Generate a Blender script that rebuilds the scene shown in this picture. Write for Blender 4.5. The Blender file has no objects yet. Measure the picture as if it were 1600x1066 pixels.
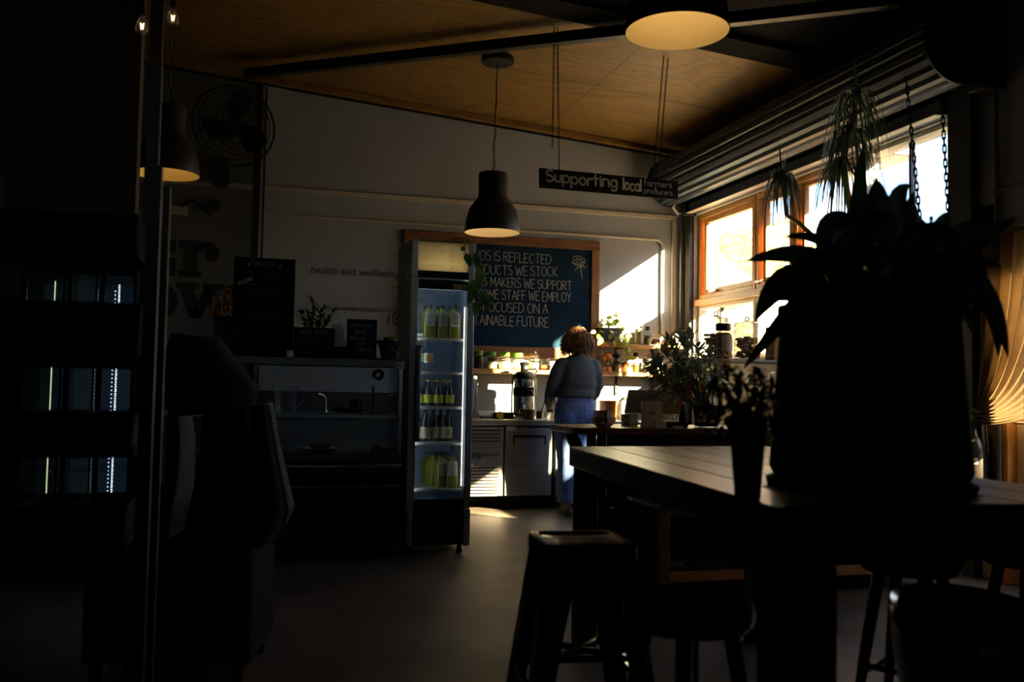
import bpy, bmesh, math, random
from mathutils import Vector, Matrix
random.seed(7)
R = math.radians
scene = bpy.context.scene
COL = scene.collection

# ------------------------------------------------------------------ camera
F_PX, CAM_H = 1450.0, 1.15
YAW, PITCH, ROLL = R(15.7), R(3.0), R(1.0)
_fw = Vector((math.sin(YAW)*math.cos(PITCH), math.cos(YAW)*math.cos(PITCH), math.sin(PITCH)))
_r0 = Vector((math.cos(YAW), -math.sin(YAW), 0)); _u0 = _r0.cross(_fw)
_R = math.cos(ROLL)*_r0 + math.sin(ROLL)*_u0
_U = -math.sin(ROLL)*_r0 + math.cos(ROLL)*_u0
CAM = Vector((0, 0, CAM_H))
cd = bpy.data.cameras.new('camera')
cd.sensor_width = 36.0; cd.lens = 36.0*F_PX/1600.0; cd.clip_start = 0.05; cd.clip_end = 300
cd.dof.use_dof = True; cd.dof.focus_distance = 8.0; cd.dof.aperture_fstop = 2.8
cam = bpy.data.objects.new('camera', cd); COL.objects.link(cam)
m = Matrix((( _R.x, _U.x, -_fw.x, 0), (_R.y, _U.y, -_fw.y, 0), (_R.z, _U.z, -_fw.z, CAM_H), (0, 0, 0, 1)))
cam.matrix_world = m
scene.camera = cam

# ------------------------------------------------------------------ world, sun, exposure
SUN_DIR = Vector((-1.0, 1.2, -0.678)).normalized()
world = bpy.data.worlds.new('sky'); scene.world = world; world.use_nodes = True
nt = world.node_tree; bg = nt.nodes['Background']
sky = nt.nodes.new('ShaderNodeTexSky'); sky.sky_type = 'NISHITA'; sky.sun_disc = False
sky.sun_elevation = math.asin(-SUN_DIR.z); sky.sun_rotation = math.atan2(-SUN_DIR.x, -SUN_DIR.y)
sky.air_density = 1.0; sky.ozone_density = 4.0; sky.dust_density = 1.2
nt.links.new(sky.outputs[0], bg.inputs[0]); bg.inputs[1].default_value = 0.7
sl = bpy.data.lights.new('sun', 'SUN'); sl.energy = 125.0; sl.angle = R(0.9); sl.color = (1.0, 0.72, 0.36)
sun = bpy.data.objects.new('sun', sl); COL.objects.link(sun)
sun.rotation_euler = (-SUN_DIR).to_track_quat('Z', 'Y').to_euler(); sun.location = (8, 0, 8)
scene.view_settings.view_transform = 'Standard'; scene.view_settings.look = 'None'
scene.view_settings.exposure = 0.42; scene.view_settings.gamma = 1.0; scene.view_settings.use_curve_mapping = False
scene.cycles.use_denoising = True
scene.cycles.max_bounces = 10; scene.cycles.diffuse_bounces = 4; scene.cycles.transparent_max_bounces = 24
scene.cycles.sample_clamp_indirect = 14.0; scene.cycles.caustics_reflective = False; scene.cycles.caustics_refractive = False

# ------------------------------------------------------------------ from photograph rays to places in the room
def ray(x, y): return _fw + _R*((x-800)/F_PX) - _U*((y-533)/F_PX)
def aty(x, y, Y): d = ray(x, y); return CAM + d*(Y/d.y)
def atx(x, y, X): d = ray(x, y); return CAM + d*(X/d.x)
def atz(x, y, Z): d = ray(x, y); return CAM + d*((Z-CAM_H)/d.z)
def atd(x, y, D): return CAM + ray(x, y)*D
WY = 9.314      # back wall
XR = 4.572      # right wall
XL = -3.6
def ceil_z(X): return 4.146 - 0.08*(X-0.257)
def atceil(x, y, off=0.0):
    d = ray(x, y); t = (4.146+0.08*0.257+off-CAM_H)/(d.z+0.08*d.x); return CAM + d*t

# ------------------------------------------------------------------ materials
MATS = {}
def _new(name):
    mt = bpy.data.materials.new(name); mt.use_nodes = True; MATS[name] = mt
    return mt, mt.node_tree, mt.node_tree.nodes['Principled BSDF']
def mat(name, col, rough=0.6, metal=0.0, var=0.12, scale=9.0, bump=0.0, bscale=None, spec=0.5, stretch=None, col2=None, coat=0.0):
    mt, t, b = _new(name)
    tc = t.nodes.new('ShaderNodeTexCoord'); mp = t.nodes.new('ShaderNodeMapping')
    if stretch: mp.inputs['Scale'].default_value = stretch
    t.links.new(tc.outputs['Object'], mp.inputs['Vector'])
    nz = t.nodes.new('ShaderNodeTexNoise'); nz.inputs['Scale'].default_value = scale; nz.inputs['Detail'].default_value = 5
    t.links.new(mp.outputs[0], nz.inputs['Vector'])
    rp = t.nodes.new('ShaderNodeValToRGB')
    c1 = [max(0, c*(1-var)) for c in col]; c2 = [c*(1+var) for c in col] if col2 is None else list(col2)
    rp.color_ramp.elements[0].position = 0.32; rp.color_ramp.elements[1].position = 0.68
    rp.color_ramp.elements[0].color = (*c1, 1); rp.color_ramp.elements[1].color = (*c2, 1)
    t.links.new(nz.outputs['Fac'], rp.inputs['Fac']); t.links.new(rp.outputs['Color'], b.inputs['Base Color'])
    b.inputs['Roughness'].default_value = rough; b.inputs['Metallic'].default_value = metal
    b.inputs['Specular IOR Level'].default_value = spec
    if coat: b.inputs['Coat Weight'].default_value = coat
    if bump:
        n2 = t.nodes.new('ShaderNodeTexNoise'); n2.inputs['Scale'].default_value = bscale or scale*3; n2.inputs['Detail'].default_value = 4
        t.links.new(mp.outputs[0], n2.inputs['Vector'])
        bp = t.nodes.new('ShaderNodeBump'); bp.inputs['Strength'].default_value = bump; bp.inputs['Distance'].default_value = 0.01
        t.links.new(n2.outputs['Fac'], bp.inputs['Height']); t.links.new(bp.outputs[0], b.inputs['Normal'])
    return mt
def wood(name, dark, light, axis='X', scale=3.0, rough=0.5, bump=0.15, knots=False, ring=6.0, along=0.12, fine=1.0):
    mt, t, b = _new(name)
    tc = t.nodes.new('ShaderNodeTexCoord'); mp = t.nodes.new('ShaderNodeMapping')
    s = {'X': (along, 1, 1), 'Y': (1, along, 1), 'Z': (1, 1, along)}[axis]
    mp.inputs['Scale'].default_value = s; t.links.new(tc.outputs['Object'], mp.inputs['Vector'])
    n1 = t.nodes.new('ShaderNodeTexNoise'); n1.inputs['Scale'].default_value = scale; n1.inputs['Detail'].default_value = 3; n1.inputs['Distortion'].default_value = 0.6
    t.links.new(mp.outputs[0], n1.inputs['Vector'])
    ml = t.nodes.new('ShaderNodeMath'); ml.operation = 'MULTIPLY'; ml.inputs[1].default_value = ring
    t.links.new(n1.outputs['Fac'], ml.inputs[0])
    fr = t.nodes.new('ShaderNodeMath'); fr.operation = 'PINGPONG'; fr.inputs[1].default_value = 0.5
    t.links.new(ml.outputs[0], fr.inputs[0])
    n2 = t.nodes.new('ShaderNodeTexNoise'); n2.inputs['Scale'].default_value = scale*14; n2.inputs['Detail'].default_value = 4
    t.links.new(mp.outputs[0], n2.inputs['Vector'])
    ad = t.nodes.new('ShaderNodeMath'); ad.operation = 'ADD'
    fm = t.nodes.new('ShaderNodeMath'); fm.operation = 'MULTIPLY_ADD'; fm.inputs[1].default_value = fine; fm.inputs[2].default_value = .5*(1-fine)
    t.links.new(n2.outputs['Fac'], fm.inputs[0]); t.links.new(fr.outputs[0], ad.inputs[0]); t.links.new(fm.outputs[0], ad.inputs[1])
    rp = t.nodes.new('ShaderNodeValToRGB'); rp.color_ramp.elements[0].position = 0.35; rp.color_ramp.elements[1].position = 0.95
    rp.color_ramp.elements[0].color = (*dark, 1); rp.color_ramp.elements[1].color = (*light, 1)
    t.links.new(ad.outputs[0], rp.inputs['Fac']); src = rp.outputs['Color']
    if knots:
        vo = t.nodes.new('ShaderNodeTexVoronoi'); vo.inputs['Scale'].default_value = 3.2
        mk = t.nodes.new('ShaderNodeMapping'); mk.inputs['Scale'].default_value = (0.6, 1.3, 1) if axis == 'X' else (1.3, 0.6, 1)
        t.links.new(tc.outputs['Object'], mk.inputs['Vector']); t.links.new(mk.outputs[0], vo.inputs['Vector'])
        kr = t.nodes.new('ShaderNodeValToRGB'); kr.color_ramp.elements[0].position = 0.03; kr.color_ramp.elements[1].position = 0.085
        kr.color_ramp.elements[0].color = (0.35, 0.25, 0.2, 1); kr.color_ramp.elements[1].color = (1, 1, 1, 1)
        t.links.new(vo.outputs['Distance'], kr.inputs['Fac'])
        mx = t.nodes.new('ShaderNodeMix'); mx.data_type = 'RGBA'; mx.blend_type = 'MULTIPLY'; mx.inputs['Factor'].default_value = 1
        t.links.new(src, mx.inputs[6]); t.links.new(kr.outputs['Color'], mx.inputs[7]); src = mx.outputs[2]
    t.links.new(src, b.inputs['Base Color']); b.inputs['Roughness'].default_value = rough
    if bump:
        bp = t.nodes.new('ShaderNodeBump'); bp.inputs['Strength'].default_value = bump; bp.inputs['Distance'].default_value = 0.005
        t.links.new(ad.outputs[0], bp.inputs['Height']); t.links.new(bp.outputs[0], b.inputs['Normal'])
    return mt
def glass(name, tint=(0.95, 0.97, 0.96), ior=1.45, haze=0.0, edge=0.45):
    mt = bpy.data.materials.new(name); mt.use_nodes = True; MATS[name] = mt; t = mt.node_tree; t.nodes.clear()
    out = t.nodes.new('ShaderNodeOutputMaterial'); mx = t.nodes.new('ShaderNodeMixShader')
    lw = t.nodes.new('ShaderNodeLayerWeight'); lw.inputs[0].default_value = 0.5
    pw = t.nodes.new('ShaderNodeMath'); pw.operation = 'POWER'; pw.inputs[1].default_value = 5.0; t.links.new(lw.outputs['Facing'], pw.inputs[0])
    fr = t.nodes.new('ShaderNodeMath'); fr.operation = 'MULTIPLY_ADD'; r0 = ((ior-1)/(ior+1))**2; fr.inputs[1].default_value = 1-r0; fr.inputs[2].default_value = r0
    t.links.new(pw.outputs[0], fr.inputs[0])
    tr = t.nodes.new('ShaderNodeBsdfTransparent'); tr.inputs[0].default_value = (*tint, 1)
    gl = t.nodes.new('ShaderNodeBsdfGlossy'); gl.inputs['Roughness'].default_value = 0.03; gl.inputs[0].default_value = (0.9, 0.92, 0.95, 1)
    rm = t.nodes.new('ShaderNodeValToRGB'); rm.color_ramp.elements[0].position = 0.45; rm.color_ramp.elements[0].color = (*tint, 1); rm.color_ramp.elements[1].position = 1.0; rm.color_ramp.elements[1].color = (*[c*edge for c in tint], 1)
    t.links.new(lw.outputs['Facing'], rm.inputs['Fac']); t.links.new(rm.outputs['Color'], tr.inputs[0])
    t.links.new(fr.outputs[0], mx.inputs[0]); t.links.new(tr.outputs[0], mx.inputs[1]); t.links.new(gl.outputs[0], mx.inputs[2])
    last = mx.outputs[0]
    if haze:
        df = t.nodes.new('ShaderNodeBsdfTranslucent'); df.inputs[0].default_value = (0.8, 0.8, 0.8, 1)
        nz = t.nodes.new('ShaderNodeTexNoise'); nz.inputs['Scale'].default_value = 6
        mu = t.nodes.new('ShaderNodeMath'); mu.operation = 'MULTIPLY'; mu.inputs[1].default_value = haze*2; t.links.new(nz.outputs['Fac'], mu.inputs[0])
        m2 = t.nodes.new('ShaderNodeMixShader'); t.links.new(mu.outputs[0], m2.inputs[0])
        t.links.new(last, m2.inputs[1]); t.links.new(df.outputs[0], m2.inputs[2]); last = m2.outputs[0]
    t.links.new(last, out.inputs[0]); return mt
def emit(name, col, strength):
    mt, t, b = _new(name)
    b.inputs['Base Color'].default_value = (*[min(1, c) for c in col], 1); b.inputs['Emission Color'].default_value = (*col, 1)
    b.inputs['Emission Strength'].default_value = strength; return mt
def leafmat(name, col, col2=None, rough=0.45, trans=0.35, scale=14):
    mt = mat(name, col, rough, var=0.3, scale=scale, col2=col2); t = mt.node_tree; b = t.nodes['Principled BSDF']
    out = [n for n in t.nodes if n.type == 'OUTPUT_MATERIAL'][0]
    tl = t.nodes.new('ShaderNodeBsdfTranslucent'); mx = t.nodes.new('ShaderNodeMixShader'); mx.inputs[0].default_value = trans
    t.links.new(b.inputs['Base Color'].links[0].from_socket, tl.inputs[0])
    t.links.new(b.outputs[0], mx.inputs[1]); t.links.new(tl.outputs[0], mx.inputs[2]); t.links.new(mx.outputs[0], out.inputs[0])
    return mt

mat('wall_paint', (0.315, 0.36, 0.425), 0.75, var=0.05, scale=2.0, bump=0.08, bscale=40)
mat('wall_grey', (0.13, 0.145, 0.17), 0.8, var=0.05, scale=2.0, bump=0.06)  # darkened wall colour for the dim left of the back wall; conduit shares it
mat('wall_side', (0.40, 0.39, 0.37), 0.8, var=0.08, scale=2.0, bump=0.05)
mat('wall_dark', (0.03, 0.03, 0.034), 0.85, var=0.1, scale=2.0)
mat('conduit', (0.45, 0.42, 0.38), 0.5, var=0.06)
mat('galv', (0.30, 0.31, 0.33), 0.4, metal=0.8, var=0.15)
mat('concrete', (0.055, 0.048, 0.041), 0.5, var=0.35, scale=1.6, bump=0.06, bscale=30, col2=(0.115, 0.10, 0.084))
wood('plywood', (0.15, 0.085, 0.018), (0.26, 0.15, 0.034), 'X', 1.5, 0.55, 0.03, knots=True, ring=16, along=0.30, fine=0.35)
mat('black_paint', (0.008, 0.008, 0.009), 0.5, var=0.2, spec=0.3)
mat('black_matte', (0.006, 0.006, 0.007), 0.9, var=0.2, spec=0.1)
mat('black_gloss', (0.008, 0.009, 0.011), 0.14, var=0.2, spec=0.4)
mat('steel_beam', (0.02, 0.022, 0.026), 0.45, metal=0.3, var=0.2)
mat('shutter', (0.038, 0.052, 0.070), 0.42, metal=0.5, var=0.12, scale=5)
mat('shutter_rail', (0.075, 0.09, 0.105), 0.5, metal=0.3, var=0.12)
wood('win_timber', (0.38, 0.17, 0.03), (0.62, 0.31, 0.08), 'Z', 4, 0.4, 0.08)
wood('win_timber_y', (0.38, 0.17, 0.03), (0.62, 0.31, 0.08), 'Y', 4, 0.4, 0.08)
mat('white_paint', (0.62, 0.58, 0.52), 0.5, var=0.06)
glass('pane', (0.97, 0.98, 0.98), 1.4, haze=0.03, edge=1.0)
glass('glass', (0.90, 0.91, 0.89), 1.5, haze=.02, edge=.35)
glass('jar_glass', (0.86, 0.86, 0.82), 1.6, haze=.16, edge=.25)
glass('glass_blue', (0.80, 0.87, 0.92), 1.45, haze=0.01, edge=.8)
glass('plastic_clear', (0.82, 0.86, 0.88), 1.4, haze=0.12)
wood('board_frame', (0.075, 0.026, 0.007), (0.19, 0.078, 0.018), 'X', 3.5, 0.5, 0.1)
wood('board_frame_z', (0.13, 0.05, 0.010), (0.30, 0.135, 0.028), 'Z', 3.5, 0.5, 0.1)  # lighter copy of the frame wood, sun on the stiles put into the colour
mat('chalkboard', (0.006, 0.022, 0.050), 0.8, var=0.35, scale=3.0, spec=0.08)
mat('chalk', (0.42, 0.42, 0.39), 0.95, var=0.15, scale=60)
mat('chalk_dim', (0.30, 0.34, 0.37), 0.95, var=0.3, scale=60)
wood('shelf_wood', (0.28, 0.13, 0.03), (0.55, 0.29, 0.08), 'X', 4, 0.45, 0.08)
mat('stainless', (0.42, 0.42, 0.42), 0.36, metal=0.85, var=0.12, scale=3, stretch=(0.3, 1, 6))
mat('stainless_dark', (0.09, 0.11, 0.135), 0.45, metal=0.4, var=0.15)
mat('steel_bright', (0.62, 0.62, 0.62), 0.22, metal=1.0, var=0.08)
mat('fridge_frame', (0.46, 0.54, 0.64), 0.45, metal=0.0, var=0.06)
mat('fridge_inner', (0.28, 0.44, 0.60), 0.5, var=0.04)
mat('wire_white', (0.6, 0.6, 0.58), 0.4, var=0.05)
mat('plastic_white', (0.6, 0.58, 0.55), 0.4, var=0.05)
mat('paper', (0.62, 0.60, 0.55), 0.8, var=0.06)
mat('kraft', (0.44, 0.30, 0.17), 0.8, var=0.12)
mat('juice_green', (0.24, 0.24, 0.015), 0.3, var=0.12, scale=12, coat=0.4)
mat('bottle_dark', (0.006, 0.010, 0.012), 0.15, var=0.2, coat=0.4)
mat('bottle_blue', (0.010, 0.02, 0.05), 0.15, var=0.2, coat=0.4)
mat('label_yellow', (0.55, 0.58, 0.03), 0.6, var=0.06)
mat('label_cream', (0.45, 0.40, 0.26), 0.7, var=0.06)
mat('label_lime', (0.35, 0.62, 0.05), 0.6, var=0.06)
mat('label_orange', (0.55, 0.26, 0.03), 0.6, var=0.06)
mat('cap_yellow', (0.55, 0.45, 0.05), 0.5, var=0.05)
mat('cap_green', (0.12, 0.42, 0.03), 0.45, var=0.05)
mat('ink', (0.012, 0.014, 0.02), 0.7, var=0.1)
mat('ink_blue', (0.03, 0.045, 0.08), 0.7, var=0.1)
wood('table_wood', (0.014, 0.008, 0.004), (0.042, 0.024, 0.012), 'X', 3, 0.28, 0.12, ring=5)
wood('leg_wood', (0.022, 0.012, 0.006), (0.06, 0.034, 0.017), 'Z', 4, 0.6, 0.1)
wood('pos_wood', (0.07, 0.038, 0.015), (0.17, 0.095, 0.04), 'X', 4, 0.35, 0.1)
mat('denim', (0.06, 0.13, 0.38), 0.85, var=0.28, scale=14, bump=0.3, bscale=240)
mat('denim_seam', (0.10, 0.12, 0.24), 0.85, var=0.2)
mat('sweater', (0.050, 0.064, 0.088), 0.9, var=0.1, scale=30, bump=0.35, bscale=160)
mat('skin', (0.42, 0.22, 0.14), 0.55, var=0.06)
mat('hair', (0.055, 0.022, 0.008), 0.4, var=0.4, scale=45, col2=(0.24, 0.105, 0.03))
mat('shoe', (0.012, 0.012, 0.013), 0.6)
mat('ceramic', (0.70, 0.64, 0.58), 0.35, var=0.05)
mat('ceramic_white', (0.6, 0.57, 0.52), 0.3, var=0.05)
mat('amber', (0.50, 0.17, 0.015), 0.35, var=0.3, scale=20)
mat('juice_orange', (0.30, 0.085, 0.008), 0.4, var=0.2)
mat('orange_peel', (0.62, 0.28, 0.02), 0.5, var=0.15, scale=40, bump=0.2)
mat('orange_flesh', (0.70, 0.42, 0.05), 0.4, var=0.2, scale=30)
mat('mat_green', (0.20, 0.50, 0.36), 0.6)
mat('juicer_teal', (0.02, 0.085, 0.06), 0.35)
mat('flour', (0.62, 0.57, 0.46), 0.9, var=0.08, scale=30)
mat('grain', (0.30, 0.24, 0.17), 0.9, var=0.3, scale=90, bump=0.3)
mat('grain_dark', (0.055, 0.045, 0.035), 0.9, var=0.4, scale=90, bump=0.3)
mat('spice', (0.34, 0.09, 0.025), 0.9, var=0.3, scale=60)
mat('herb', (0.20, 0.19, 0.035), 0.9, var=0.35, scale=60)
mat('cookie', (0.48, 0.27, 0.13), 0.85, var=0.35, scale=24, bump=0.4)
mat('monitor', (0.19, 0.185, 0.195), 0.45, var=0.08)
mat('tablet', (0.52, 0.48, 0.44), 0.5, var=0.04)
mat('pot_blue', (0.018, 0.026, 0.04), 0.45, var=0.1)
mat('terracotta', (0.22, 0.11, 0.05), 0.8)
mat('soil', (0.02, 0.014, 0.01), 0.95, var=0.3, bump=0.4)
leafmat('leaf_pothos', (0.12, 0.20, 0.02), (0.34, 0.38, 0.06))
leafmat('leaf_green', (0.02, 0.075, 0.02), (0.05, 0.13, 0.03))
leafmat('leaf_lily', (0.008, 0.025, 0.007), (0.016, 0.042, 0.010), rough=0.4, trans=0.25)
leafmat('leaf_spider', (0.035, 0.07, 0.05), (0.06, 0.11, 0.085), trans=0.3)
leafmat('leaf_banksia', (0.24, 0.29, 0.16), (0.36, 0.40, 0.24), trans=0.2)
leafmat('leaf_yellow', (0.32, 0.18, 0.01), (0.42, 0.26, 0.02), trans=0.2)
mat('flower_orange', (0.42, 0.16, 0.01), 0.8, var=0.3, scale=40)
mat('flower_yellow', (0.50, 0.30, 0.02), 0.8, var=0.3, scale=40)
mat('stem', (0.06, 0.08, 0.02), 0.7)
wood('crate_wood', (0.26, 0.13, 0.045), (0.55, 0.30, 0.12), 'X', 4, 0.6, 0.15)
mat('peel_wood', (0.42, 0.22, 0.09), 0.6, var=0.1, scale=9, col2=(0.05, 0.07, 0.09), bump=0.2)
mat('magazine', (0.20, 0.22, 0.26), 0.5, var=0.6, scale=18)
mat('coat_blue', (0.011, 0.017, 0.034), 0.85, var=0.2, bump=0.3)
mat('coat_lining', (0.05, 0.065, 0.10), 0.8, var=0.15)
leafmat('curtain', (0.20, 0.145, 0.08), (0.26, 0.19, 0.11), rough=0.9, trans=0.35, scale=3)
mat('extinguisher', (0.02, 0.018, 0.018), 0.3, var=0.1, coat=0.4)
mat('sign_red', (0.25, 0.03, 0.02), 0.6)
mat('sign_cream', (0.32, 0.25, 0.15), 0.7)
mat('green_tag', (0.03, 0.30, 0.06), 0.6)
mat('lamp_black', (0.006, 0.008, 0.011), 0.5, var=0.15, spec=0.4)
mat('lamp_inner', (0.72, 0.60, 0.38), 0.55, var=0.03)
emit('bulb', (1.0, 0.72, 0.32), 2.0)
emit('led', (1.0, 0.93, 0.86), 6.0)
emit('filament', (1.0, 0.62, 0.28), 14.0)
mat('hedge', (0.20, 0.20, 0.03), 0.8, var=0.4, scale=5, col2=(0.36, 0.30, 0.07))
mat('brick_wall', (0.16, 0.075, 0.05), 0.9, var=0.2, scale=30)
mat('outside_ground', (0.30, 0.27, 0.20), 0.9, var=0.15, scale=0.6)
mat('shed_white', (0.72, 0.70, 0.64), 0.7, var=0.05)

# ------------------------------------------------------------------ geometry helpers
class MB:
    def __init__(s): s.v = []; s.f = []
    def add(s, vs, fs, M=None):
        o = len(s.v)
        s.v += [tuple(M @ Vector(p)) for p in vs] if M is not None else [tuple(p) for p in vs]
        s.f += [tuple(i+o for i in f) for f in fs]; return s
    def box(s, x0, x1, y0, y1, z0, z1, M=None):
        vs = [(x, y, z) for z in (z0, z1) for y in (y0, y1) for x in (x0, x1)]
        return s.add(vs, [(0, 2, 3, 1), (4, 5, 7, 6), (0, 1, 5, 4), (2, 6, 7, 3), (0, 4, 6, 2), (1, 3, 7, 5)], M)
    def bar(s, a, b, w, h=None, up=(0, 0, 1)):
        a = Vector(a); b = Vector(b); h = h or w; d = (b-a); L = d.length; d = d.normalized()
        u = Vector(up); sx = d.cross(u)
        if sx.length < 1e-4: sx = d.cross(Vector((1, 0, 0)))
        sx.normalize(); uu = sx.cross(d)
        M = Matrix((( d.x, sx.x, uu.x, a.x), (d.y, sx.y, uu.y, a.y), (d.z, sx.z, uu.z, a.z), (0, 0, 0, 1)))
        return s.box(0, L, -w/2, w/2, -h/2, h/2, M)
    def loft(s, rings, cap0=True, cap1=True, closed=True):
        o = len(s.v); n = len(rings[0])
        for r in rings: s.v += [tuple(p) for p in r]
        for i in range(len(rings)-1):
            for j in range(n if closed else n-1):
                k = (j+1) % n; a = o+i*n
                s.f.append((a+j, a+k, a+n+k, a+n+j))
        if cap0: s.f.append(tuple(o+j for j in reversed(range(n))))
        if cap1: s.f.append(tuple(o+(len(rings)-1)*n+j for j in range(n)))
        return s
    def lathe(s, prof, n=20, c=(0, 0, 0), M=None, cap0=True, cap1=True, sx=1, sy=1):
        rings = []
        for r, z in prof:
            ring = [Vector((c[0]+r*sx*math.cos(2*math.pi*j/n), c[1]+r*sy*math.sin(2*math.pi*j/n), c[2]+z)) for j in range(n)]
            if M is not None: ring = [M @ p for p in ring]
            rings.append(ring)
        return s.loft(rings, cap0 and prof[0][0] > 1e-5 or cap0, cap1)
    def tube(s, pts, r, n=8, caps=True):
        pts = [Vector(p) for p in pts]; rings = []; prev = None
        for i, p in enumerate(pts):
            d = (pts[min(i+1, len(pts)-1)]-pts[max(i-1, 0)]).normalized()
            if prev is None:
                a = d.cross(Vector((0, 0, 1)))
                if a.length < 0.1: a = d.cross(Vector((1, 0, 0)))
                a.normalize()
            else:
                a = prev - d*prev.dot(d)
                if a.length < 1e-5: a = d.cross(Vector((0, 1, 0)))
                a.normalize()
            prev = a; b = d.cross(a); rr = r[i] if isinstance(r, (list, tuple)) else r
            rings.append([p + a*(rr*math.cos(2*math.pi*j/n)) + b*(rr*math.sin(2*math.pi*j/n)) for j in range(n)])
        return s.loft(rings, caps, caps)
    def prism(s, poly, a0, a1, plane='xy'):
        n = len(poly)
        f = {'xy': lambda p, t: (p[0], p[1], t), 'xz': lambda p, t: (p[0], t, p[1]), 'yz': lambda p, t: (t, p[0], p[1])}[plane]
        vs = [f(p, a0) for p in poly] + [f(p, a1) for p in poly]
        fs = [tuple(range(n)), tuple(range(2*n-1, n-1, -1))] + [(i, i+n, (i+1) % n+n, (i+1) % n) for i in range(n)]
        return s.add(vs, fs)
    def ell(s, c, r, nu=14, nv=9, M=None):
        c = Vector(c); r = (r, r, r) if not isinstance(r, (tuple, list)) else r
        prof = [(math.sin(math.pi*i/nv), -math.cos(math.pi*i/nv)) for i in range(nv+1)]
        rings = []
        for a, z in prof:
            a = max(a, 1e-4)
            ring = [Vector((r[0]*a*math.cos(2*math.pi*j/nu), r[1]*a*math.sin(2*math.pi*j/nu), r[2]*z)) for j in range(nu)]
            rings.append([(M @ p if M is not None else p)+c for p in ring])
        return s.loft(rings)
    def mesh(s, name, sharp=38):
        me = bpy.data.meshes.new(name); me.from_pydata(s.v, [], s.f)
        bm = bmesh.new(); bm.from_mesh(me); bmesh.ops.recalc_face_normals(bm, faces=bm.faces); bm.to_mesh(me); bm.free()
        if sharp:
            me.polygons.foreach_set('use_smooth', [True]*len(me.polygons)); me.set_sharp_from_angle(angle=R(sharp))
        me.update(); return me
    def build(s, name, mt, parent=None, loc=(0, 0, 0), rot=(0, 0, 0), bev=0.0, sharp=38, seg=2):
        return put(name, s.mesh(name, sharp), mt, parent, loc, rot, bev, seg)
def put(name, me, mt, parent=None, loc=(0, 0, 0), rot=(0, 0, 0), bev=0.0, seg=2):
    if mt is not None and not me.materials: me.materials.append(MATS[mt])
    o = bpy.data.objects.new(name, me); COL.objects.link(o); o.location = loc; o.rotation_euler = rot
    if parent is not None: o.parent = parent
    if bev:
        b = o.modifiers.new('bevel', 'BEVEL'); b.width = bev; b.segments = seg; b.limit_method = 'ANGLE'; b.angle_limit = R(40)
    return o
def thing(name, label, cat, loc=(0, 0, 0), rotz=0.0, group=None):
    o = bpy.data.objects.new(name, None); COL.objects.link(o); o.location = loc; o.rotation_euler = (0, 0, rotz)
    o.empty_display_size = 0.1; return tag(o, label, cat, group)
def tag(o, label, cat, group=None):
    o['label'] = label; o['category'] = cat
    if group: o['group'] = group
    return o
def struct(o, label=None):
    o['kind'] = 'structure'
    if label: o['label'] = label
    return o
def dup(root, loc, rotz=None, label=None, group=None):
    r = root.copy(); COL.objects.link(r); r.location = loc
    if rotz is not None: r.rotation_euler = (0, 0, rotz)
    if label: r['label'] = label
    if group: r['group'] = group
    for ch in list(root.children):
        c = ch.copy(); COL.objects.link(c); c.parent = r
        for g in list(ch.children):
            d = g.copy(); COL.objects.link(d); d.parent = c
    return r
def B(x0, x1, y0, y1, z0, z1): return MB().box(x0, x1, y0, y1, z0, z1)
def rrect(x0, x1, y0, y1, r, n=5):
    pts = []
    for cx, cy, a in ((x1-r, y1-r, 0), (x0+r, y1-r, 90), (x0+r, y0+r, 180), (x1-r, y0+r, 270)):
        for i in range(n+1):
            t = R(a+90*i/n); pts.append((cx+r*math.cos(t), cy+r*math.sin(t)))
    return pts
def arc(cx, cy, rx, ry, a0, a1, n=10):
    return [(cx+rx*math.cos(R(a0+(a1-a0)*i/n)), cy+ry*math.sin(R(a0+(a1-a0)*i/n))) for i in range(n+1)]

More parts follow.
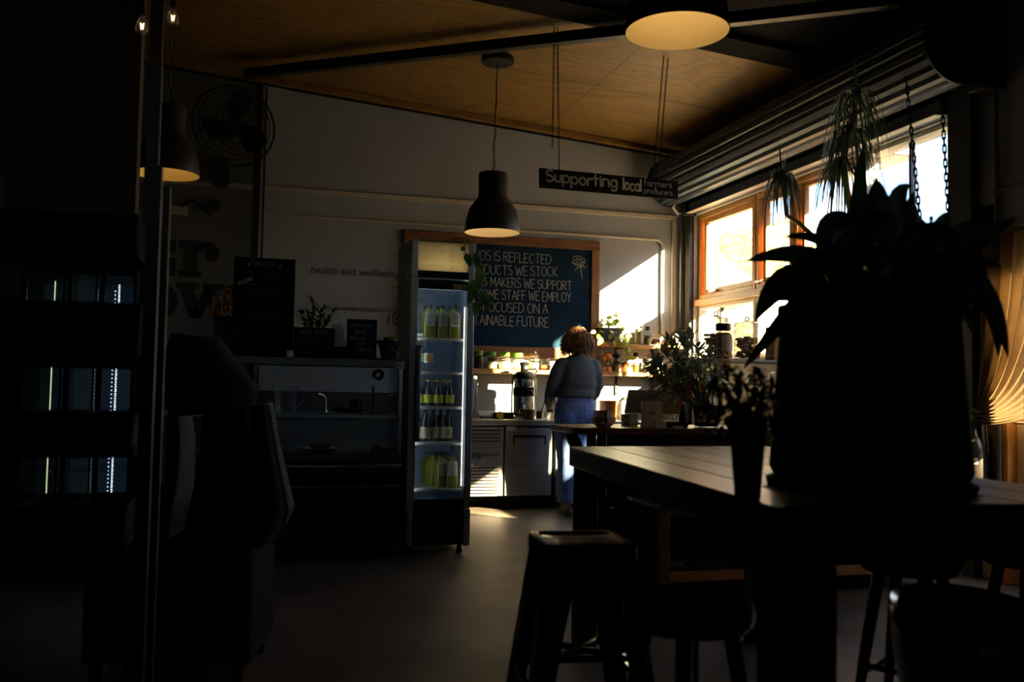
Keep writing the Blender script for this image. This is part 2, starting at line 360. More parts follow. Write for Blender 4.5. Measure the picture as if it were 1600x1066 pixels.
# ------------------------------------------------------------------ hand lettering: a stroke alphabet (caps height 1, x-height .6)
_C = lambda a0, a1, cx=.3, cy=.5, rx=.3, ry=.5: arc(cx, cy, rx, ry, a0, a1, 12)
_o = lambda a0=90, a1=450: arc(.25, .3, .25, .3, a0, a1, 12)
GL = {
 'A': (.62, [[(0, 0), (.31, 1), (.62, 0)], [(.12, .36), (.5, .36)]]), 'B': (.55, [[(0, 0), (0, 1)]+arc(.22, .76, .26, .24, 90, -90, 8)+[(0, .52)], [(.2, .52)]+arc(.24, .26, .3, .26, 90, -90, 8)+[(0, 0)]]),
 'C': (.6, [_C(50, 310)]), 'D': (.6, [[(0, 0), (0, 1)]+arc(.15, .5, .45, .5, 90, -90, 10)+[(0, 0)]]),
 'E': (.48, [[(.48, 1), (0, 1), (0, 0), (.48, 0)], [(0, .52), (.4, .52)]]), 'F': (.48, [[(.48, 1), (0, 1), (0, 0)], [(0, .52), (.4, .52)]]),
 'G': (.62, [_C(50, 350)+[(.35, .42)]]), 'H': (.58, [[(0, 0), (0, 1)], [(.58, 0), (.58, 1)], [(0, .5), (.58, .5)]]), 'I': (.04, [[(.02, 0), (.02, 1)]]),
 'J': (.4, [[(.4, 1), (.4, .2)]+arc(.2, .2, .2, .2, 0, -180, 6)]), 'K': (.55, [[(0, 0), (0, 1)], [(.5, 1), (0, .42), (.55, 0)]]), 'L': (.46, [[(0, 1), (0, 0), (.46, 0)]]),
 'M': (.72, [[(0, 0), (.06, 1), (.36, .3), (.66, 1), (.72, 0)]]), 'N': (.6, [[(0, 0), (0, 1), (.6, 0), (.6, 1)]]), 'O': (.62, [arc(.31, .5, .31, .5, 90, 450, 16)]),
 'P': (.5, [[(0, 0), (0, 1)]+arc(.22, .75, .28, .25, 90, -90, 8)+[(0, .5)]]), 'R': (.54, [[(0, 0), (0, 1)]+arc(.22, .75, .28, .25, 90, -90, 8)+[(0, .5)], [(.2, .5), (.54, 0)]]),
 'S': (.5, [arc(.25, .76, .24, .24, 40, 250, 9)+arc(.25, .26, .25, .26, 75, -150, 9)]), 'T': (.6, [[(0, 1), (.6, 1)], [(.3, 1), (.3, 0)]]),
 'U': (.58, [[(0, 1), (0, .28)]+arc(.29, .28, .29, .28, 180, 360, 9)+[(.58, 1)]]), 'V': (.6, [[(0, 1), (.3, 0), (.6, 1)]]), 'W': (.85, [[(0, 1), (.2, 0), (.42, .8), (.64, 0), (.85, 1)]]),
 'X': (.55, [[(0, 1), (.55, 0)], [(.55, 1), (0, 0)]]), 'Y': (.56, [[(0, 1), (.28, .48), (.56, 1)], [(.28, .48), (.28, 0)]]), 'Z': (.5, [[(0, 1), (.5, 1), (0, 0), (.5, 0)]]),
 '&': (.6, [[(.6, .1), (.15, .72)]+arc(.28, .82, .15, .17, 200, -60, 8)+[(.1, .45)]+arc(.26, .24, .24, .24, 150, 330, 8)+[(.6, .45)]]),
 'a': (.5, [_o(40, 400), [(.5, .6), (.5, 0)]]), 'b': (.5, [[(0, 1), (0, 0)], _o()]), 'c': (.46, [_o(50, 310)]), 'd': (.5, [[(.5, 1), (.5, 0)], _o()]),
 'e': (.5, [[(.02, .32), (.49, .32)]+_o(0, 310)]), 'f': (.36, [arc(.28, .8, .14, .18, 60, 180, 6)+[(.14, 0)], [(0, .58), (.32, .58)]]),
 'g': (.5, [_o(), [(.5, .6), (.5, -.12)]+arc(.26, -.12, .24, .2, 0, -150, 6)]), 'h': (.46, [[(0, 1), (0, 0)], arc(.23, .36, .23, .24, 180, 0, 8)+[(.46, 0)]]),
 'i': (.06, [[(.03, .6), (.03, 0)], [(.03, .8), (.03, .86)]]), 'l': (.06, [[(.03, 1), (.03, 0)]]), 'm': (.74, [[(0, .6), (0, 0)], arc(.19, .38, .18, .22, 180, 0, 7)+[(.37, 0)], arc(.56, .38, .18, .22, 180, 0, 7)+[(.74, 0)]]),
 'n': (.46, [[(0, .6), (0, 0)], arc(.23, .36, .23, .24, 180, 0, 8)+[(.46, 0)]]), 'o': (.5, [_o()]), 'p': (.5, [[(0, .6), (0, -.34)], _o()]),
 'r': (.32, [[(0, .6), (0, 0)], arc(.2, .36, .2, .24, 180, 40, 6)]), 's': (.4, [arc(.2, .45, .18, .15, 40, 250, 7)+arc(.2, .15, .19, .15, 75, -150, 7)]),
 't': (.36, [[(.16, .9), (.16, 0)], [(0, .6), (.36, .6)]]), 'u': (.46, [[(0, .6), (0, .24)]+arc(.23, .24, .23, .24, 180, 360, 8)+[(.46, .6)], [(.46, .3), (.46, 0)]]),
 'v': (.44, [[(0, .6), (.22, 0), (.44, .6)]]), 'w': (.66, [[(0, .6), (.16, 0), (.33, .5), (.5, 0), (.66, .6)]]), 'y': (.46, [[(0, .6), (.23, .02)], [(.46, .6), (.1, -.32)]]),
 '.': (.06, [[(.03, 0), (.03, .05)]]), '-': (.3, [[(0, .35), (.3, .35)]]),
}
def strokes(text, h, gap=.2, jit=0.0, sp=.42, squeeze=1.0):
    x = 0; out = []
    for ch in text:
        if ch == ' ': x += sp; continue
        w, pl = GL[ch]; dy = random.uniform(-jit, jit); sc = 1+random.uniform(-jit, jit)
        for p in pl: out.append([((x+a*sc)*h*squeeze, (b*sc+dy)*h) for a, b in p])
        x += w*sc+gap
    return out, (x-gap)*h*squeeze
def write(mb, text, x, z, h, r, y=0.0, fit=None, slope=0.0, jit=0.03, gap=.2, sp=.42):
    st, w = strokes(text, h, gap, jit, sp)
    k = fit/w if fit else 1.0
    for p in st:
        q = [Vector((x+a*k, y, z+b+slope*a*k)) for a, b in p]
        for i in range(len(q)-1):
            d = q[i+1]-q[i]
            if d.length < 1e-6: continue
            d.normalize(); mb.bar(q[i]-d*r*.6, q[i+1]+d*r*.6, .0016, 2*r, (-d.z, 0, d.x))
    return w*k
_txt_cache = {}
def print_mesh(text, size, ext=0.001, spacing=1.0):
    cu = bpy.data.curves.new('t', 'FONT'); cu.body = text; cu.size = size; cu.extrude = ext; cu.space_character = spacing; cu.resolution_u = 3
    o = bpy.data.objects.new('t', cu); COL.objects.link(o)
    dg = bpy.context.evaluated_depsgraph_get(); me = bpy.data.meshes.new_from_object(o.evaluated_get(dg))
    bpy.data.objects.remove(o); bpy.data.curves.remove(cu); me.name = 'lettering'; me.materials.clear(); return me
def squig(mb, x, z, w, h, r, y=0.0, rnd=random):
    """an unreadable line of small handwriting"""
    a = x
    while a < x+w:
        L = min(rnd.uniform(.02, .07), x+w-a); pts = []; n = max(3, int(L/h*2.2))
        for i in range(n+1): pts.append((a+L*i/n, y, z+(h*rnd.uniform(.4, 1) if i % 2 else 0)))
        mb.tube(pts, r, 3, False); a += L+.014

# ================================================================== THE SHELL
TH = 0.28   # thickness of the right wall
struct(B(XL-.3, XR+TH, -3, WY+.3, -.12, 0).build('floor', 'concrete', sharp=0))
xj = aty(399, 400, WY).x
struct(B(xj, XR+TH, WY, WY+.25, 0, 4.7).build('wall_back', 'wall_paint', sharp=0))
struct(B(XL-.3, xj, WY, WY+.25, 0, 4.7).build('wall_back_left', 'wall_grey', sharp=0), 'back wall section left of the steel column, shade put into its colour')  # dimness of the left side is put into this darker colour
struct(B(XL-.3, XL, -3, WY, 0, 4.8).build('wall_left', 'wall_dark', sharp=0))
SX0, SX1, SZ0, SZ1 = .0, 2.0, 2.0, 2.6    # unseen window added behind the camera for frontal fill light
struct(MB().box(XL, SX0, -3.2, -3, 0, 4.8).box(SX1, XR+TH, -3.2, -3, 0, 4.8).box(SX0, SX1, -3.2, -3, 0, SZ0).box(SX0, SX1, -3.2, -3, SZ1, 4.8).build('wall_front', 'wall_dark', sharp=0))
sw_ = bpy.data.objects.new('window_9', None); COL.objects.link(sw_); struct(sw_, 'small high window added behind the camera for fill light')
for (a, b, c, d) in ((SX0, SX0+.06, SZ0, SZ1), (SX1-.06, SX1, SZ0, SZ1), (SX0+.06, SX1-.06, SZ0, SZ0+.06), (SX0+.06, SX1-.06, SZ1-.06, SZ1), (.97, 1.03, SZ0+.06, SZ1-.06)): B(a, b, -3.14, -3.06, c, d).build('frame_bar', 'steel_beam', sw_)
for (a, b) in ((SX0+.06, .97), (1.03, SX1-.06)): B(a, b, -3.105, -3.10, SZ0+.06, SZ1-.06).build('pane', 'pane', sw_)
struct(B(-5, 9, -7.4, -3.22, 2.75, 2.85).build('sun_shade_roof', 'steel_beam', sharp=0), 'unseen roof added behind the camera to keep sun out of the fill window')  # added sun blocker outside the window behind the camera
pwx = aty(208, 400, 6.75).x
struct(B(XL, pwx, 6.75, 6.95, 0, 4.7).build('added_dark_wall', 'wall_dark', sharp=0), 'black wall added behind the wide fridge to darken the left side')  # added black sheet that makes the upper left dark
WY0, WY1, WZ0, WZ1 = 5.02, 9.06, 1.47, 3.07       # the big window opening
DY0, DY1, DZ = 3.70, 4.82, 2.22                   # the doorway with the curtain
wr = MB()
wr.box(XR, XR+TH, WY1, WY, 0, 4.6).box(XR, XR+TH, WY0, WY1, 0, WZ0).box(XR, XR+TH, WY0, WY1, WZ1, 4.6)
wr.box(XR, XR+TH, DY1, WY0, 0, 4.6).box(XR, XR+TH, DY0, DY1, DZ, 4.6).box(XR, XR+TH, -3, DY0, 0, 4.6)
struct(wr.build('wall_right', 'wall_side', sharp=0))
struct(B(XR+TH+.02, XR+TH+.40, 6.35, 7.32, 3.12, 3.85).build('sun_block_box', 'galv', bev=.01), 'unseen metal box added above the window to keep sun off the chalkboard')  # out of view, added to block sun from the chalkboard
# ceiling: dark roof deck, plywood sheets over the back half
def slope_slab(mb, x0, x1, y0, y1, off, t):
    mb.add([(x, y, ceil_z(x)+off+dz) for dz in (0, t) for y in (y0, y1) for x in (x0, x1)],
           [(0, 2, 3, 1), (4, 5, 7, 6), (0, 1, 5, 4), (2, 6, 7, 3), (0, 4, 6, 2), (1, 3, 7, 5)]); return mb
ce = struct(slope_slab(MB(), XL-.3, XR+TH, -3.2, WY+.25, .03, .12).build('ceiling', 'black_matte', sharp=0))
YC = 6.58
xs = [XL, -2.2, -.2, 1.35, 2.95, XR]
for i in range(5):
    for (a, b) in ((YC, 7.82), (7.825, WY-.10)):
        slope_slab(MB(), xs[i]+.002, xs[i+1]-.002, a, b, 0, .018).build('plywood_sheet', 'plywood', ce, sharp=0)
slope_slab(MB(), XL, XR, WY-.10, WY-.002, -.055, .05).build('ledger_board', 'plywood', ce, sharp=0)
slope_slab(MB(), XL, XR, WY-.022, WY-.002, -.075, .02).build('shadow_strip', 'black_paint', ce, sharp=0)
for i, y in enumerate((YC-.30, 4.2, 1.8, -.6)):
    slope_slab(MB(), XL, XR, y, y+.30 if i == 0 else y+.12, -.02 if i == 0 else -.18, .04 if i == 0 else .2).build('rafter', 'black_matte', ce, sharp=0)
# diagonal steel brace under the ceiling
A0, A1 = atceil(436, 110, -.10), atceil(1260, 17, -.10)
dd = (A1-A0).normalized()
br = tag(MB().bar(A0-dd*.40, A1+dd*.6, .085, .085).build('roof_brace', 'steel_beam', bev=.006), 'dark steel brace crossing diagonally under the plywood ceiling', 'beam')
# wall ribs and conduits on the back wall
zl = 3.10
struct(B(XL, XR-.14, WY-.035, WY, zl-.05, zl).build('trim_1', 'conduit', bev=.006), 'long horizontal painted rail high on the back wall')
c0 = aty(1034, 376, WY); r_ = .016
pts = [(.05, WY-.03, c0.z+.0), (c0.x-.08, WY-.03, c0.z)]+[(c0.x-.08+.08*math.sin(R(a)), WY-.03, c0.z-.08+.08*math.cos(R(a))) for a in range(15, 91, 15)]+[(c0.x, WY-.03, 1.75)]
pipe = tag(MB().tube(pts, r_, 8).build('conduit_pipe', 'conduit'), 'painted conduit above the chalkboard bending down beside its right edge', 'conduit')
struct(B(aty(1049, 400, WY).x, aty(1056, 400, WY).x, WY-.02, WY, .9, zl).build('trim_2', 'conduit', bev=.003), 'painted cover strip running down the wall right of the conduit')
for i, px in enumerate((1064, 1070, 1077)):
    o = MB().tube([(aty(px, 400, WY-.04).x, WY-.04, .9), (aty(px, 400, WY-.04).x, WY-.04, 3.25)], .012, 8).build('corner_pipe', 'galv')
    tag(o, ('thin pipe down the back corner nearest the chalkboard', 'middle of three thin pipes in the back corner', 'thin pipe in the back corner nearest the window')[i], 'pipe', 'pipes in the back corner')
    MB().box(-.02, .02, -.012, .012, -.012, .012).build('pipe_clip', 'galv', o, (aty(px, 400, WY-.04).x, WY-.03, 2.05))
struct(B(XR-.045, XR+.0, WY1+.02, WY1+.10, .0, 3.2).build('trim_3', 'steel_beam', bev=.004), 'dark roller door track beside the window')
struct(B(XR-.07, XR+.0, 4.98, 5.19, .0, 3.2).build('trim_4', 'steel_beam', bev=.004), 'dark roller door track at the near end of the window')
# steel column on the back wall
pc = thing('steel_column', 'slim steel column against the back wall left of the specials board', 'column', (aty(401, 400, WY-.08).x, WY-.08, 0))
B(-.055, .055, -.04, .0, 0, 4.05).build('flange', 'steel_beam', pc); B(.01, .035, -.07, -.04, 0, 4.05).build('web', 'galv', pc)
pp = atx(1564, 300, XR)
tag(MB().tube([(XR-.03, pp.y, .3), (XR-.03, pp.y, 3.9)], .016, 8).tube([(XR-.03, pp.y, pp.z), (XR-.03, pp.y-.1, pp.z), (XR-.03, pp.y-.9, pp.z+.05)], .014, 8)
    .lathe([(.03, -.02), (.036, 0), (.03, .02)], 10, (XR-.03, pp.y, pp.z)).build('wall_conduit', 'wall_grey'), 'painted conduit with junction on the right wall above the door', 'conduit')

# ================================================================== THE BIG WINDOW
wx0, wx1 = XR+.07, XR+.15
Yw = lambda px: atx(px, 330, XR+.10).y
ycuts = [(9.055, Yw(1187)), (Yw(1189), Yw(1247)), (Yw(1249), Yw(1356)), (Yw(1358), 5.03)]
nwin = 1
def window(n, ya, yb, z0, z1, fw, timber, sash=None, mull=None, label=None):
    """ya > yb: far and near side; fw: frame width; sash: width of an opening sash inside; mull: y of glazing bars"""
    fz, fy = (('win_timber', 'win_timber_y') if timber else ('white_paint', 'white_paint'))
    w = bpy.data.objects.new('window_%d' % n, None); COL.objects.link(w); struct(w, label); w.location = (0, 0, 0)
    def ring(y1, y0, z0, z1, f, x0, x1, nm):
        B(x0, x1, y1-f, y1, z0, z1).build(nm+'_stile', fz, w, bev=.003, seg=1); B(x0, x1, y0, y0+f, z0, z1).build(nm+'_stile', fz, w, bev=.003, seg=1)
        B(x0, x1, y0+f, y1-f, z0, z0+f).build(nm+'_rail', fy, w, bev=.003, seg=1); B(x0, x1, y0+f, y1-f, z1-f, z1).build(nm+'_rail', fy, w, bev=.003, seg=1)
    ring(ya, yb, z0, z1, fw, wx0-.02, wx1+.02, 'frame'); g = fw
    if sash:
        ring(ya-fw-.03, yb+fw+.012, z0+fw+.006, z1-fw-.006, sash, wx0+.01, wx1-.02, 'sash'); g = fw+.012+sash
        B(wx0-.045, wx0+.01, (ya+yb)/2+.18, (ya+yb)/2+.30, z0+fw+.01, z0+fw+.03).build('latch', 'steel_bright', w)
    for y in (mull or []): B(wx0+.02, wx0+.06, y-.012, y+.012, z0+fw, z1-fw).build('glazing_bar', 'white_paint' if timber else 'steel_beam', w)
    B(wx0+.035, wx0+.04, yb+fw, ya-fw, z0+fw, z1-fw).build('pane', 'pane', w)
    return w
names = ['far upper timber window with opening sash looking out on the hedge', 'narrow upper timber window behind the small hanging plant', 'upper window behind the large hanging plant', 'nearest upper window with bright sky']
for i, (a, b) in enumerate(ycuts):
    window(nwin, a, b, 2.15, WZ1-.005, .045 if i < 3 else .03, i < 3, sash=.05 if i < 2 else (.035 if i == 2 else None), mull=[Yw(1424)] if i == 3 else None, label=names[i]); nwin += 1
names = ['low white window behind the cookie jars', 'low white window behind the dark leaves', 'low white window hidden behind the tall planter', 'nearest low white window beside the door track']
for i, (a, b) in enumerate(ycuts):
    window(nwin, a, b, WZ0+.03, 2.072, .035, False, mull=[a-.42] if i == 0 else [], label=names[i]); nwin += 1
struct(B(XR+.0, XR+.16, WY0+.01, WY1-.01, 2.075, 2.145).build('window_sill', 'win_timber_y', bev=.006), 'timber transom between the upper and lower windows')
struct(B(XR-.06, XR+TH, WY0+.01, WY1-.01, WZ0, WZ0+.028).build('trim_5', 'white_paint', bev=.004), 'pale sill board under the low windows')

# ================================================================== ROLLER SHUTTER
sc = Vector((4.30, 0, 3.41)); RD = .235
rs = thing('roller_shutter', 'grey rolled-up corrugated roller shutter above the window', 'roller shutter', (sc.x, 0, sc.z))
y0, y1 = 4.86, 9.10
NS = 20
sl_ = MB(); a = math.pi/NS
poly = [(RD*.95*math.sin(-a), RD*.95*math.cos(a)), (RD*math.sin(-a*.85), RD*math.cos(a)), (RD*1.055*math.sin(-a*.55), RD*1.055), (RD*1.06*math.sin(a*.35), RD*1.06), (RD*math.sin(a*.75), RD), (RD*.95*math.sin(a*.99), RD*.95)]
sl_.prism(poly, y0, y1, 'xz'); sme = sl_.mesh('slat', 30)
for k in range(NS): put('slat', sme, 'shutter', rs, rot=(0, 2*math.pi*k/NS+.1, 0))
MB().lathe([(RD*.96, 0), (RD*.96, y1-y0-.04)], 28, M=Matrix.Translation((0, y1-.02, 0)) @ Matrix.Rotation(R(90), 4, 'X')).build('drum', 'steel_beam', rs)
for yy in (y0-.02, y1+.0):
    MB().lathe([(RD*1.12, 0), (RD*1.12, .015)], 28, M=Matrix.Translation((0, yy, 0)) @ Matrix.Rotation(R(-90), 4, 'X')).build('end_plate', 'steel_beam' if yy < 6 else 'shutter', rs)
for k, z in enumerate((.01, -.07, -.15)):
    B(.225, .262, y0+.35, y1-.02, z-.078, z-.004).build('hanging_slat', 'shutter', rs, bev=.012)
B(.17, .262, y0+.36, y1-.04, -.335, -.235).build('bottom_rail', 'shutter_rail', rs, bev=.006)
B(.13, .20, y0+.36, y1-.04, -.342, -.334).build('rail_lip', 'conduit', rs)
B(.13, .262, y1-.12, y1-.02, -.36, -.18).build('lock_box', 'black_paint', rs, bev=.01)
B(.10, .262, y0-.12, y0+.02, -.30, .26).build('mounting_bracket', 'black_paint', rs, bev=.006)
MB().tube([(.10, y1-.02, -.22), (.06, y1-.05, -.20), (.03, y1-.02, -.27), (.10, y1+.0, -.33), (.2, y1-.02, -.30)], .012, 6).build('rope', 'paper', rs)
# its hand chain, in two strands
lk = MB(); lk.tube([(.010*math.cos(t), 0, .021*math.sin(t)+(.012 if math.sin(t) > 0 else -.012)) for t in [2*math.pi*i/12 for i in range(13)]], .0042, 5, False)
lme = lk.mesh('chain_link')
ch = thing('hand_chain', 'black steel hand chain hanging in two strands before the brightest window', 'chain', aty(1415, 105, 5.12))
for (pa, pb) in ((aty(1414, 104, 5.12), aty(1447, 440, 5.0)), (aty(1471, 150, 4.95), aty(1488, 440, 4.92))):
    d = pb-pa; n = int(d.length/.046); q = Vector((0, 0, -1)).rotation_difference(d.normalized())
    for k in range(n):
        o = put('chain_link', lme, 'black_paint', ch, pa+d*((k+.5)/n)-ch.location)
        o.rotation_euler = (q @ Matrix.Rotation(R(40+90*(k % 2)), 3, 'Z').to_quaternion()).to_euler()

# ================================================================== OUTSIDE
struct(B(XR+TH+.1, 60, -30, 60, -.25, -.05).build('outside_ground', 'outside_ground', sharp=0), 'sunlit ground outside the window')
def bush(name, c, r, n, s, label, mt='hedge'):
    t = thing(name, label, 'hedge', (c[0], c[1], -.05)); rng = random.Random(int(c[1]*10)); mb = MB(); st = MB()
    for i in range(n):
        u = rng.uniform(-1, 1); v = rng.uniform(0, 1); w_ = rng.uniform(-1, 1); L = max(abs(u), v, abs(w_))
        p = Vector((u*r[0], w_*r[1], v*r[2]+.1)) if L > .55 else Vector((u*r[0], r[1]*w_, r[2]*(.75+.25*v)))
        q = Matrix.Rotation(rng.uniform(0, 6), 4, 'Z') @ Matrix.Rotation(rng.uniform(-1, 1), 4, 'X'); e = s*rng.uniform(.6, 1.3)
        mb.add([(-e, 0, 0), (0, -e*.5, e*.2), (e, 0, 0), (0, e*.5, e*.2)], [(0, 1, 2, 3)], Matrix.Translation(p) @ q)
    mb.ell((0, 0, r[2]*.5), (r[0]*.85, r[1]*.85, r[2]*.5), 12, 7)
    mb.build('foliage', mt, t, sharp=0)
    st.tube([(0, 0, 0), (0, 0, r[2]*.6)], .09, 8).build('trunk', 'leg_wood', t)
    return t
p = atx(1126, 440, 13.0); bush('hedge', (13.0, p.y, 0), (.8, 1.6, atx(1126, 372, 13.0).z), 2600, .16, 'sunlit yellow green hedge seen through the far window, left of the white gable')
p = atx(1166, 440, 14.5); bush('hedge', (17.6, atx(1170, 440, 17.6).y, 0), (1.2, 3.0, atx(1170, 362, 17.6).z), 2600, .16, 'sunlit hedge standing behind the white gable outside')
sbd = thing('sky_block_building', 'unseen brick building added across the street to block low sky light', 'building', (13.0, -9.0, -.05))  # added to cut the low sky light reaching the left side
B(0, 6, -13, 12, 0, 6.0).build('walls', 'brick_wall', sbd); B(-.3, 6.3, -13.3, 12.3, 6.0, 6.25).build('roof', 'steel_beam', sbd)
for k in range(7):
    for z in (.9, 3.6):
        f_ = B(-.06, .0, -11.5+3.3*k, -10.0+3.3*k, z, z+1.5).build('window_unit', 'white_paint', sbd); B(-.08, -.06, -11.4+3.3*k, -10.1+3.3*k, z+.1, z+1.4).build('window_pane', 'bottle_blue', f_)
sh = thing('garden_shed', 'white boarded shed with pointed gable outside the far window', 'shed', (14.3, atx(1152, 440, 14.3).y, -.05))
zt, zb = atx(1146, 392, 14.3).z, atx(1165, 440, 14.3).z
for k in range(12):
    ya = -1.6+k*.27; h = zt-max(0, abs(ya+.2)-.1)*.9
    B(0, .05, ya, ya+.255, 0, h).build('board', 'shed_white', sh)
B(.06, 1.5, -1.6, 1.62, 0, zb-.5).build('shed_body', 'shed_white', sh)
tr0 = bush('shade_tree', (7.75, 2.22, 0), (.1, .1, .1), 1, .01, 'unseen leafy tree added outside near the door to shade the near windows')  # added sun blocker, keeps direct sun off the woman's back
tr0['category'] = 'tree'
for c_ in list(tr0.children): bpy.data.objects.remove(c_)
cr = MB(); rng = random.Random(77)
for i in range(2600):
    v_ = Vector((rng.gauss(0, 1), rng.gauss(0, 1), rng.gauss(0, 1))).normalized()*(.50*rng.uniform(.15, 1)**.4); e = rng.uniform(.05, .10)
    cr.add([(-e, 0, 0), (0, -e*.5, e*.2), (e, 0, 0), (0, e*.5, e*.2)], [(0, 1, 2, 3)], Matrix.Translation(v_+Vector((0, 0, 4.56))) @ Matrix.Rotation(rng.uniform(0, 6), 4, 'Z') @ Matrix.Rotation(rng.uniform(-1.5, 1.5), 4, 'X'))
cr.build('crown', 'leaf_green', tr0, sharp=0)
MB().tube([(0, 0, 0), (.03, .02, 1.8), (0, 0, 3.6), (.1, .1, 4.4)], [.11, .08, .06, .02], 10).build('trunk', 'leg_wood', tr0)
w_ = tag(MB().tube([atx(1090, 345, 11), atx(1150, 352, 11.3), atx(1215, 362, 11.6), atx(1330, 372, 12)], .012, 5).build('overhead_wire', 'galv'), 'thin overhead wire crossing the sky outside', 'wire')

# ================================================================== DOOR, CURTAIN AND WALL BITS ON THE RIGHT
dr = bpy.data.objects.new('door_1', None); COL.objects.link(dr); struct(dr, 'glazed timber door behind the tied curtain')
for (a, b) in ((DY0, DY0+.07), (DY1-.07, DY1)): B(XR-.02, XR+.16, a, b, 0, DZ).build('door_frame', 'win_timber', dr, bev=.004)
B(XR-.02, XR+.16, DY0+.07, DY1-.07, DZ-.08, DZ).build('door_frame', 'win_timber_y', dr, bev=.004)
for (a, b) in ((DY0+.075, DY0+.19), (DY1-.19, DY1-.075)): B(XR+.05, XR+.10, a, b, .01, DZ-.085).build('door_stile', 'white_paint', dr, bev=.003)
for (a, b) in ((.01, .24), (.92, 1.02), (DZ-.2, DZ-.085)): B(XR+.05, XR+.10, DY0+.19, DY1-.19, a, b).build('door_rail', 'white_paint', dr, bev=.003)
B(XR+.07, XR+.076, DY0+.19, DY1-.19, .24, .92).build('pane', 'pane', dr); B(XR+.07, XR+.076, DY0+.19, DY1-.19, 1.02, DZ-.2).build('pane', 'pane', dr)
MB().tube([(XR-.0, DY1-.13, 1.0), (XR-.02, DY1-.13, 1.0), (XR-.02, DY1-.26, 1.0)], .01, 6).build('door_handle', 'steel_bright', dr)
cu = thing('curtain', 'long tan curtain tied back to the wall beside the door', 'curtain', (XR-.06, DY1, 0))
tie = atx(1537, 646, XR-.06); ty, tz = tie.y-DY1, tie.z
rows = []; NS_, NV = 72, 30
for i in range(NV+1):
    v = i/NV; row = []
    for j in range(NS_+1):
        s = j/NS_; y0_ = .07-1.15*s; f = 1-v
        P0 = Vector((0, y0_, 2.17)); P1 = Vector((0, y0_*.80+ty*.2, 1.34-.34*s)); P2 = Vector((0, ty+.05*(.5-s), tz+.07-.14*s))
        p = P0*f*f+P1*2*f*v+P2*v*v; a_ = .034*(1-.72*v)
        row.append((p.x+a_*math.sin(s*11*2*math.pi)-.03*v, p.y, p.z))
    rows.append(row)
dp = MB().loft(rows, False, False, closed=False).build('drape', 'curtain', cu, sharp=0)
rows = [[(-.03+.02*math.sin(j*1.4)*(1-.3*i/6), ty+(.06+.012*i)*(.5-j/20), tz+.02-.045*i) for j in range(21)] for i in range(7)]
MB().loft(rows, False, False, closed=False).build('tail', 'curtain', cu, sharp=0)
MB().tube([(.045, ty+.05, tz+.03), (-.05, ty+.03, tz+.02), (-.06, ty-.02, tz), (-.02, ty-.05, tz+.01), (.045, ty-.03, tz+.03)], .016, 8).build('tie_band', 'coat_lining', cu)
MB().tube([(-.0, .12, 2.19), (-.0, -1.2, 2.19)], .014, 8).build('curtain_rod', 'black_paint', cu)
p = atx(1545, 362, XR)
nb = thing('wall_notice', 'small black notice with a hanging notch on the right wall', 'sign', (XR-.008, p.y, p.z))
B(-.006, .006, -.10, .10, -.17, .17).build('panel', 'black_paint', nb, bev=.004)
mb = MB(); [mb.box(-.0085, -.0065, -.06, .06, z, z+.012) for z in (-.11, -.085, -.06)]; mb.build('printed_lines', 'chalk_dim', nb)
p = atx(1536, 613, XR)
fs = thing('fire_sign', 'cream wall sign with a dark red oval of lettering above the extinguisher', 'sign', (XR-.006, p.y, p.z))
B(-.004, .004, -.085, .085, -.135, .135).build('plate', 'sign_cream', fs)
MB().lathe([(.001, 0), (.12, 0), (.12, .003)], 24, M=Matrix.Translation((-.0045, 0, 0)) @ Matrix.Rotation(R(-90), 4, 'Y') @ Matrix.Diagonal((1, .66, 1, 1))).build('oval', 'black_paint', fs)
mb = MB(); rng = random.Random(3)
for k, z in enumerate((.065, .035, .005, -.025, -.055, -.08)):
    w2 = (.045, .058, .062, .06, .05, .03)[k]; st = MB(); squig(st, -w2, z, 2*w2, .016, .0016, rnd=rng)
    mb.add([(-.009, -x, zz) for x, y, zz in st.v], st.f)
mb.build('lettering', 'sign_red', fs)
pe = atx(1521, 745, XR-.12); R_e = .085
fe = thing('fire_extinguisher', 'dark fire extinguisher with white instruction label hung on the right wall', 'fire extinguisher', (XR-.12, pe.y-.0, pe.z-.25))
MB().lathe([(.07, 0), (R_e, .02), (R_e, .40), (R_e*.92, .45), (R_e*.6, .50), (.03, .53), (.03, .56)], 22).build('cylinder', 'extinguisher', fe)
MB().lathe([(.028, .555), (.028, .60)], 10).box(-.012, .012, -.09, .05, .60, .615).box(-.012, .012, -.10, .03, .63, .642, Matrix.Rotation(R(0), 4, 'X')).build('valve_handle', 'black_paint', fe)
MB().tube([(0, .03, .58), (-.02, .10, .56), (-.06, .11, .40), (-.07, .09, .12)], .013, 8).build('hose', 'black_paint', fe)
MB().box(-.02, .02, -.03, .03, .615, .64).build('safety_tag', 'green_tag', fe)
lab = MB(); rows = []
for z in (.08, .36): rows.append([((R_e+.0015)*math.cos(R(180+t)), (R_e+.0015)*math.sin(R(180+t)), z) for t in range(-62, 40, 8)])
lab.loft(rows, False, False, closed=False).build('label', 'black_paint', fe)
rows = []
for z in (.335, .375): rows.append([((R_e+.003)*math.cos(R(180+t)), (R_e+.003)*math.sin(R(180+t)), z) for t in range(-62, 72, 8)])
MB().loft(rows, False, False, closed=False).build('label_band', 'paper', fe)
mb = MB()
for (t0, t1, z0, z1) in ((-55, -20, .27, .325), (-58, -34, .10, .15), (-30, -6, .10, .15)):
    fr = []
    for z in (z0, z1): fr.append([((R_e+.003)*math.cos(R(180+t)), (R_e+.003)*math.sin(R(180+t)), z) for t in (t0, t1)])
    mb.tube([fr[0][0], fr[0][1], fr[1][1], fr[1][0], fr[0][0]], .002, 4)
mb.build('label_frames', 'paper', fe)
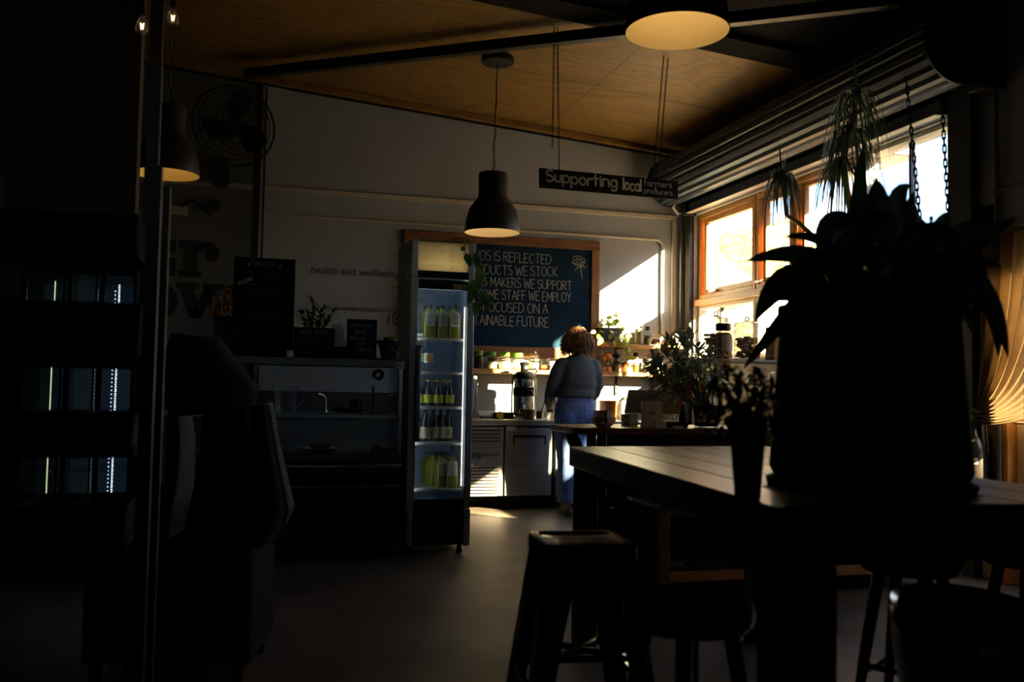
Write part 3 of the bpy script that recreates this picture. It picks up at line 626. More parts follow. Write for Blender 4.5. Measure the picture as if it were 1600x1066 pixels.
B(.085, .118, -.03, .03, .1, .5).build('wall_bracket', 'steel_beam', fe)
sb = thing('switch_box', 'small grey switch box on the right wall above the curtain tie', 'switch', atx(1551, 578, XR-.02))
B(-.02, .018, -.05, .05, -.09, .09).build('box', 'wall_side', sb, bev=.006); B(-.028, -.02, -.02, .02, -.03, .03).build('rocker', 'white_paint', sb)

# ================================================================== PENDANT LAMPS
def pendant(loc, watts, label, tint, cable_top=None, s=1.0):
    t = thing('pendant_lamp', label, 'lamp', loc, group='black bell pendant lamps')
    prof = [(.235, 0), (.237, .02), (.228, .10), (.205, .19), (.165, .255), (.128, .30), (.124, .32), (.124, .50), (.118, .512), (.03, .52), (.02, .535)]
    inn = [(.2345, .001), (.2325, .02), (.2235, .10), (.2005, .188), (.161, .25), (.122, .298), (.118, .32), (.118, .49), (.001, .495)]
    MB().lathe(prof, 40, cap0=False).build('shade', 'lamp_black', t)
    MB().lathe(inn, 40, cap0=False).build('shade_lining', 'lamp_inner', t)
    MB().ell((0, 0, .27), (.045, .045, .06), 14, 9).build('bulb', 'bulb', t)
    MB().lathe([(.022, .33), (.022, .49)], 10).build('socket', 'black_paint', t)
    L = bpy.data.lights.new('lamp_light', 'POINT'); L.energy = watts; L.color = tint; L.shadow_soft_size = .05
    lo = bpy.data.objects.new('lamp_light', L); COL.objects.link(lo); lo.parent = t; lo.location = (0, 0, .19)
    top = cable_top-Vector(loc)
    n = 26; pts = [Vector((0, 0, .53)).lerp(top, i/n)+Vector((.012*math.sin(i*.9), 0, 0))*(1-i/n) for i in range(n+1)]
    pts2 = [Vector((0, 0, .53)).lerp(top, i/n)-Vector((.012*math.sin(i*.9+.5), 0, 0))*(1-i/n) for i in range(n+1)]
    MB().tube(pts, .0045, 5).build('cable', 'black_paint', t); MB().tube(pts2, .0035, 5).build('hanging_wire', 'galv', t)
    MB().lathe([(.135, 0), (.14, .01), (.14, .05), (.12, .06)], 24).build('ceiling_rose', 'black_paint', t, top-Vector((0, 0, .06)))
    return t
l1 = atd(769, 364, 7.9); pendant(l1, .95, 'black bell pendant lamp hanging above the drinks fridge, cream inside', (1.0, .80, .56), Vector((l1.x+.02, l1.y, ceil_z(l1.x))))
l2 = atd(1058, 50, 4.26); pendant(l2, .80, 'nearest pendant lamp at the top, glowing yellow, shade out of frame', (1.0, .74, .34), Vector((l2.x, l2.y, ceil_z(l2.x)+.0)))
l3 = atd(260, 273, 6.9); pendant(l3, .42, 'amber glowing pendant lamp behind the black post on the left', (1.0, .62, .16), Vector((l3.x, l3.y, ceil_z(l3.x))))
for i, (px, py, D) in enumerate(((222, 42, 5.0), (270, 29, 5.2))):
    b_ = atd(px, py, D); t = thing('filament_bulb', ('bare glowing filament bulb at the top left, lower and leftmost', 'bare glowing filament bulb at the top left, higher and right')[i], 'light bulb', b_, group='bare bulbs')
    MB().lathe([(.001, -.045), (.02, -.04), (.034, -.02), (.036, 0), (.026, .03), (.014, .055), (.013, .07)], 16, cap0=False).build('globe', 'glass', t)
    MB().tube([(-.008, 0, .02), (-.005, 0, -.012), (0, 0, .014), (.005, 0, -.012), (.008, 0, .02)], .0016, 5).build('filament', 'filament', t)
    MB().lathe([(.016, .065), (.016, .12), (.005, .13)], 12).build('socket', 'black_paint', t)
    MB().tube([(0, 0, .13), (.0, 0, ceil_z(b_.x)-b_.z-.0)], .004, 5).build('cord', 'black_paint', t)

# ================================================================== HANGING SIGN
tl, tr = aty(843, 263, 6.757), aty(1058, 287, 6.925); bl, br_ = aty(843, 293, 6.757), aty(1058, 309, 6.925)
cx = (tl+tr+bl+br_)/4; ang = math.atan2(tr.y-tl.y, tr.x-tl.x); LW = (tr-tl).length; SH = .152
sg = thing('hanging_sign', 'long dark board lettered Supporting local farmers and producers, hung on chains', 'sign', cx, ang)
tilt = math.atan2(((tr.z+br_.z)-(tl.z+bl.z))/2, LW)
bd = B(-LW/2, LW/2, -.012, .012, -SH/2, SH/2).build('board', 'black_matte', sg, rot=(0, -tilt, 0), bev=.002)
mb = MB(); x0 = -LW/2+.055
write(mb, 'Supporting', x0, -.022, .092, .0075, -.013, fit=.62, jit=.04, gap=.16)
write(mb, 'local', x0+.68, -.034, .092, .0075, -.013, fit=.165, gap=.13)
mb.build('lettering_large', 'chalk', bd)
mb = MB(); write(mb, 'farmers', x0+.872, .014, .052, .0030, -.014, fit=.265); write(mb, '&', x0+.97, -.018, .026, .002, -.014); write(mb, 'producers', x0+.872, -.047, .042, .0030, -.014, fit=.27)
mb.build('lettering_small', 'chalk_dim', bd)
for k, (px, py) in enumerate(((866, 42), (871, 42), (1037, 88), (1044, 90))):
    top = atceil(px, py); f = (.115, .135, .815, .85)[k]; low = tl.lerp(tr, f)
    if k == 0: low = Vector((top.x, top.y, top.z-.95))
    low = Vector((low.x, low.y, low.z-.01)); d = low-top; n = int(d.length/.028); mb = MB()
    for i in range(n):
        c = top+d*((i+.5)/n); e = .006
        if i % 2: mb.tube([c+Vector((e*math.cos(t), 0, .018*math.sin(t))) for t in [2*math.pi*j/8 for j in range(9)]], .0024, 4, False)
        else: mb.tube([c+Vector((0, e*math.cos(t), .018*math.sin(t))) for t in [2*math.pi*j/8 for j in range(9)]], .0024, 4, False)
    inv = Matrix.Rotation(-ang, 3, 'Z')
    mb.v = [tuple(inv @ (Vector(v)-cx)) for v in mb.v]
    mb.build('hanging_chain', 'black_paint', sg)

# ================================================================== WALL FAN AND OTHER BITS OF THE BACK WALL
fc = aty(366, 196, 8.9); s_ = .375
fn = thing('wall_fan', 'large black caged fan mounted high on the back wall', 'fan', fc, R(14))
mb = MB()
for k in range(7):
    r_ = s_*(1-k*.13); dy = -.09+.09*(k == 0)*1.0
    mb.tube([(r_*math.cos(t), -.10*(1-(r_/s_)**2), r_*math.sin(t)) for t in [2*math.pi*i/32 for i in range(33)]], .005 if k else .010, 5, False)
for k in range(18):
    t = 2*math.pi*k/18; mb.tube([(s_*q*math.cos(t), -.10*(1-q*q), s_*q*math.sin(t)) for q in (.15, .5, .8, 1)], .003, 4, False)
mb.build('cage', 'black_paint', fn)
MB().lathe([(.07, 0), (.08, .04), (.07, .16), (.04, .2)], 18, M=Matrix.Translation((0, -.02, 0)) @ Matrix.Rotation(R(-90), 4, 'X')).build('motor', 'black_paint', fn)
for k in range(3):
    M_ = Matrix.Rotation(2*math.pi*k/3, 4, 'Y') @ Matrix.Rotation(R(22), 4, 'X')
    MB().add([(-.03, -.01, .05), (.05, .02, .05), (.15, .035, .22), (.11, .03, .31), (-.02, 0, .33), (-.10, -.03, .22)], [(0, 1, 2, 3, 4, 5)], M_).build('blade', 'black_matte', fn)
B(-.04, .04, .10, .36, -.05, .02).build('wall_arm', 'black_paint', fn); B(-.10, .04, .34, .37, -.52, -.22).build('wall_plate', 'black_paint', fn)
MB().tube([(-.05, .16, -.1), (-.18, .2, -.34), (-.2, .24, -.46), (-.1, .34, -.5)], .008, 6).build('flex', 'black_paint', fn)
wb = thing('wall_socket', 'pale double wall socket with black plugs high on the back wall', 'socket', aty(280, 329, WY-.02))
B(-.075, .075, -.015, .018, -.045, .045).build('plate', 'conduit', wb, bev=.005)
MB().tube([(.02, -.03, .03), (.10, -.04, .10), (.20, -.04, .06), (.28, -.04, -.03), (.33, -.03, .03)], .014, 6).build('cable', 'black_paint', wb)
B(.27, .37, -.05, .01, .03, .12).build('plug', 'black_paint', wb, bev=.01)
jb = tag(B(-.12, .12, -.02, .0, -.13, .13).build('cover_panel', 'wall_paint', bev=.004, loc=aty(428, 145, WY)), 'square cover panel on the wall beside the column top', 'panel')
# wall lettering: GROW in slab letters
def slab_letter(ch):
    mb = MB()
    def P(poly): mb.prism(poly, -.006, 0, 'xz')
    def ringseg(cx, cz, ro, ri, a0, a1, n=18):
        for i in range(n):
            t0, t1 = R(a0+(a1-a0)*i/n), R(a0+(a1-a0)*(i+1)/n)
            P([(cx+ro[0]*math.cos(t0), cz+ro[1]*math.sin(t0)), (cx+ro[0]*math.cos(t1), cz+ro[1]*math.sin(t1)), (cx+ri[0]*math.cos(t1), cz+ri[1]*math.sin(t1)), (cx+ri[0]*math.cos(t0), cz+ri[1]*math.sin(t0))])
    if ch == 'G':
        ringseg(.5, .5, (.5, .5), (.24, .33), 50, 325); P([(.72, .66), (.98, .66), (.98, 1), (.86, 1), (.72, .9)]); P([(.5, .36), (.5, .52), (1.0, .52), (1.0, .02), (.84, .02), (.74, .14), (.74, .36)])
    if ch == 'r':
        P([(0, .80), (.5, .82), (.5, 1), (0, 1)]); P([(.14, .16), (.5, .16), (.5, .82), (.14, .82)]); P([(0, 0), (.6, 0), (.6, .18), (0, .18)])
        ringseg(.72, .72, (.30, .28), (.10, .10), 180, -60); mb.ell((.84, -.003, .66), (.20, .003, .20), 20, 8)
    if ch == 'o': ringseg(.5, .5, (.5, .5), (.2, .3), 0, 360, 28)
    if ch == 'w':
        P([(0, .82), (.6, .82), (.6, 1), (0, 1)]); P([(.70, .82), (1.5, .82), (1.5, 1), (.70, 1)])
        P([(.08, .86), (.46, .86), (.68, 0), (.36, 0)]); P([(.36, 0), (.70, 0), (.98, .86), (.74, .86)]); P([(.74, .86), (1.06, .86), (1.30, 0), (1.0, 0)]); P([(1.0, 0), (1.34, 0), (1.56, .86), (1.36, .86)])
    return mb
gs = thing('wall_lettering', 'large black slab letters reading Gr over ow on the back wall', 'lettering', aty(232, 432, WY-.001))
def putletter(ch, x0, x1, ytop, ybot, sx=1.0):
    a, b = aty(x0, ytop, WY-.001), aty(x1, ybot, WY-.001); w = {'G': 1.0, 'r': 1.04, 'o': 1.0, 'w': 1.56}[ch]
    mb = slab_letter(ch); mb.v = [(a.x+v[0]/w*(b.x-a.x)-gs.location.x, v[1], b.z+v[2]*(a.z-b.z)-gs.location.z) for v in mb.v]
    mb.build('letter_'+ch.lower(), 'ink', gs)
putletter('G', 214, 274, 372, 433); putletter('r', 279, 342, 375, 435); putletter('o', 222, 277, 440, 500); putletter('w', 276, 366, 441, 499)
def printed(name, text, pa, pb, label, mt, size_px, font_ext=.0008, drop=0):
    """a line of wall print from photo point pa (baseline left) to pb (baseline right)"""
    a, b = aty(*pa, WY-.002), aty(*pb, WY-.002); me = print_mesh(text, 1.0, 0.002)
    xs_ = [v.co.x for v in me.vertices]; k = (b.x-a.x)/(max(xs_)-min(xs_)); me.transform(Matrix.Translation((-min(xs_), 0, 0))); me.transform(Matrix.Diagonal((k, k*1.0, .5, 1)))
    o = put(name, me, mt, None, a, (R(90), 0, 0)); o.rotation_euler = (R(90), 0, 0)
    return tag(o, label, 'lettering')
printed('slogan_text', 'health and wellbeing', (486, 427), (623, 432), 'dark printed words health and wellbeing on the white wall', 'ink_blue', 16)
printed('slogan_dots', '...', (612, 449), (622, 449), 'three small printed dots below the words health and wellbeing', 'ink_blue', 16)
printed('web_address', 'oceanroadwellness.com.au', (505, 484), (624, 487), 'small printed web address in serif letters on the white wall', 'ink_blue', 16)
a = aty(604, 506, WY-.002); fo = thing('letter_icon', 'small dark letter f icon on the wall above the potted plant', 'icon', a)
put('letter', print_mesh('f', .13, .001), 'ink', fo, rot=(R(90), 0, 0))
a = aty(615, 506, WY-.002); io = thing('camera_icon', 'small dark camera outline icon on the wall near the fridge', 'icon', a)
mb = MB(); k = .055
mb.tube([(x, 0, z+k) for x, z in rrect(-k+.05, k+.05, -k, k, .018)+[rrect(-k+.05, k+.05, -k, k, .018)[0]]], .006, 5, False)
mb.tube([(.05+.026*math.cos(t), 0, k+.026*math.sin(t)) for t in [2*math.pi*i/16 for i in range(17)]], .005, 5, False); mb.ell((.083, 0, k+.034), .006, 8, 6)
mb.build('outline', 'ink', io)

# ================================================================== CHALKBOARD
YB = WY-.03
a, b = aty(631, 359, YB), aty(937, 377, YB)
bx0, bx1, bz1 = a.x, b.x, (a.z+b.z)/2
bz0 = aty(742, 540, YB).z-.115; fw_ = .09
cb = thing('chalkboard', 'big framed blue black chalkboard with chalk capitals behind the woman', 'chalkboard', ((bx0+bx1)/2, WY, bz0))
hx = (bx1-bx0)/2; hz = bz1-bz0
B(-hx+.05, hx-.05, -.025, -.002, .05, hz-.05).build('slate', 'chalkboard', cb)
B(-hx, hx, -.045, -.001, hz-fw_-.01, hz).build('top_rail', 'board_frame', cb, bev=.004); B(-hx, hx, -.045, -.001, 0, .115).build('bottom_rail', 'board_frame', cb, bev=.004)
B(-hx, -hx+fw_, -.0445, -.001, .115, hz-fw_-.01).build('side_stile', 'board_frame_z', cb, bev=.004); B(hx-fw_, hx, -.0445, -.001, .115, hz-fw_-.01).build('side_stile', 'board_frame_z', cb, bev=.004)
yt = -.027
lines = [('HOS IS REFLECTED', (741, 405.5), (861, 413), .098), ('RODUCTS WE STOCK', (739, 427.5), (871, 432.5), .098), ('S & MAKERS WE SUPPORT', (743, 445.5), (893, 454), .096),
         ('SOME STAFF WE EMPLOY', (748, 466.5), (892, 472), .096), ('E-FOCUSED ON A', (741, 486.5), (856, 490), .098), ('TAINABLE FUTURE', (740, 507), (857, 511.5), .100)]
for t, pa, pb, h in lines:
    A_, B_ = aty(*pa, WY+yt), aty(*pb, WY+yt); mb = MB()
    write(mb, t, A_.x-cb.location.x, A_.z-bz0, h, .0033, yt, fit=B_.x-A_.x, slope=(B_.z-A_.z)/(B_.x-A_.x), jit=.025, gap=.15, sp=.30)
    mb.build('chalk_line', 'chalk', cb, sharp=0)
fp = lambda x, y: (aty(x, y, WY+yt).x-cb.location.x, yt, aty(x, y, WY+yt).z-bz0)
mb = MB()
mb.tube([fp(906.5, 415), fp(908, 425), fp(909.6, 436)], .005, 4)
for s in (((897, 410), (895, 405), (897, 401), (902, 400.5), (906, 400), (910, 403), (914, 406), (915, 409), (911, 414), (906, 415), (899, 414), (895, 412), (894, 409)),
          ((898, 408), (901, 404), (905, 403.5), (909, 405.5), (911, 409), (908, 412)), ((900, 412), (902, 407), (906, 406), (909, 409)), ((903, 412), (905, 409), (907, 411)),
          ((896, 411), (901, 413.5), (908, 413), (914, 408)), ((906.5, 416), (911, 415.5), (917, 418.5), (912, 418.5), (907, 416)), ((905.5, 416), (901, 418), (897.5, 424), (902, 420), (905.5, 417))):
    mb.tube([fp(*q) for q in s], .0028, 4)
mb.build('chalk_flower', 'chalk', cb, sharp=0)

# ================================================================== WALL SHELVES
SYF = WY-.20
zs1 = aty(800, 577.5, SYF).z; zs2 = aty(990, 538.5, SYF).z
s1 = thing('long_shelf', 'long timber wall shelf under the chalkboard, passing behind the woman', 'shelf', (0, 0, zs1))
B(1.75, aty(1047, 580, SYF).x, SYF, WY-.002, -.042, 0).build('plank', 'shelf_wood', s1, bev=.004)
s2 = thing('short_shelf', 'short upper timber shelf right of the chalkboard, in full sun', 'shelf', (0, 0, zs2))
B(bx1+.01, aty(1068, 540, SYF).x, SYF, WY-.002, -.032, 0).build('plank', 'shelf_wood', s2, bev=.004)
for sh_, zz, xs_ in ((s1, -.042, (962, 1018)), (s2, -.032, (962, 1020))):
    for px in xs_:
        x = aty(px, 600, WY).x
        B(x-.012, x+.012, WY-.016, WY-.002, zz-.20, zz).build('bracket_leg', 'steel_beam', sh_); MB().bar((x, SYF+.02, zz-.008), (x, WY-.01, zz-.008), .02, .012).build('bracket_arm', 'steel_beam', sh_)
        mb = MB(); [mb.ell((x, WY-.017, zz-dz), .006, 8, 5) for dz in (.05, .12, .18)]; mb.build('screws', 'black_paint', sh_)

# ================================================================== JARS
def jar(loc, r, h, content, level, lid, label, cat='jar', neck=.72, lid_h=.03, tagband=None, group=None, name='storage_jar', square=False, shoulder=.72, bandz=None):
    t = thing(name, label, cat, loc, group=group); hb = h-lid_h
    prof = [(r*.9, .0), (r, .008), (r, hb*shoulder), (r*.93, hb*(shoulder+.1)), (r*neck, hb*.95), (r*neck, hb)]
    n = 18
    MB().lathe(prof, n, cap1=False).build('glass_body', 'glass', t)
    q = level*hb
    inn = [(r*.84, .010), (r*.93, .018), (r*.93, min(q, hb*shoulder)-.004)]+([(r*.85, q)] if q > hb*shoulder else [])+[(r*.5, q+.004), (.001, q+.008)]
    if content: MB().lathe(inn, n).build('contents', content, t)
    if lid: MB().lathe([(r*neck*1.06, hb-.012), (r*neck*1.08, hb-.004), (r*neck*1.08, h-.004), (r*neck*1.02, h), (.001, h)], n, cap0=False).build('lid', lid, t)
    if tagband:
        rows = []; z0 = hb*(bandz or .42)
        for z in (z0, z0+.032): rows.append([((r+.0016)*math.cos(R(270+t_)), (r+.0016)*math.sin(R(270+t_)), z) for t_ in range(-62, 63, 10)])
        lb = MB().loft(rows, False, False, closed=False).build('label_band', tagband, t)
        mb = MB(); rng = random.Random(int(loc[0]*1000))
        tt = -48
        while tt < 46:
            w = rng.uniform(5, 12); pts = [((r+.0035)*math.cos(R(270+tt+w*i/3)), (r+.0035)*math.sin(R(270+tt+w*i/3)), z0+.011+(.010 if i % 2 else 0)) for i in range(4)]
            mb.tube(pts, .0014, 3); tt += w+5
        mb.build('handwriting', 'chalk' if tagband == 'black_paint' else 'ink', lb)
    return t
ZJ = zs1
J = lambda px, Y=WY-.11: aty(px, 570, Y).x
gj = 'jars on the shelf under the chalkboard'
jar((J(749), WY-.10, ZJ), .050, .185, 'grain_dark', .78, 'cap_green', 'green-lidded jar of dark seeds next to the tall fridge', group=gj)
jar((J(768), WY-.10, ZJ), .062, .180, 'flour', .50, 'cap_green', 'green-lidded jar half full of flour, second from the tall fridge', tagband='black_paint', bandz=.58, group=gj)
jar((J(789), WY-.10, ZJ), .064, .178, 'flour', .60, 'cap_green', 'green-lidded jar in full sun, third from the tall fridge', tagband='black_paint', bandz=.58, group=gj)
jar((J(810), WY-.10, ZJ), .064, .172, 'flour', .30, 'cap_green', 'wide jar with a low fill above the juicer', tagband='paper', bandz=.5, group=gj)
jar((J(834), WY-.10, ZJ), .060, .200, 'flour', .45, None, 'tallest clip-top jar under the chalkboard, right of the juicer', neck=.62, tagband='black_paint', bandz=.52, group=gj)
t_ = [o for o in COL.objects if o.get('label', '').startswith('tallest clip-top')][0]
MB().lathe([(.040, .17), (.044, .176), (.040, .195), (.001, .20)], 16, cap0=False).build('glass_lid', 'glass', t_); MB().tube([(-.042, -.0, .172), (-.046, -.03, .15), (.046, -.03, .15), (.042, 0, .172)], .003, 5).build('wire_clip', 'steel_bright', t_)
jar((J(853), WY-.09, ZJ), .055, .125, 'spice', .62, 'glass', "short squat jar beside the woman's left shoulder", neck=.85, tagband='kraft', bandz=.25, group=gj)
gj2 = 'jars on the sunny right-hand shelves'
jar((J(964), WY-.10, ZJ), .052, .195, 'grain', .62, 'black_paint', 'black-lidded jar of grey grain on the lower right shelf', tagband='black_paint', bandz=.5, group=gj2)
jar((J(979), WY-.085, ZJ), .046, .170, 'spice', .75, 'glass', 'jar of red brown spice on the lower right shelf', neck=.85, group=gj2)
jar((J(994), WY-.10, ZJ), .034, .215, 'herb', .55, 'black_paint', 'slim tall jar of herbs with black lid on the lower right shelf', neck=.7, tagband='paper', bandz=.45, group=gj2)
jar((J(1012), WY-.11, ZJ), .056, .150, 'bottle_dark', .85, 'black_paint', 'dark squat jar half hidden by banksia leaves', neck=.9, tagband='black_paint', group=gj2)
jar((J(1024), WY-.10, ZJ), .030, .105, 'spice', .7, 'kraft', 'tiny brown jar at the end of the lower right shelf', neck=.9, group=gj2)
ZU = zs2; JU = lambda px: aty(px, 530, WY-.11).x
jar((JU(999), WY-.10, ZU), .050, .235, 'grain', .82, 'glass', 'tall cylinder jar of pale grain on the upper shelf', neck=.95, lid_h=.02, shoulder=.9, group=gj2)
jar((JU(1012), WY-.09, ZU), .034, .205, 'herb', .45, 'black_paint', 'slim jar with black label on the upper shelf', neck=.75, tagband='black_paint', bandz=.42, group=gj2)
jar((JU(1025), WY-.10, ZU), .050, .135, 'grain', .5, 'glass', 'short jar with big black label on the upper shelf', neck=.9, tagband='black_paint', bandz=.35, group=gj2)
# amber table ornament
am = thing('amber_ornament', 'small amber glass lamp-like ornament with dark wire scrolls on lower shelf', 'ornament', (J(949), WY-.11, ZJ))
MB().lathe([(.045, 0), (.048, .01), (.042, .05), (.02, .07), (.012, .09)], 16).build('base', 'amber', am)
MB().ell((0, 0, .16), (.052, .045, .055), 14, 9).build('globe', 'amber', am)
mb = MB()
for s in (-1, 1):
    mb.tube([(s*.012, -.02, .03), (s*.06, -.02, .09), (s*.065, -.02, .15), (s*.03, -.03, .20), (0, -.03, .21)], .005, 5); mb.tube([(s*.01, -.03, .06), (s*.03, -.04, .10), (s*.015, -.045, .13)], .004, 5)
mb.build('wire_scroll', 'steel_beam', am)
# white glass jug on upper shelf
wj = thing('white_teapot', 'small white teapot catching the sun at the end of the upper shelf', 'teapot', (JU(1058), WY-.11, ZU))
MB().lathe([(.03, 0), (.05, .02), (.055, .06), (.045, .10), (.03, .115), (.032, .12), (.02, .135), (.008, .14), (.010, .155), (.001, .16)], 18).build('body', 'ceramic_white', wj)
MB().tube([(.05, 0, .03), (.075, 0, .05), (.09, 0, .095)], [.014, .010, .007], 8).build('spout', 'ceramic_white', wj); MB().tube([(-.045, 0, .10), (-.085, 0, .10), (-.085, 0, .05), (-.05, 0, .03)], .006, 6).build('handle', 'ceramic_white', wj)

# ------------------------------------------------------------------ leaves and plants
def leaf_add(mb, base, d, L, W, droop=.3, up=(0, 0, 1), n=5, fold=.15, tip=.0):
    d = Vector(d).normalized(); up = Vector(up); s = d.cross(up)
    if s.length < .05: s = d.cross(Vector((1, 0, 0)))
    s.normalize(); nrm = s.cross(d); rows = []
    for i in range(n+1):
        t = i/n; w = W*.5*(math.sin(math.pi*(t**.8))**.8 if 0 < t < 1 else 0.0)+(.0008)
        c = Vector(base)+d*(L*t)-Vector((0, 0, 1))*(droop*L*t*t)
        rows.append((c-s*w+nrm*fold*w, c-nrm*fold*w*.3, c+s*w+nrm*fold*w))
    o = len(mb.v); [mb.v.extend([tuple(p) for p in r]) for r in rows]
    for i in range(n):
        a = o+3*i; mb.f += [(a, a+1, a+4, a+3), (a+1, a+2, a+5, a+4)]
def heart_leaf(mb, c, d, L, W, up):
    leaf_add(mb, c, d, L, W, .25, up, 6, .12)
def pot_trough(name, label, loc, w, h, dp, mt, saucer='ceramic_white'):
    t = thing(name, label, 'potted plant', loc)
    rr = lambda k, z: [(x, y, z) for x, y in rrect(-w/2*k, w/2*k, -dp/2*k, dp/2*k, .03*k)]
    MB().loft([rr(.82, .02), rr(.98, h*.9), rr(1.04, h*.9), rr(1.04, h), rr(.96, h), rr(.94, h-.02)]).build('pot', mt, t)
    MB().loft([rr(.85, 0), rr(.95, .022), rr(.88, .022)]).build('saucer', saucer, t)
    return t
pt = pot_trough('pothos_planter', 'dark trough planter with trailing yellow green pothos on the upper shelf', (JU(953), WY-.11, ZU), .25, .17, .17, 'pot_blue', 'kraft')
rng = random.Random(5); vines = MB()
V = [[(-.05, 0, .17), (-.08, -.02, .24), (-.03, -.04, .27), (.06, -.06, .25)], [(.02, 0, .17), (.06, -.03, .26), (.10, -.05, .27), (.15, -.07, .20), (.17, -.09, .05), (.15, -.10, -.06)],
     [(.0, -.05, .17), (-.03, -.10, .14), (.0, -.11, .06), (.06, -.11, .0)], [(.05, -.02, .17), (.12, -.06, .20), (.16, -.11, .10), (.19, -.12, -.04), (.18, -.12, -.16)],
     [(-.08, 0, .17), (-.14, -.04, .19), (-.16, -.08, .10), (-.15, -.1, .02)], [(-.02, 0, .17), (.0, -.03, .30), (.04, -.03, .33)], [(.08, 0, .16), (.13, -.1, .0), (.13, -.13, -.14), (.17, -.13, -.22)]]
lv = MB()
for v in V:
    vines.tube(v, .0035, 5)
    for i in range(1, len(v)):
        for k in range(2):
            p = Vector(v[i-1]).lerp(Vector(v[i]), .5+.5*k); heart_leaf(lv, p, (rng.uniform(-.8, .8), -.5+rng.uniform(-.3, .3), rng.uniform(-.9, .4)), rng.uniform(.05, .085), rng.uniform(.035, .055), (rng.uniform(-.3, .3), -1, .5))
vines.build('vines', 'stem', pt); lv.build('leaves', 'leaf_pothos', pt)
for (x, y, z, d, L) in ((.17, -.13, -.22, (.1, -.2, -1), .10), (-.12, -.11, .06, (-.6, -.3, -.5), .10), (-.18, -.06, .12, (-1, -.2, .1), .07)):
    q = MB(); heart_leaf(q, (x, y, z), d, L, L*.62, (0, -1, .3)); q.build('large_leaf', 'leaf_pothos', pt)

# ================================================================== BENCH FRIDGE AND WORKTOP
BY = 8.614; ZT = .856
wt = tag(B(1.45, 4.25, BY-.02, WY-.03, ZT-.05, ZT).build('worktop', 'stainless', bev=.006), 'long stainless steel worktop along the back wall', 'worktop')
def X(px, py=700, Y=BY): return aty(px, py, Y).x
def Z(py, px=780, Y=BY): return aty(px, py, Y).z
xm = X(788.5); xr = X(864); xl_ = 1.50
bf = thing('bench_fridge', 'stainless underbench fridge with louvred panel left of the woman', 'fridge', (0, BY, 0))
B(xl_, xr, .03, .62, .125, ZT-.055).build('body', 'stainless_dark', bf)
gp = MB().box(xl_, xm-.012, .0, .03, .135, ZT-.07).build('grille_panel', 'stainless', bf, bev=.003)
for i, py in enumerate((674.5, 680.5, 686, 691.5)):
    B(xl_+.08, X(782), -.012, .006, Z(py)-.016, Z(py)+.006).build('louvre', 'stainless', gp, rot=(0, 0, 0)); B(xl_+.08, X(782), -.004, -.001, Z(py)+.006, Z(py)+.016).build('slot', 'black_matte', gp)
B(xl_+.06, X(778.5), -.008, -.001, Z(775.5), Z(727)).build('lower_grille_back', 'black_matte', gp)
for i in range(10):
    z = Z(775)+(Z(728)-Z(775))*i/9.4
    B(xl_+.07, X(777.5), -.022, -.006, z, z+.021).build('louvre', 'stainless', gp, bev=.003, seg=1)
B(X(738.5), X(752), -.006, 0, Z(716), Z(708.5)).build('badge', 'ink_blue', gp)
mb = MB(); p0, p1 = X(743), X(746.5); mb.tube([(p0, -.008, Z(714.5)), ((p0+p1)/2, -.008, Z(710.5)), (p1, -.008, Z(714.5))], .003, 4); mb.build('badge_mark', 'cap_green', gp)
mb = MB(); write(mb, 'SKOPE', X(754.5), Z(713), .021, .0026, -.004, fit=X(780)-X(754.5), jit=0, gap=.4); mb.build('brand_lettering', 'ink', gp)
dr2 = MB().box(xm+.004, X(861), -.012, .03, .135, ZT-.072).build('door', 'stainless', bf, bev=.004)
mb = MB(); hx0, hx1, hz0, hz1 = X(801), X(851.5), Z(694.5), Z(679.5)
B(hx0, hx1, -.016, -.011, hz0, hz1).build('handle_recess', 'stainless_dark', dr2)
B(hx0+.012, hx1-.012, -.020, -.015, hz0+.004, hz1-.028).build('handle_plate', 'stainless', dr2); B(hx0, hx1, -.034, -.012, hz1-.024, hz1).build('handle_lip', 'black_paint', dr2, bev=.004)
B(hx0, hx0+.010, -.028, -.012, hz0, hz1).build('handle_side', 'black_paint', dr2); B(hx1-.010, hx1, -.028, -.012, hz0, hz1).build('handle_side', 'black_paint', dr2)
B(X(790.5), X(805.5), -.0145, -.012, Z(673.5), Z(666.5)).build('sticker', 'paper', dr2)
for x in (1.6, X(804), xr-.08):
    for y in (.10, .54):
        MB().lathe([(.034, -.014), (.036, 0), (.034, .014)], 14, M=Matrix.Translation((x, y, .036)) @ Matrix.Rotation(R(90), 4, 'Y')).box(x-.018, x+.018, y-.02, y+.02, .05, .125).build('castor', 'black_paint', bf)
b2 = thing('bench_cupboard', 'second stainless underbench cupboard hidden behind the woman and counter', 'cupboard', (0, BY, 0))
B(xr+.02, 4.22, .03, .62, .10, ZT-.055).build('body', 'stainless_dark', b2)
for (a, b) in ((xr+.03, xr+.66), (xr+.67, 4.21)):
    d_ = B(a, b, 0, .03, .11, ZT-.07).build('door', 'stainless_dark', b2, bev=.003); B(a+.06, a+.30, -.03, -.002, ZT-.15, ZT-.13).build('door_handle', 'steel_bright', d_)
for x in (xr+.1, 4.15):
    for y in (.1, .54): B(x-.02, x+.02, y-.02, y+.02, 0, .10).build('foot', 'black_paint', b2)

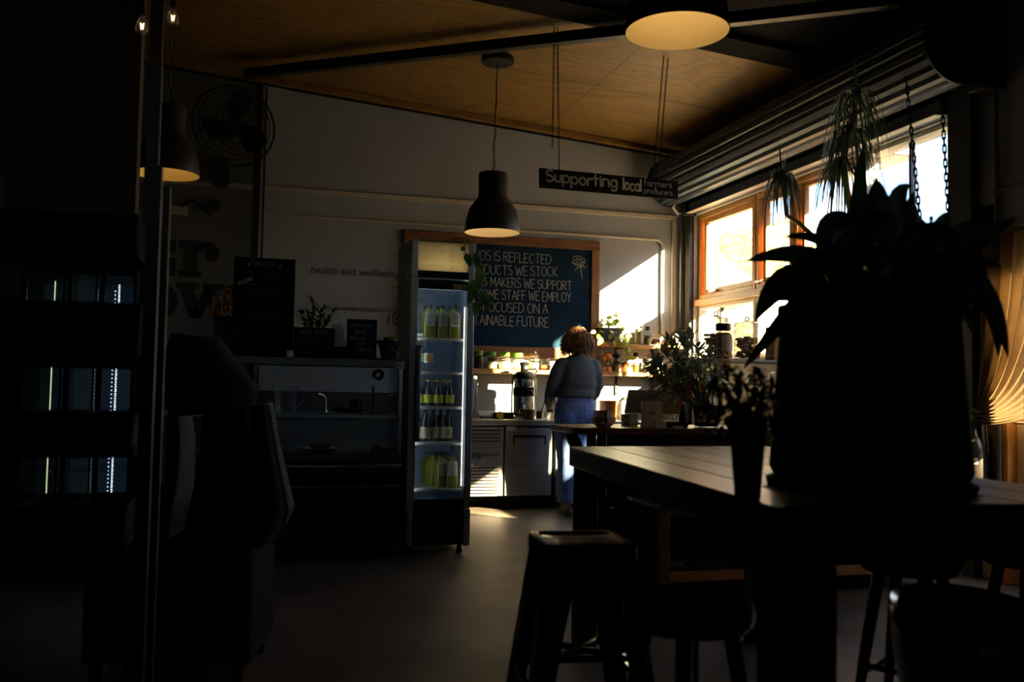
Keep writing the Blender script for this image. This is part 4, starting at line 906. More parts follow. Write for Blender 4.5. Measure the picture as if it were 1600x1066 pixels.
# worktop things
def WT(px, Y=8.85): return (aty(px, 650, Y).x, Y, ZT)
tb = thing('plastic_tub', 'clear plastic takeaway tub on the worktop by the fridge', 'tub', WT(759, 8.92))
rr = lambda w, d, z, r=.015: [(x, y, z) for x, y in rrect(-w, w, -d, d, r)]
MB().loft([rr(.055, .04, 0), rr(.072, .052, .075), rr(.078, .058, .076), rr(.078, .058, .084), rr(.068, .05, .078), rr(.05, .036, .004)]).build('tub_body', 'plastic_clear', tb); MB().loft([rr(.05, .036, .005), rr(.058, .043, .03)]).build('contents', 'flour', tb)
oh = thing('orange_half', 'cut orange half lying on the green mat', 'fruit', WT(781.5, 8.74))
Mh = Matrix.Translation((0, 0, .038)) @ Matrix.Rotation(R(84), 4, 'X')
MB().lathe([(.001, -.034), (.02, -.03), (.034, -.016), (.038, 0)], 20, M=Mh, cap1=False).build('peel', 'orange_peel', oh); MB().lathe([(.037, 0), (.036, .002), (.001, .002)], 20, M=Mh, cap0=False).build('flesh', 'orange_flesh', oh)
for k in range(8):
    pass
oh.location.z = ZT+.006
gm = tag(B(-.2, .2, -.09, .09, 0, .005).build('cutting_mat', 'mat_green', loc=(aty(782, 655, 8.72).x, 8.72, ZT), bev=.002), 'thin pale green cutting mat on the worktop edge', 'mat')
tr_ = thing('dark_tray', 'low dark tray standing behind the orange half', 'tray', WT(786, 9.05))
B(-.12, .12, -.10, .10, 0, .065).build('tray_body', 'pot_blue', tr_, bev=.01); B(-.125, .125, -.105, .105, .058, .066).build('rim', 'black_paint', tr_, bev=.003)
# juicer
ju = thing('juicer', 'tall black and steel juice extractor on the worktop', 'juicer', WT(818, 8.92))
w = .118
MB().lathe([(.10, 0), (.118, .006), (.118, .03), (.105, .04)], 28).build('base', 'steel_bright', ju)
MB().lathe([(.100, .035), (.104, .05), (.104, .235), (.100, .24)], 28).build('motor_body', 'juicer_teal', ju)
MB().lathe([(.1055, .06), (.1055, .225)], 28, cap0=False, cap1=False).build('steel_wrap', 'steel_bright', ju)
MB().lathe([(.108, .235), (.112, .25), (.112, .315), (.104, .32)], 28).build('juice_collar', 'black_gloss', ju)
MB().lathe([(.098, .318), (.104, .33), (.104, .40)], 28).build('filter_bowl', 'steel_bright', ju)
MB().lathe([(.116, .40), (.118, .41), (.114, .45), (.085, .47), (.05, .48)], 28).build('lid', 'black_gloss', ju)
MB().lathe([(.045, .475), (.045, .545)], 20).build('chute', 'steel_bright', ju); MB().lathe([(.047, .535), (.048, .54), (.048, .565), (.04, .572)], 20).build('pusher', 'black_gloss', ju)
for s in (-1, 1): MB().tube([(s*.122, 0, .06), (s*.124, 0, .25), (s*.122, 0, .41)], .008, 6).build('locking_arm', 'black_paint', ju)
MB().tube([(-.02, -.06, .49), (.10, -.06, .505), (.12, -.05, .48), (.09, -.05, .45)], .009, 6).build('locking_handle', 'black_gloss', ju)
MB().tube([(.03, -.10, .28), (.04, -.15, .27), (.042, -.16, .23)], [.02, .018, .014], 10).build('spout', 'black_gloss', ju)
B(-.07, -.02, -.114, -.10, .07, .16).build('control_panel', 'black_gloss', ju, bev=.004); MB().lathe([(.016, 0), (.013, .016)], 14, M=Matrix.Translation((-.045, -.113, .10)) @ Matrix.Rotation(R(90), 4, 'X')).build('dial', 'steel_bright', ju)
jg = thing('juice_jug', 'clear plastic jug half full of orange juice under the juicer spout', 'jug', WT(826, 8.70))
MB().lathe([(.052, 0), (.056, .006), (.062, .15), (.066, .158)], 22, cap1=False).build('jug_body', 'glass', jg); MB().lathe([(.050, .004), (.054, .012), (.057, .105), (.001, .106)], 22).build('juice', 'juice_orange', jg)
MB().tube([(-.058, 0, .13), (-.09, 0, .13), (-.095, 0, .07), (-.08, 0, .03), (-.054, 0, .025)], .007, 6).build('handle', 'glass', jg)
gl_ = thing('juice_glass', 'glass of amber juice with a dark straw beside the juicer', 'glass', WT(843, 8.72))
MB().lathe([(.030, 0), (.033, .004), (.038, .12)], 18, cap1=False).build('tumbler', 'glass', gl_); MB().lathe([(.028, .014), (.031, .018), (.0355, .085), (.001, .086)], 18).build('juice', 'juice_orange', gl_)
MB().tube([(.0, 0, .02), (.03, 0, .12), (.052, 0, .185)], .005, 6).build('straw', 'black_paint', gl_)
for i, (px, Y) in enumerate(((853, 8.80), (860, 8.72))):
    g = thing('tumbler', ('empty ribbed tumbler right of the amber juice', "empty ribbed tumbler nearest the woman's hip")[i], 'glass', WT(px, Y), group='empty tumblers on the worktop')
    rings = [[(r*(1+.05*(k % 2))*math.cos(2*math.pi*k/16), r*(1+.05*(k % 2))*math.sin(2*math.pi*k/16), z) for k in range(16)] for r, z in ((.028, 0), (.033, .02), (.037, .09))]
    MB().loft(rings, True, False).build('glass_wall', 'glass', g)
kt = thing('steel_canister', "small steel canister with black spout lid behind the woman's left hip", 'canister', WT(866, 9.0))
MB().lathe([(.05, 0), (.055, .01), (.055, .14), (.04, .17), (.02, .18)], 18).build('body', 'steel_bright', kt); MB().lathe([(.022, .178), (.022, .21), (.012, .22)], 12).build('cap', 'black_gloss', kt)
tw = thing('white_towel', 'white towel hanging from the shelf behind the fridge edge', 'towel', (aty(742, 600, 9.08).x-.03, 9.08, ZT+.005))
rows = []
for i in range(13):
    z = .42*(1-i/12); rows.append([(-.08+.13*j/10+.006*math.sin(i), .012*math.sin(j*1.5+i*.25)-.02*math.sin(i*.3), z) for j in range(11)])
o = MB().loft(rows, False, False, closed=False).build('cloth', 'paper', tw, sharp=0); m_ = o.modifiers.new('s', 'SOLIDIFY'); m_.thickness = .006
bj = thing('blender_jug', "measuring jug of orange soup to the right of the woman", 'jug', WT(950, 8.78))
MB().lathe([(.085, 0), (.09, .008), (.10, .235), (.106, .245)], 22, cap1=False).build('jug_body', 'glass', bj); MB().lathe([(.083, .006), (.087, .014), (.096, .20), (.001, .202)], 22).build('soup', 'juice_orange', bj)
MB().tube([(.098, 0, .21), (.15, 0, .20), (.15, 0, .09), (.09, 0, .05)], .009, 6).build('handle', 'glass', bj)
ct = thing('white_carton', 'slim white carton standing right of the orange jug', 'carton', WT(975, 8.86))
B(-.045, .045, -.045, .045, 0, .20).build('box', 'paper', ct, bev=.004); MB().prism([(-.045, .20), (.045, .20), (.0, .235)], -.04, .04, 'xz').build('gable_top', 'black_paint', ct)
# far right mug, plates
for i, px in enumerate((1050, 1059)):
    g = thing('tumbler', ('small tumbler left of the two behind the till', 'taller tumbler behind the till beside the flowers')[i], 'glass', WT(px, 8.9), group='tumblers behind the till')
    MB().lathe([(.028, 0), (.033, .004), (.038, .09+.03*i)], 16, cap1=False).build('glass_wall', 'glass', g)

# ================================================================== THE WOMAN AT THE WORKTOP
def remesh(mb, voxel, smooth=8, it=.6):
    me = mb.mesh('tmp', 0); o = bpy.data.objects.new('tmp', me); COL.objects.link(o)
    r = o.modifiers.new('r', 'REMESH'); r.mode = 'VOXEL'; r.voxel_size = voxel; r.use_smooth_shade = True
    s = o.modifiers.new('s', 'SMOOTH'); s.iterations = smooth; s.factor = it
    dg = bpy.context.evaluated_depsgraph_get(); out = bpy.data.meshes.new_from_object(o.evaluated_get(dg))
    bpy.data.objects.remove(o); bpy.data.meshes.remove(me)
    out.polygons.foreach_set('use_smooth', [True]*len(out.polygons)); return out
PY = 8.18
px0 = aty(901, 650, PY)
per = thing('person', 'person with curly brown hair in grey sweater and blue jeans, back turned at the worktop', 'person', (px0.x, PY, 0))
def ringe(cx, cy, cz, rx, ry, n=20, tw=0.0): return [(cx+rx*math.cos(2*math.pi*j/n), cy+ry*math.sin(2*math.pi*j/n), cz+tw*math.cos(2*math.pi*j/n)) for j in range(n)]
def limb(mb, pts, rad): mb.tube(pts, rad, 14)
# arm paths
AL = [(-.150, .00, 1.405), (-.200, -.010, 1.32), (-.232, .015, 1.20), (-.235, .07, 1.115), (-.205, .20, 1.055), (-.15, .36, 1.01)]
AR = [(.150, .00, 1.405), (.185, -.008, 1.32), (.202, .02, 1.21), (.203, .08, 1.13), (.175, .20, 1.06), (.13, .36, 1.01)]
# body: one continuous surface (head, neck, trunk, arms, hands, legs, feet)
bd_ = MB()
bd_.ell((0, .02, 1.625), (.078, .098, .115), 18, 12); bd_.ell((0, .075, 1.575), (.058, .05, .06), 14, 9)      # skull and jaw
bd_.ell((0, .12, 1.60), (.014, .022, .02), 8, 6)                                                         # nose
for s in (-1, 1): bd_.ell((s*.08, .02, 1.61), (.012, .025, .035), 8, 6); bd_.ell((s*.032, .103, 1.628), (.02, .012, .011), 8, 6)
bd_.ell((0, .108, 1.555), (.028, .014, .010), 8, 6)
bd_.tube([(0, -.02, 1.40), (0, .0, 1.47), (0, .015, 1.56)], [.075, .056, .055], 14)
bd_.loft([ringe(0, 0, z, rx, ry) for z, rx, ry in ((.80, .16, .11), (.90, .18, .13), (1.02, .15, .11), (1.15, .135, .10), (1.30, .15, .11), (1.40, .145, .09), (1.45, .08, .06))])
for s, A in ((-1, AL), (1, AR)):
    bd_.tube(A, [.05, .046, .043, .042, .036, .026], 12)
    h0 = Vector(A[-1]); f = Vector((-s*.35, .9, -.25)).normalized(); sd = Vector((.92, .36*s, 0)).normalized()
    palm = h0+f*.05; bd_.tube([h0-f*.02, h0+f*.02, palm+f*.03], [.026, .034, .032], 10)
    for k, (o_, L_) in enumerate(((-.028, .062), (-.009, .074), (.010, .070), (.028, .056))):
        q = palm+f*.025+sd*o_; bd_.tube([q, q+f*L_*.5+Vector((0, 0, -.006)), q+f*L_*.8+Vector((0, 0, -.028)), q+f*L_*.85+Vector((0, 0, -.046))], [.010, .0095, .009, .007], 8)
    th = h0+f*.025-sd*(s*.028); bd_.tube([th, th-sd*(s*.03)+f*.03, th-sd*(s*.034)+f*.055+Vector((0, 0, -.014))], [.012, .011, .008], 8)
for s in (-1, 1):
    hx_ = s*.088; bd_.tube([(hx_, 0, .86), (s*.095+.01, .01, .50), (s*.09+.02, .0, .12), (s*.09+.02, 0, .06)], [.085, .055, .042, .04], 12)
    bd_.tube([(s*.09+.02, -.05, .05), (s*.09+.02, .05, .045), (s*.095+.02, .16, .03)], [.038, .042, .03], 12)
put('body', remesh(bd_, .008, 3, .5), 'skin', per)
sw = MB()
sw.loft([ringe(cx, cy, z, rx, ry, 28) for z, cx, cy, rx, ry in ((1.075, -.012, .0, .172, .128), (1.10, -.01, -.003, .186, .142), (1.13, -.008, -.004, .183, .138), (1.17, -.005, -.002, .177, .132), (1.205, 0, -.006, .184, .138), (1.25, 0, -.005, .182, .134),
     (1.32, .002, -.008, .180, .130), (1.38, .003, -.010, .180, .118), (1.425, .003, -.012, .155, .10), (1.455, .003, -.008, .125, .085), (1.475, .003, .0, .082, .072))])
for A, in ((AL,), (AR,)): sw.tube([A[0], *A[1:]], [.066, .066, .062, .058, .050, .038], 16)
sw.ell((-.145, -.005, 1.400), (.070, .075, .060), 14, 9); sw.ell((.150, -.005, 1.400), (.070, .075, .060), 14, 9)
put('sweater', remesh(sw, .011, 5, .5), 'sweater', per)
MB().loft([ringe(.003, .002, z, rx, ry, 24) for z, rx, ry in ((1.462, .088, .078), (1.482, .080, .071), (1.482, .072, .063), (1.462, .074, .066))], False, False).build('collar', 'sweater', per)
je = MB()
je.loft([ringe(cx, cy, z, rx, ry, 28) for z, cx, cy, rx, ry in ((1.115, -.012, 0, .168, .124), (1.07, -.016, 0, .172, .130), (1.0, -.02, -.012, .188, .146), (.93, -.02, -.018, .202, .158), (.87, -.018, -.014, .205, .150), (.80, -.012, -.004, .195, .13), (.74, -.01, 0, .17, .10))])
for s in (-1, 1):
    je.loft([ringe(s*a+b, c, z, rx, ry, 20) for z, a, b, c, rx, ry in ((.92, .098, -.018, -.01, .105, .142), (.80, .100, -.012, -.005, .103, .128), (.66, .098, -.004, .0, .096, .112), (.50, .094, .006, .004, .090, .098), (.34, .090, .012, .0, .092, .094), (.20, .088, .016, .0, .098, .098), (.125, .088, .018, .0, .102, .102))], True, True)
    je.ell((s*.095-.018, -.075, .90), (.10, .095, .105), 16, 10)
jo = put('jeans', remesh(je, .011, 4, .5), 'denim', per)
def patch(name, pts_xz, mt, off, parent, sub=8):
    """a flat outline laid on the back of the jeans"""
    x0 = min(p[0] for p in pts_xz); mb = MB(); n = len(pts_xz)
    c = (sum(p[0] for p in pts_xz)/n, sum(p[1] for p in pts_xz)/n); rows = []
    for k in range(sub+1):
        t = k/sub; rows.append([(c[0]+(p[0]-c[0])*max(t, .02), -.6, c[1]+(p[1]-c[1])*max(t, .02)) for p in pts_xz])
    mb.loft(rows, False, False); o = mb.build(name, mt, per if parent is None else parent, sharp=0)
    sh_ = o.modifiers.new('w', 'SHRINKWRAP'); sh_.target = jo; sh_.wrap_method = 'PROJECT'; sh_.use_project_y = True; sh_.use_positive_direction = True; sh_.use_negative_direction = False; sh_.use_project_z = False; sh_.use_project_x = False; sh_.offset = off
    so = o.modifiers.new('t', 'SOLIDIFY'); so.thickness = .004
    return o
def outline(pts, k=5):
    out = []
    for i in range(len(pts)):
        a, b = Vector((*pts[i], 0)), Vector((*pts[(i+1) % len(pts)], 0)); out += [tuple(a.lerp(b, j/k))[:2] for j in range(k)]
    return out
for s in (-1, 1):
    cx_ = s*.098-.016; po = outline([(cx_-.068, .99), (cx_+.068, .985), (cx_+.064, .86), (cx_, .835), (cx_-.064, .86)])
    pk = patch('back_pocket', po, 'denim', .004, jo); pk2 = patch('pocket_hem', outline([(cx_-.068, .992), (cx_+.068, .987), (cx_+.067, .962), (cx_-.067, .967)]), 'denim_seam', .007, jo, 2)
patch('waistband', outline([(-.172, 1.105), (.150, 1.105), (.152, 1.068), (-.176, 1.068)], 12), 'denim_seam', .004, jo, 2)
patch('yoke_seam', outline([(-.19, 1.045), (-.018, 1.005), (.155, 1.045), (.155, 1.037), (-.018, .996), (-.19, 1.037)], 8), 'denim_seam', .003, jo, 2)
patch('seat_seam', outline([(-.021, 1.06), (-.014, 1.06), (-.010, .80), (-.016, .80)], 8), 'denim_seam', .003, jo, 2)
for x in (-.13, -.055, .02, .095): patch('belt_loop', outline([(x-.007, 1.115), (x+.007, 1.115), (x+.007, 1.058), (x-.007, 1.058)], 3), 'denim', .010, jo, 2)
for s in (-1, 1):
    fx = s*.088+.018
    MB().loft([ringe(fx, 0, z, .104, .104, 20) for z in (.120, .150)], False, False).build('hem', 'denim_seam', jo)
    MB().loft([[(fx+x, .05+y, z) for x, y in rrect(-.045*k, .045*k, -.12*k2, .13*k2, .04*k)] for z, k, k2 in ((0, 1, 1), (.03, 1.05, 1.02), (.065, .9, .85), (.10, .7, .6))]).build('shoe', 'shoe', per)
# curly hair
hr = MB(); rng = random.Random(11)
hr.ell((0, .0, 1.64), (.100, .110, .112), 18, 12)
hr.loft([ringe(0, -.012, z, rx, ry, 18) for z, rx, ry in ((1.66, .095, .095), (1.58, .104, .088), (1.53, .10, .08), (1.50, .08, .06))])
for k in range(620):
    th = rng.uniform(-math.pi*.92, math.pi*.92)-math.pi/2; v = rng.random()
    root = Vector((.098*math.cos(th)*math.sqrt(1-(v*.9)**2), .105*math.sin(th)*math.sqrt(1-(v*.9)**2), 1.645+.105*v*.98))
    if root.y > .085 and root.z < 1.70: continue
    spread = rng.uniform(.015, .055); end = Vector((root.x*1.15+math.cos(th)*spread, min(root.y*1.08, .06)+math.sin(th)*spread*.55, 1.505+rng.uniform(-.04, .075)))
    mid = Vector((root.x*1.22+math.cos(th)*spread*.85, root.y*1.15+math.sin(th)*spread*.6, (root.z*.55+end.z*.45)+.015))
    turns = rng.uniform(3.0, 5.2); rad = rng.uniform(.012, .020); ph = rng.uniform(0, 6); pts = []; n = 26
    for i in range(n+1):
        t = i/n; c = root*(1-t)**2+mid*2*t*(1-t)+end*t*t; a_ = turns*2*math.pi*t+ph
        pts.append(c+Vector((math.cos(a_), math.sin(a_)*.8, .35*math.sin(a_)))*rad*min(1, 4*t)*(1-.3*t))
    hr.tube(pts, [.0042*(1-.5*i/n) for i in range(n+1)], 4)
hr.build('hair', 'hair', per)

# ================================================================== UPRIGHT DRINKS FRIDGE
FY = 6.38; fx0, fx1, fz = 1.055, 1.512, 2.19; FD = .58
fr = thing('drinks_fridge', 'tall narrow glass-door drinks fridge lit inside, with a menu header', 'fridge', (0, FY, 0))
FX = lambda px, py=600: aty(px, py, FY).x
FZ = lambda py, px=690: aty(px, py, FY).z
t_ = .035
gx0, gx1 = fx0+.055, fx1-.052
zg0, zg1 = FZ(781), FZ(452)
cab = B(fx0, fx0+t_, .04, FD, .05, fz).build('cabinet_side', 'fridge_frame', fr); B(fx1-t_, fx1, .04, FD, .05, fz).build('cabinet_side', 'fridge_frame', fr)
B(fx0+t_, fx1-t_, FD-.03, FD, .05, fz).build('cabinet_back', 'fridge_inner', fr); B(fx0+t_, fx1-t_, .04, FD-.03, fz-.03, fz).build('cabinet_top', 'fridge_frame', fr)
B(fx0+t_, fx1-t_, .04, FD-.03, zg1+.02, zg1+.05).build('compartment_roof', 'fridge_inner', fr); B(fx0+t_, fx1-t_, .04, FD-.03, zg0-.07, zg0-.02).build('compartment_floor', 'fridge_inner', fr)
for x in (fx0+t_, fx1-t_-.006): B(x, x+.006, .05, FD-.03, zg0-.02, zg1+.02).build('inner_liner', 'fridge_inner', fr)
B(fx0+t_, fx1-t_, .05, FD-.03, .06, zg0-.07).build('compressor_box', 'black_matte', fr)
# door
zd0, zd1 = FZ(794), FZ(438)
door = B(fx0, gx0, 0, .038, zd0, zd1).build('door', 'fridge_frame', fr, bev=.005)
B(gx1, fx1, 0, .038, zd0, zd1).build('door_stile', 'fridge_frame', door, bev=.005)
B(gx0, gx1, .004, .036, zg1, zd1).build('door_top_rail', 'black_gloss', door); B(gx0, gx1, .004, .036, zd0, zg0).build('door_bottom_rail', 'black_gloss', door)
B(gx0, gx1, .016, .022, zg0, zg1).build('door_glass', 'glass', door)
B(gx0-.006, gx0, .0, .02, zg0, zg1).build('glass_edge', 'steel_bright', door); B(gx1, gx1+.005, .0, .02, zg0, zg1).build('glass_edge', 'steel_bright', door)
B(FX(648, 600), FX(656, 600), -.035, .0, FZ(686), FZ(545)).build('handle', 'stainless_dark', door, bev=.008); B(FX(648), FX(656), -.038, .003, FZ(545), FZ(541)).build('handle_cap', 'black_paint', door); B(FX(648), FX(656), -.038, .003, FZ(690), FZ(686)).build('handle_cap', 'black_paint', door)
B(FX(708, 450), FX(729, 450), -.001, .004, FZ(451), FZ(443)).build('maker_plate', 'kraft', door)
MB().lathe([(.008, 0), (.008, .006)], 10, M=Matrix.Translation((FX(669), .002, FZ(788))) @ Matrix.Rotation(R(90), 4, 'X')).build('door_lock', 'stainless_dark', door)
# header with back-lit menu
zh0, zh1 = FZ(424), fz
hd = B(fx0, gx0-.006, 0, .04, zd1+.012, fz).build('header_stile', 'fridge_frame', fr, bev=.004); B(gx1+.006, fx1, 0, .04, zd1+.012, fz).build('header_stile', 'fridge_frame', fr, bev=.004)
B(gx0-.006, gx1+.006, .002, .04, zd1+.012, zh0).build('header_rail', 'black_gloss', fr); B(gx0-.006, gx1+.006, .002, .04, fz-.012, fz).build('header_top_rail', 'stainless_dark', fr)
mt, nt2, b2_ = _new('menu_panel'); b2_.inputs['Base Color'].default_value = (.62, .56, .42, 1); b2_.inputs['Roughness'].default_value = .35
tl_ = nt2.nodes.new('ShaderNodeBsdfTranslucent'); tl_.inputs[0].default_value = (.80, .72, .52, 1); mx_ = nt2.nodes.new('ShaderNodeMixShader'); mx_.inputs[0].default_value = .6
nt2.links.new(b2_.outputs[0], mx_.inputs[1]); nt2.links.new(tl_.outputs[0], mx_.inputs[2]); nt2.links.new(mx_.outputs[0], [n for n in nt2.nodes if n.type == 'OUTPUT_MATERIAL'][0].inputs[0])
mp = B(gx0-.006, gx1+.006, .016, .020, zh0, fz-.012).build('menu_panel', 'menu_panel', fr)
B(gx0, gx1, .17, .175, zh0, fz-.03).build('header_back', 'paper', fr)
MB().tube([(gx0+.02, .09, zh0+.05), (gx1-.02, .09, zh0+.05)], .012, 10).build('header_tube', emit('header_tube', (1.0, .84, .55), 5.2).name, fr)
mb = MB(); rng = random.Random(4)
for i, py in enumerate((384.5, 389, 393.5, 398, 402, 406, 410.5, 414, 417.5)):
    if i == 6: continue
    x = FX(663, 395); w = (.12, .16, .15, .085, .11, .09, 0, .14, .05)[i]
    squig(mb, x, FZ(py)-.006, w, .008, .0009, .0145, rng); squig(mb, FX(704, 395), FZ(py)-.010, .03, .008, .0009, .0145, rng)
mb.build('menu_print', 'ink', mp)
B(fx0+.01, gx0-.006, 0, .04, .065, zd0-.012).build('base_stile', 'fridge_frame', fr, bev=.004); B(gx1+.006, fx1, 0, .04, .065, zd0-.012).build('base_stile', 'fridge_frame', fr, bev=.004)
B(gx0-.006, gx1+.006, .01, .04, .065, zd0-.012).build('kick_grille', 'black_matte', fr)
for x in (fx0+.06, fx1-.06):
    for y in (.07, FD-.06): MB().lathe([(.024, 0), (.026, .01), (.018, .03), (.014, .07)], 12, (x, y, 0)).build('foot', 'black_paint', fr)
# led strips
mb = MB(); n = 92
for i in range(n): mb.box(gx1-.012, gx1-.006, .040, .044, zg0+.09+(zg1-zg0-.2)*i/n, zg0+.09+(zg1-zg0-.2)*i/n+.006)
mb.build('led_strip', 'led', fr)
B(gx0-.016, gx0-.006, .042, .050, zg0+.05, zg1-.03).build('hidden_fill_tube', emit('led_side_fill', (.85, .93, 1.0), 6.5).name, fr)  # hidden tube added at the left to brighten the fridge interior
B(gx0+.01, gx1-.02, .055, .075, zg1+.004, zg1+.016).build('led_roof_tube', emit('led_roof', (.85, .93, 1.0), 3.5).name, fr)
B(gx1-.005, gx1+.004, .036, .048, zg0, zg1).build('led_channel', 'steel_bright', fr)
# wire shelves
SY0, SY1 = .07, FD-.05
shz = [FZ(py) for py in (529, 582, 637, 693.5, 766)]
for z in shz:
    s = bpy.data.objects.new('wire_shelf', None); COL.objects.link(s); s.parent = fr
    fr_ = MB().tube([(gx0-.012, SY0, z), (gx1+.004, SY0, z)], .006, 6).tube([(gx0-.012, SY1, z), (gx1+.004, SY1, z)], .006, 6).box(gx0-.012, gx1+.004, SY0-.006, SY0-.003, z-.014, z+.004)
    fr_.build('shelf_rim', 'wire_white', s)
    w_ = MB()
    for i in range(30):
        x = gx0-.006+(gx1-gx0+.006)*i/29; w_.tube([(x, SY0, z+.004), (x, SY1, z+.004)], .0022, 4, False)
    w_.build('shelf_wires', 'wire_white', s)
tag_l = B(gx0+.06, gx0+.26, FD-.034, FD-.031, FZ(482), FZ(467)).build('inner_notice', 'wire_white', fr)
mb = MB(); squig(mb, gx0+.03, FZ(459), .10, .018, .002, FD-.033); mb.build('frost_print', 'ink_blue', fr)
# ---- bottles
def juice_bottle(label, loc, group):
    t = thing('juice_bottle', label, 'bottle', loc, group=group); w = .040; h = .235
    rr = lambda k, z, r=.012: [(x, y, z) for x, y in rrect(-w*k, w*k, -w*k, w*k, r*k, 3)]
    MB().loft([rr(.92, 0), rr(1, .008), rr(1, .14), rr(.92, .165), rr(.55, .195), rr(.45, .205, .03), rr(.45, .222, .03)]).build('bottle_body', 'juice_green', t)
    MB().lathe([(.0215, .218), (.0215, .238), (.018, .241), (.001, .241)], 14, cap0=False).build('cap', 'ink_blue', t)
    tg = B(-.030, .030, -.0445, -.0425, .085, .185).build('paper_tag', 'paper', t)
    mb = MB().tube([(.019*math.cos(a), -.046, .150+.019*math.sin(a)) for a in [2*math.pi*i/18 for i in range(19)]], .0012, 4, False).box(-.014, .014, -.046, -.0447, .149, .153).box(-.004, .004, -.046, -.0447, .139, .142)
    for z in (.120, .114, .108, .102, .096): mb.box(-.020, .020, -.0455, -.0447, z, z+.0018)
    mb.ell((0, -.045, .178), .0035, 8, 5); mb.build('tag_print', 'ink', tg)
    MB().tube([(0, -.043, .18), (-.012, -.035, .21), (0, -.022, .213), (.012, -.035, .21), (0, -.043, .18)], .001, 3).build('string', 'ink', t)
    return t
gtop = 'green juice bottles on the top fridge shelf'; ztop = shz[0]+.006
jb0 = juice_bottle('green juice bottle with white tag, leftmost in front on the top fridge shelf', (FX(673.5, 500)+.01, FY+.125, ztop), gtop)
for px, y, lab in ((694, .13, 'green juice bottle with white tag, middle in front on the top fridge shelf'), (713, .12, 'green juice bottle with white tag, rightmost in front on the top fridge shelf')):
    dup(jb0, (FX(px, 500)+.012, FY+y, ztop), 0.04, lab, gtop)
for px, lab in ((671, 'green juice bottle behind the leftmost one on the top fridge shelf'), (690, 'green juice bottle behind the middle one on the top fridge shelf'), (711, 'green juice bottle behind the rightmost one on the top fridge shelf')):
    dup(jb0, (FX(px, 500)+.02, FY+.23, ztop), 0, lab, gtop)
glow = 'green juice bottles on the bottom fridge shelf'; zlow = shz[4]+.006
for px, y, rz, lab in ((690.5, .13, .25, 'large-tagged green juice bottle at front left of the bottom fridge shelf'), (707, .115, -.05, 'frontmost right green juice bottle on the bottom fridge shelf'), (682, .23, .5, 'green juice bottle second from front in the left row, bottom fridge shelf'),
                       (678, .33, .5, 'rearmost green juice bottle of the left row, bottom fridge shelf'), (702, .22, 0, 'green juice bottle second in the right row, bottom fridge shelf'), (697, .32, 0, 'rearmost green juice bottle of the right row, bottom fridge shelf')):
    dup(jb0, (FX(px, 740)+.02, FY+y, zlow), rz, lab, glow)
def round_bottle(label, loc, group, r, h, mtb, mtl, mtc, lz, neck=.35, name='glass_bottle', motif=None):
    t = thing(name, label, 'bottle', loc, group=group)
    MB().lathe([(r*.9, 0), (r, .008), (r, h*.56), (r*.9, h*.64), (r*neck, h*.78), (r*neck*.92, h*.95), (r*neck, h)], 18).build('bottle_body', mtb, t)
    if mtc: MB().lathe([(r*neck*1.15, h*.94), (r*neck*1.15, h*1.01), (.001, h*1.015)], 14, cap0=False).build('cap', mtc, t)
    rows = [[((r+.001)*math.cos(R(270+a)), (r+.001)*math.sin(R(270+a)), z) for a in range(-80, 81, 10)] for z in lz]
    lb = MB().loft(rows, False, False, closed=False).build('label_paper', mtl, t)
    mb = MB(); zc = (lz[0]+lz[1])/2
    if motif == 'mark': mb.tube([(-.008, -r-.003, zc-.01), (0, -r-.003, zc+.012), (.008, -r-.003, zc-.01), (-.008, -r-.003, zc-.01)], .0018, 4)
    elif motif == 'block': mb.box(-.018, .018, -r-.003, -r-.0015, lz[0]+.012, lz[1]-.008)
    else: mb.tube([(-.012, -r-.003, zc+.010), (-.004, -r-.003, zc+.016), (.002, -r-.003, zc+.008), (.008, -r-.003, zc+.014), (.014, -r-.003, zc+.004)], .002, 4).box(-.012, .012, -r-.002, -r-.0012, zc-.014, zc-.011)
    mb.build('label_print', 'label_orange' if motif else 'ink', lb); return t
gcl = 'clear bottles on the second fridge shelf'; z2 = shz[1]+.006
round_bottle('clear bottle with lime label beside the handle on the second fridge shelf', (FX(662, 560)+.015, FY+.15, z2), gcl, .030, .235, 'glass_blue', 'label_lime', 'wire_white', (.07, .125), motif=None)
round_bottle('clear bottle with orange square label on the second fridge shelf', (FX(672, 560)+.01, FY+.12, z2), gcl, .033, .24, 'glass_blue', 'paper', 'wire_white', (.06, .13), motif='block')
gyl = 'dark bottles with yellow labels on the third fridge shelf'; z3 = shz[2]+.006
yb = round_bottle('dark bottle with yellow label right behind the fridge handle', (FX(657.5, 620)+.012, FY+.14, z3), gyl, .033, .185, 'bottle_blue', 'label_yellow', 'cap_yellow', (.025, .082), neck=.4)
for px, y, lab in ((672, .13, 'front dark bottle with yellow label, second from the fridge handle'), (687, .12, 'front dark bottle with yellow label, third from the fridge handle'), (705, .12, 'rightmost front dark bottle with yellow label and scribbled print'),
                   (668, .24, 'rear dark bottle with yellow label behind the second one'), (683, .24, 'rear dark bottle with yellow label behind the third one'), (698, .24, 'rear dark bottle with yellow label furthest right')):
    dup(yb, (FX(px, 620)+(.012 if y < .2 else .03), FY+y, z3), random.uniform(-.4, .4), lab, gyl)
gwn = 'dark wine bottles on the fourth fridge shelf'; z4 = shz[3]+.006
wb_ = round_bottle('dark wine bottle half hidden by the fridge handle', (FX(655, 670)+.012, FY+.15, z4), gwn, .033, .255, 'bottle_dark', 'label_cream', None, (.025, .105), neck=.4, name='wine_bottle', motif='mark')
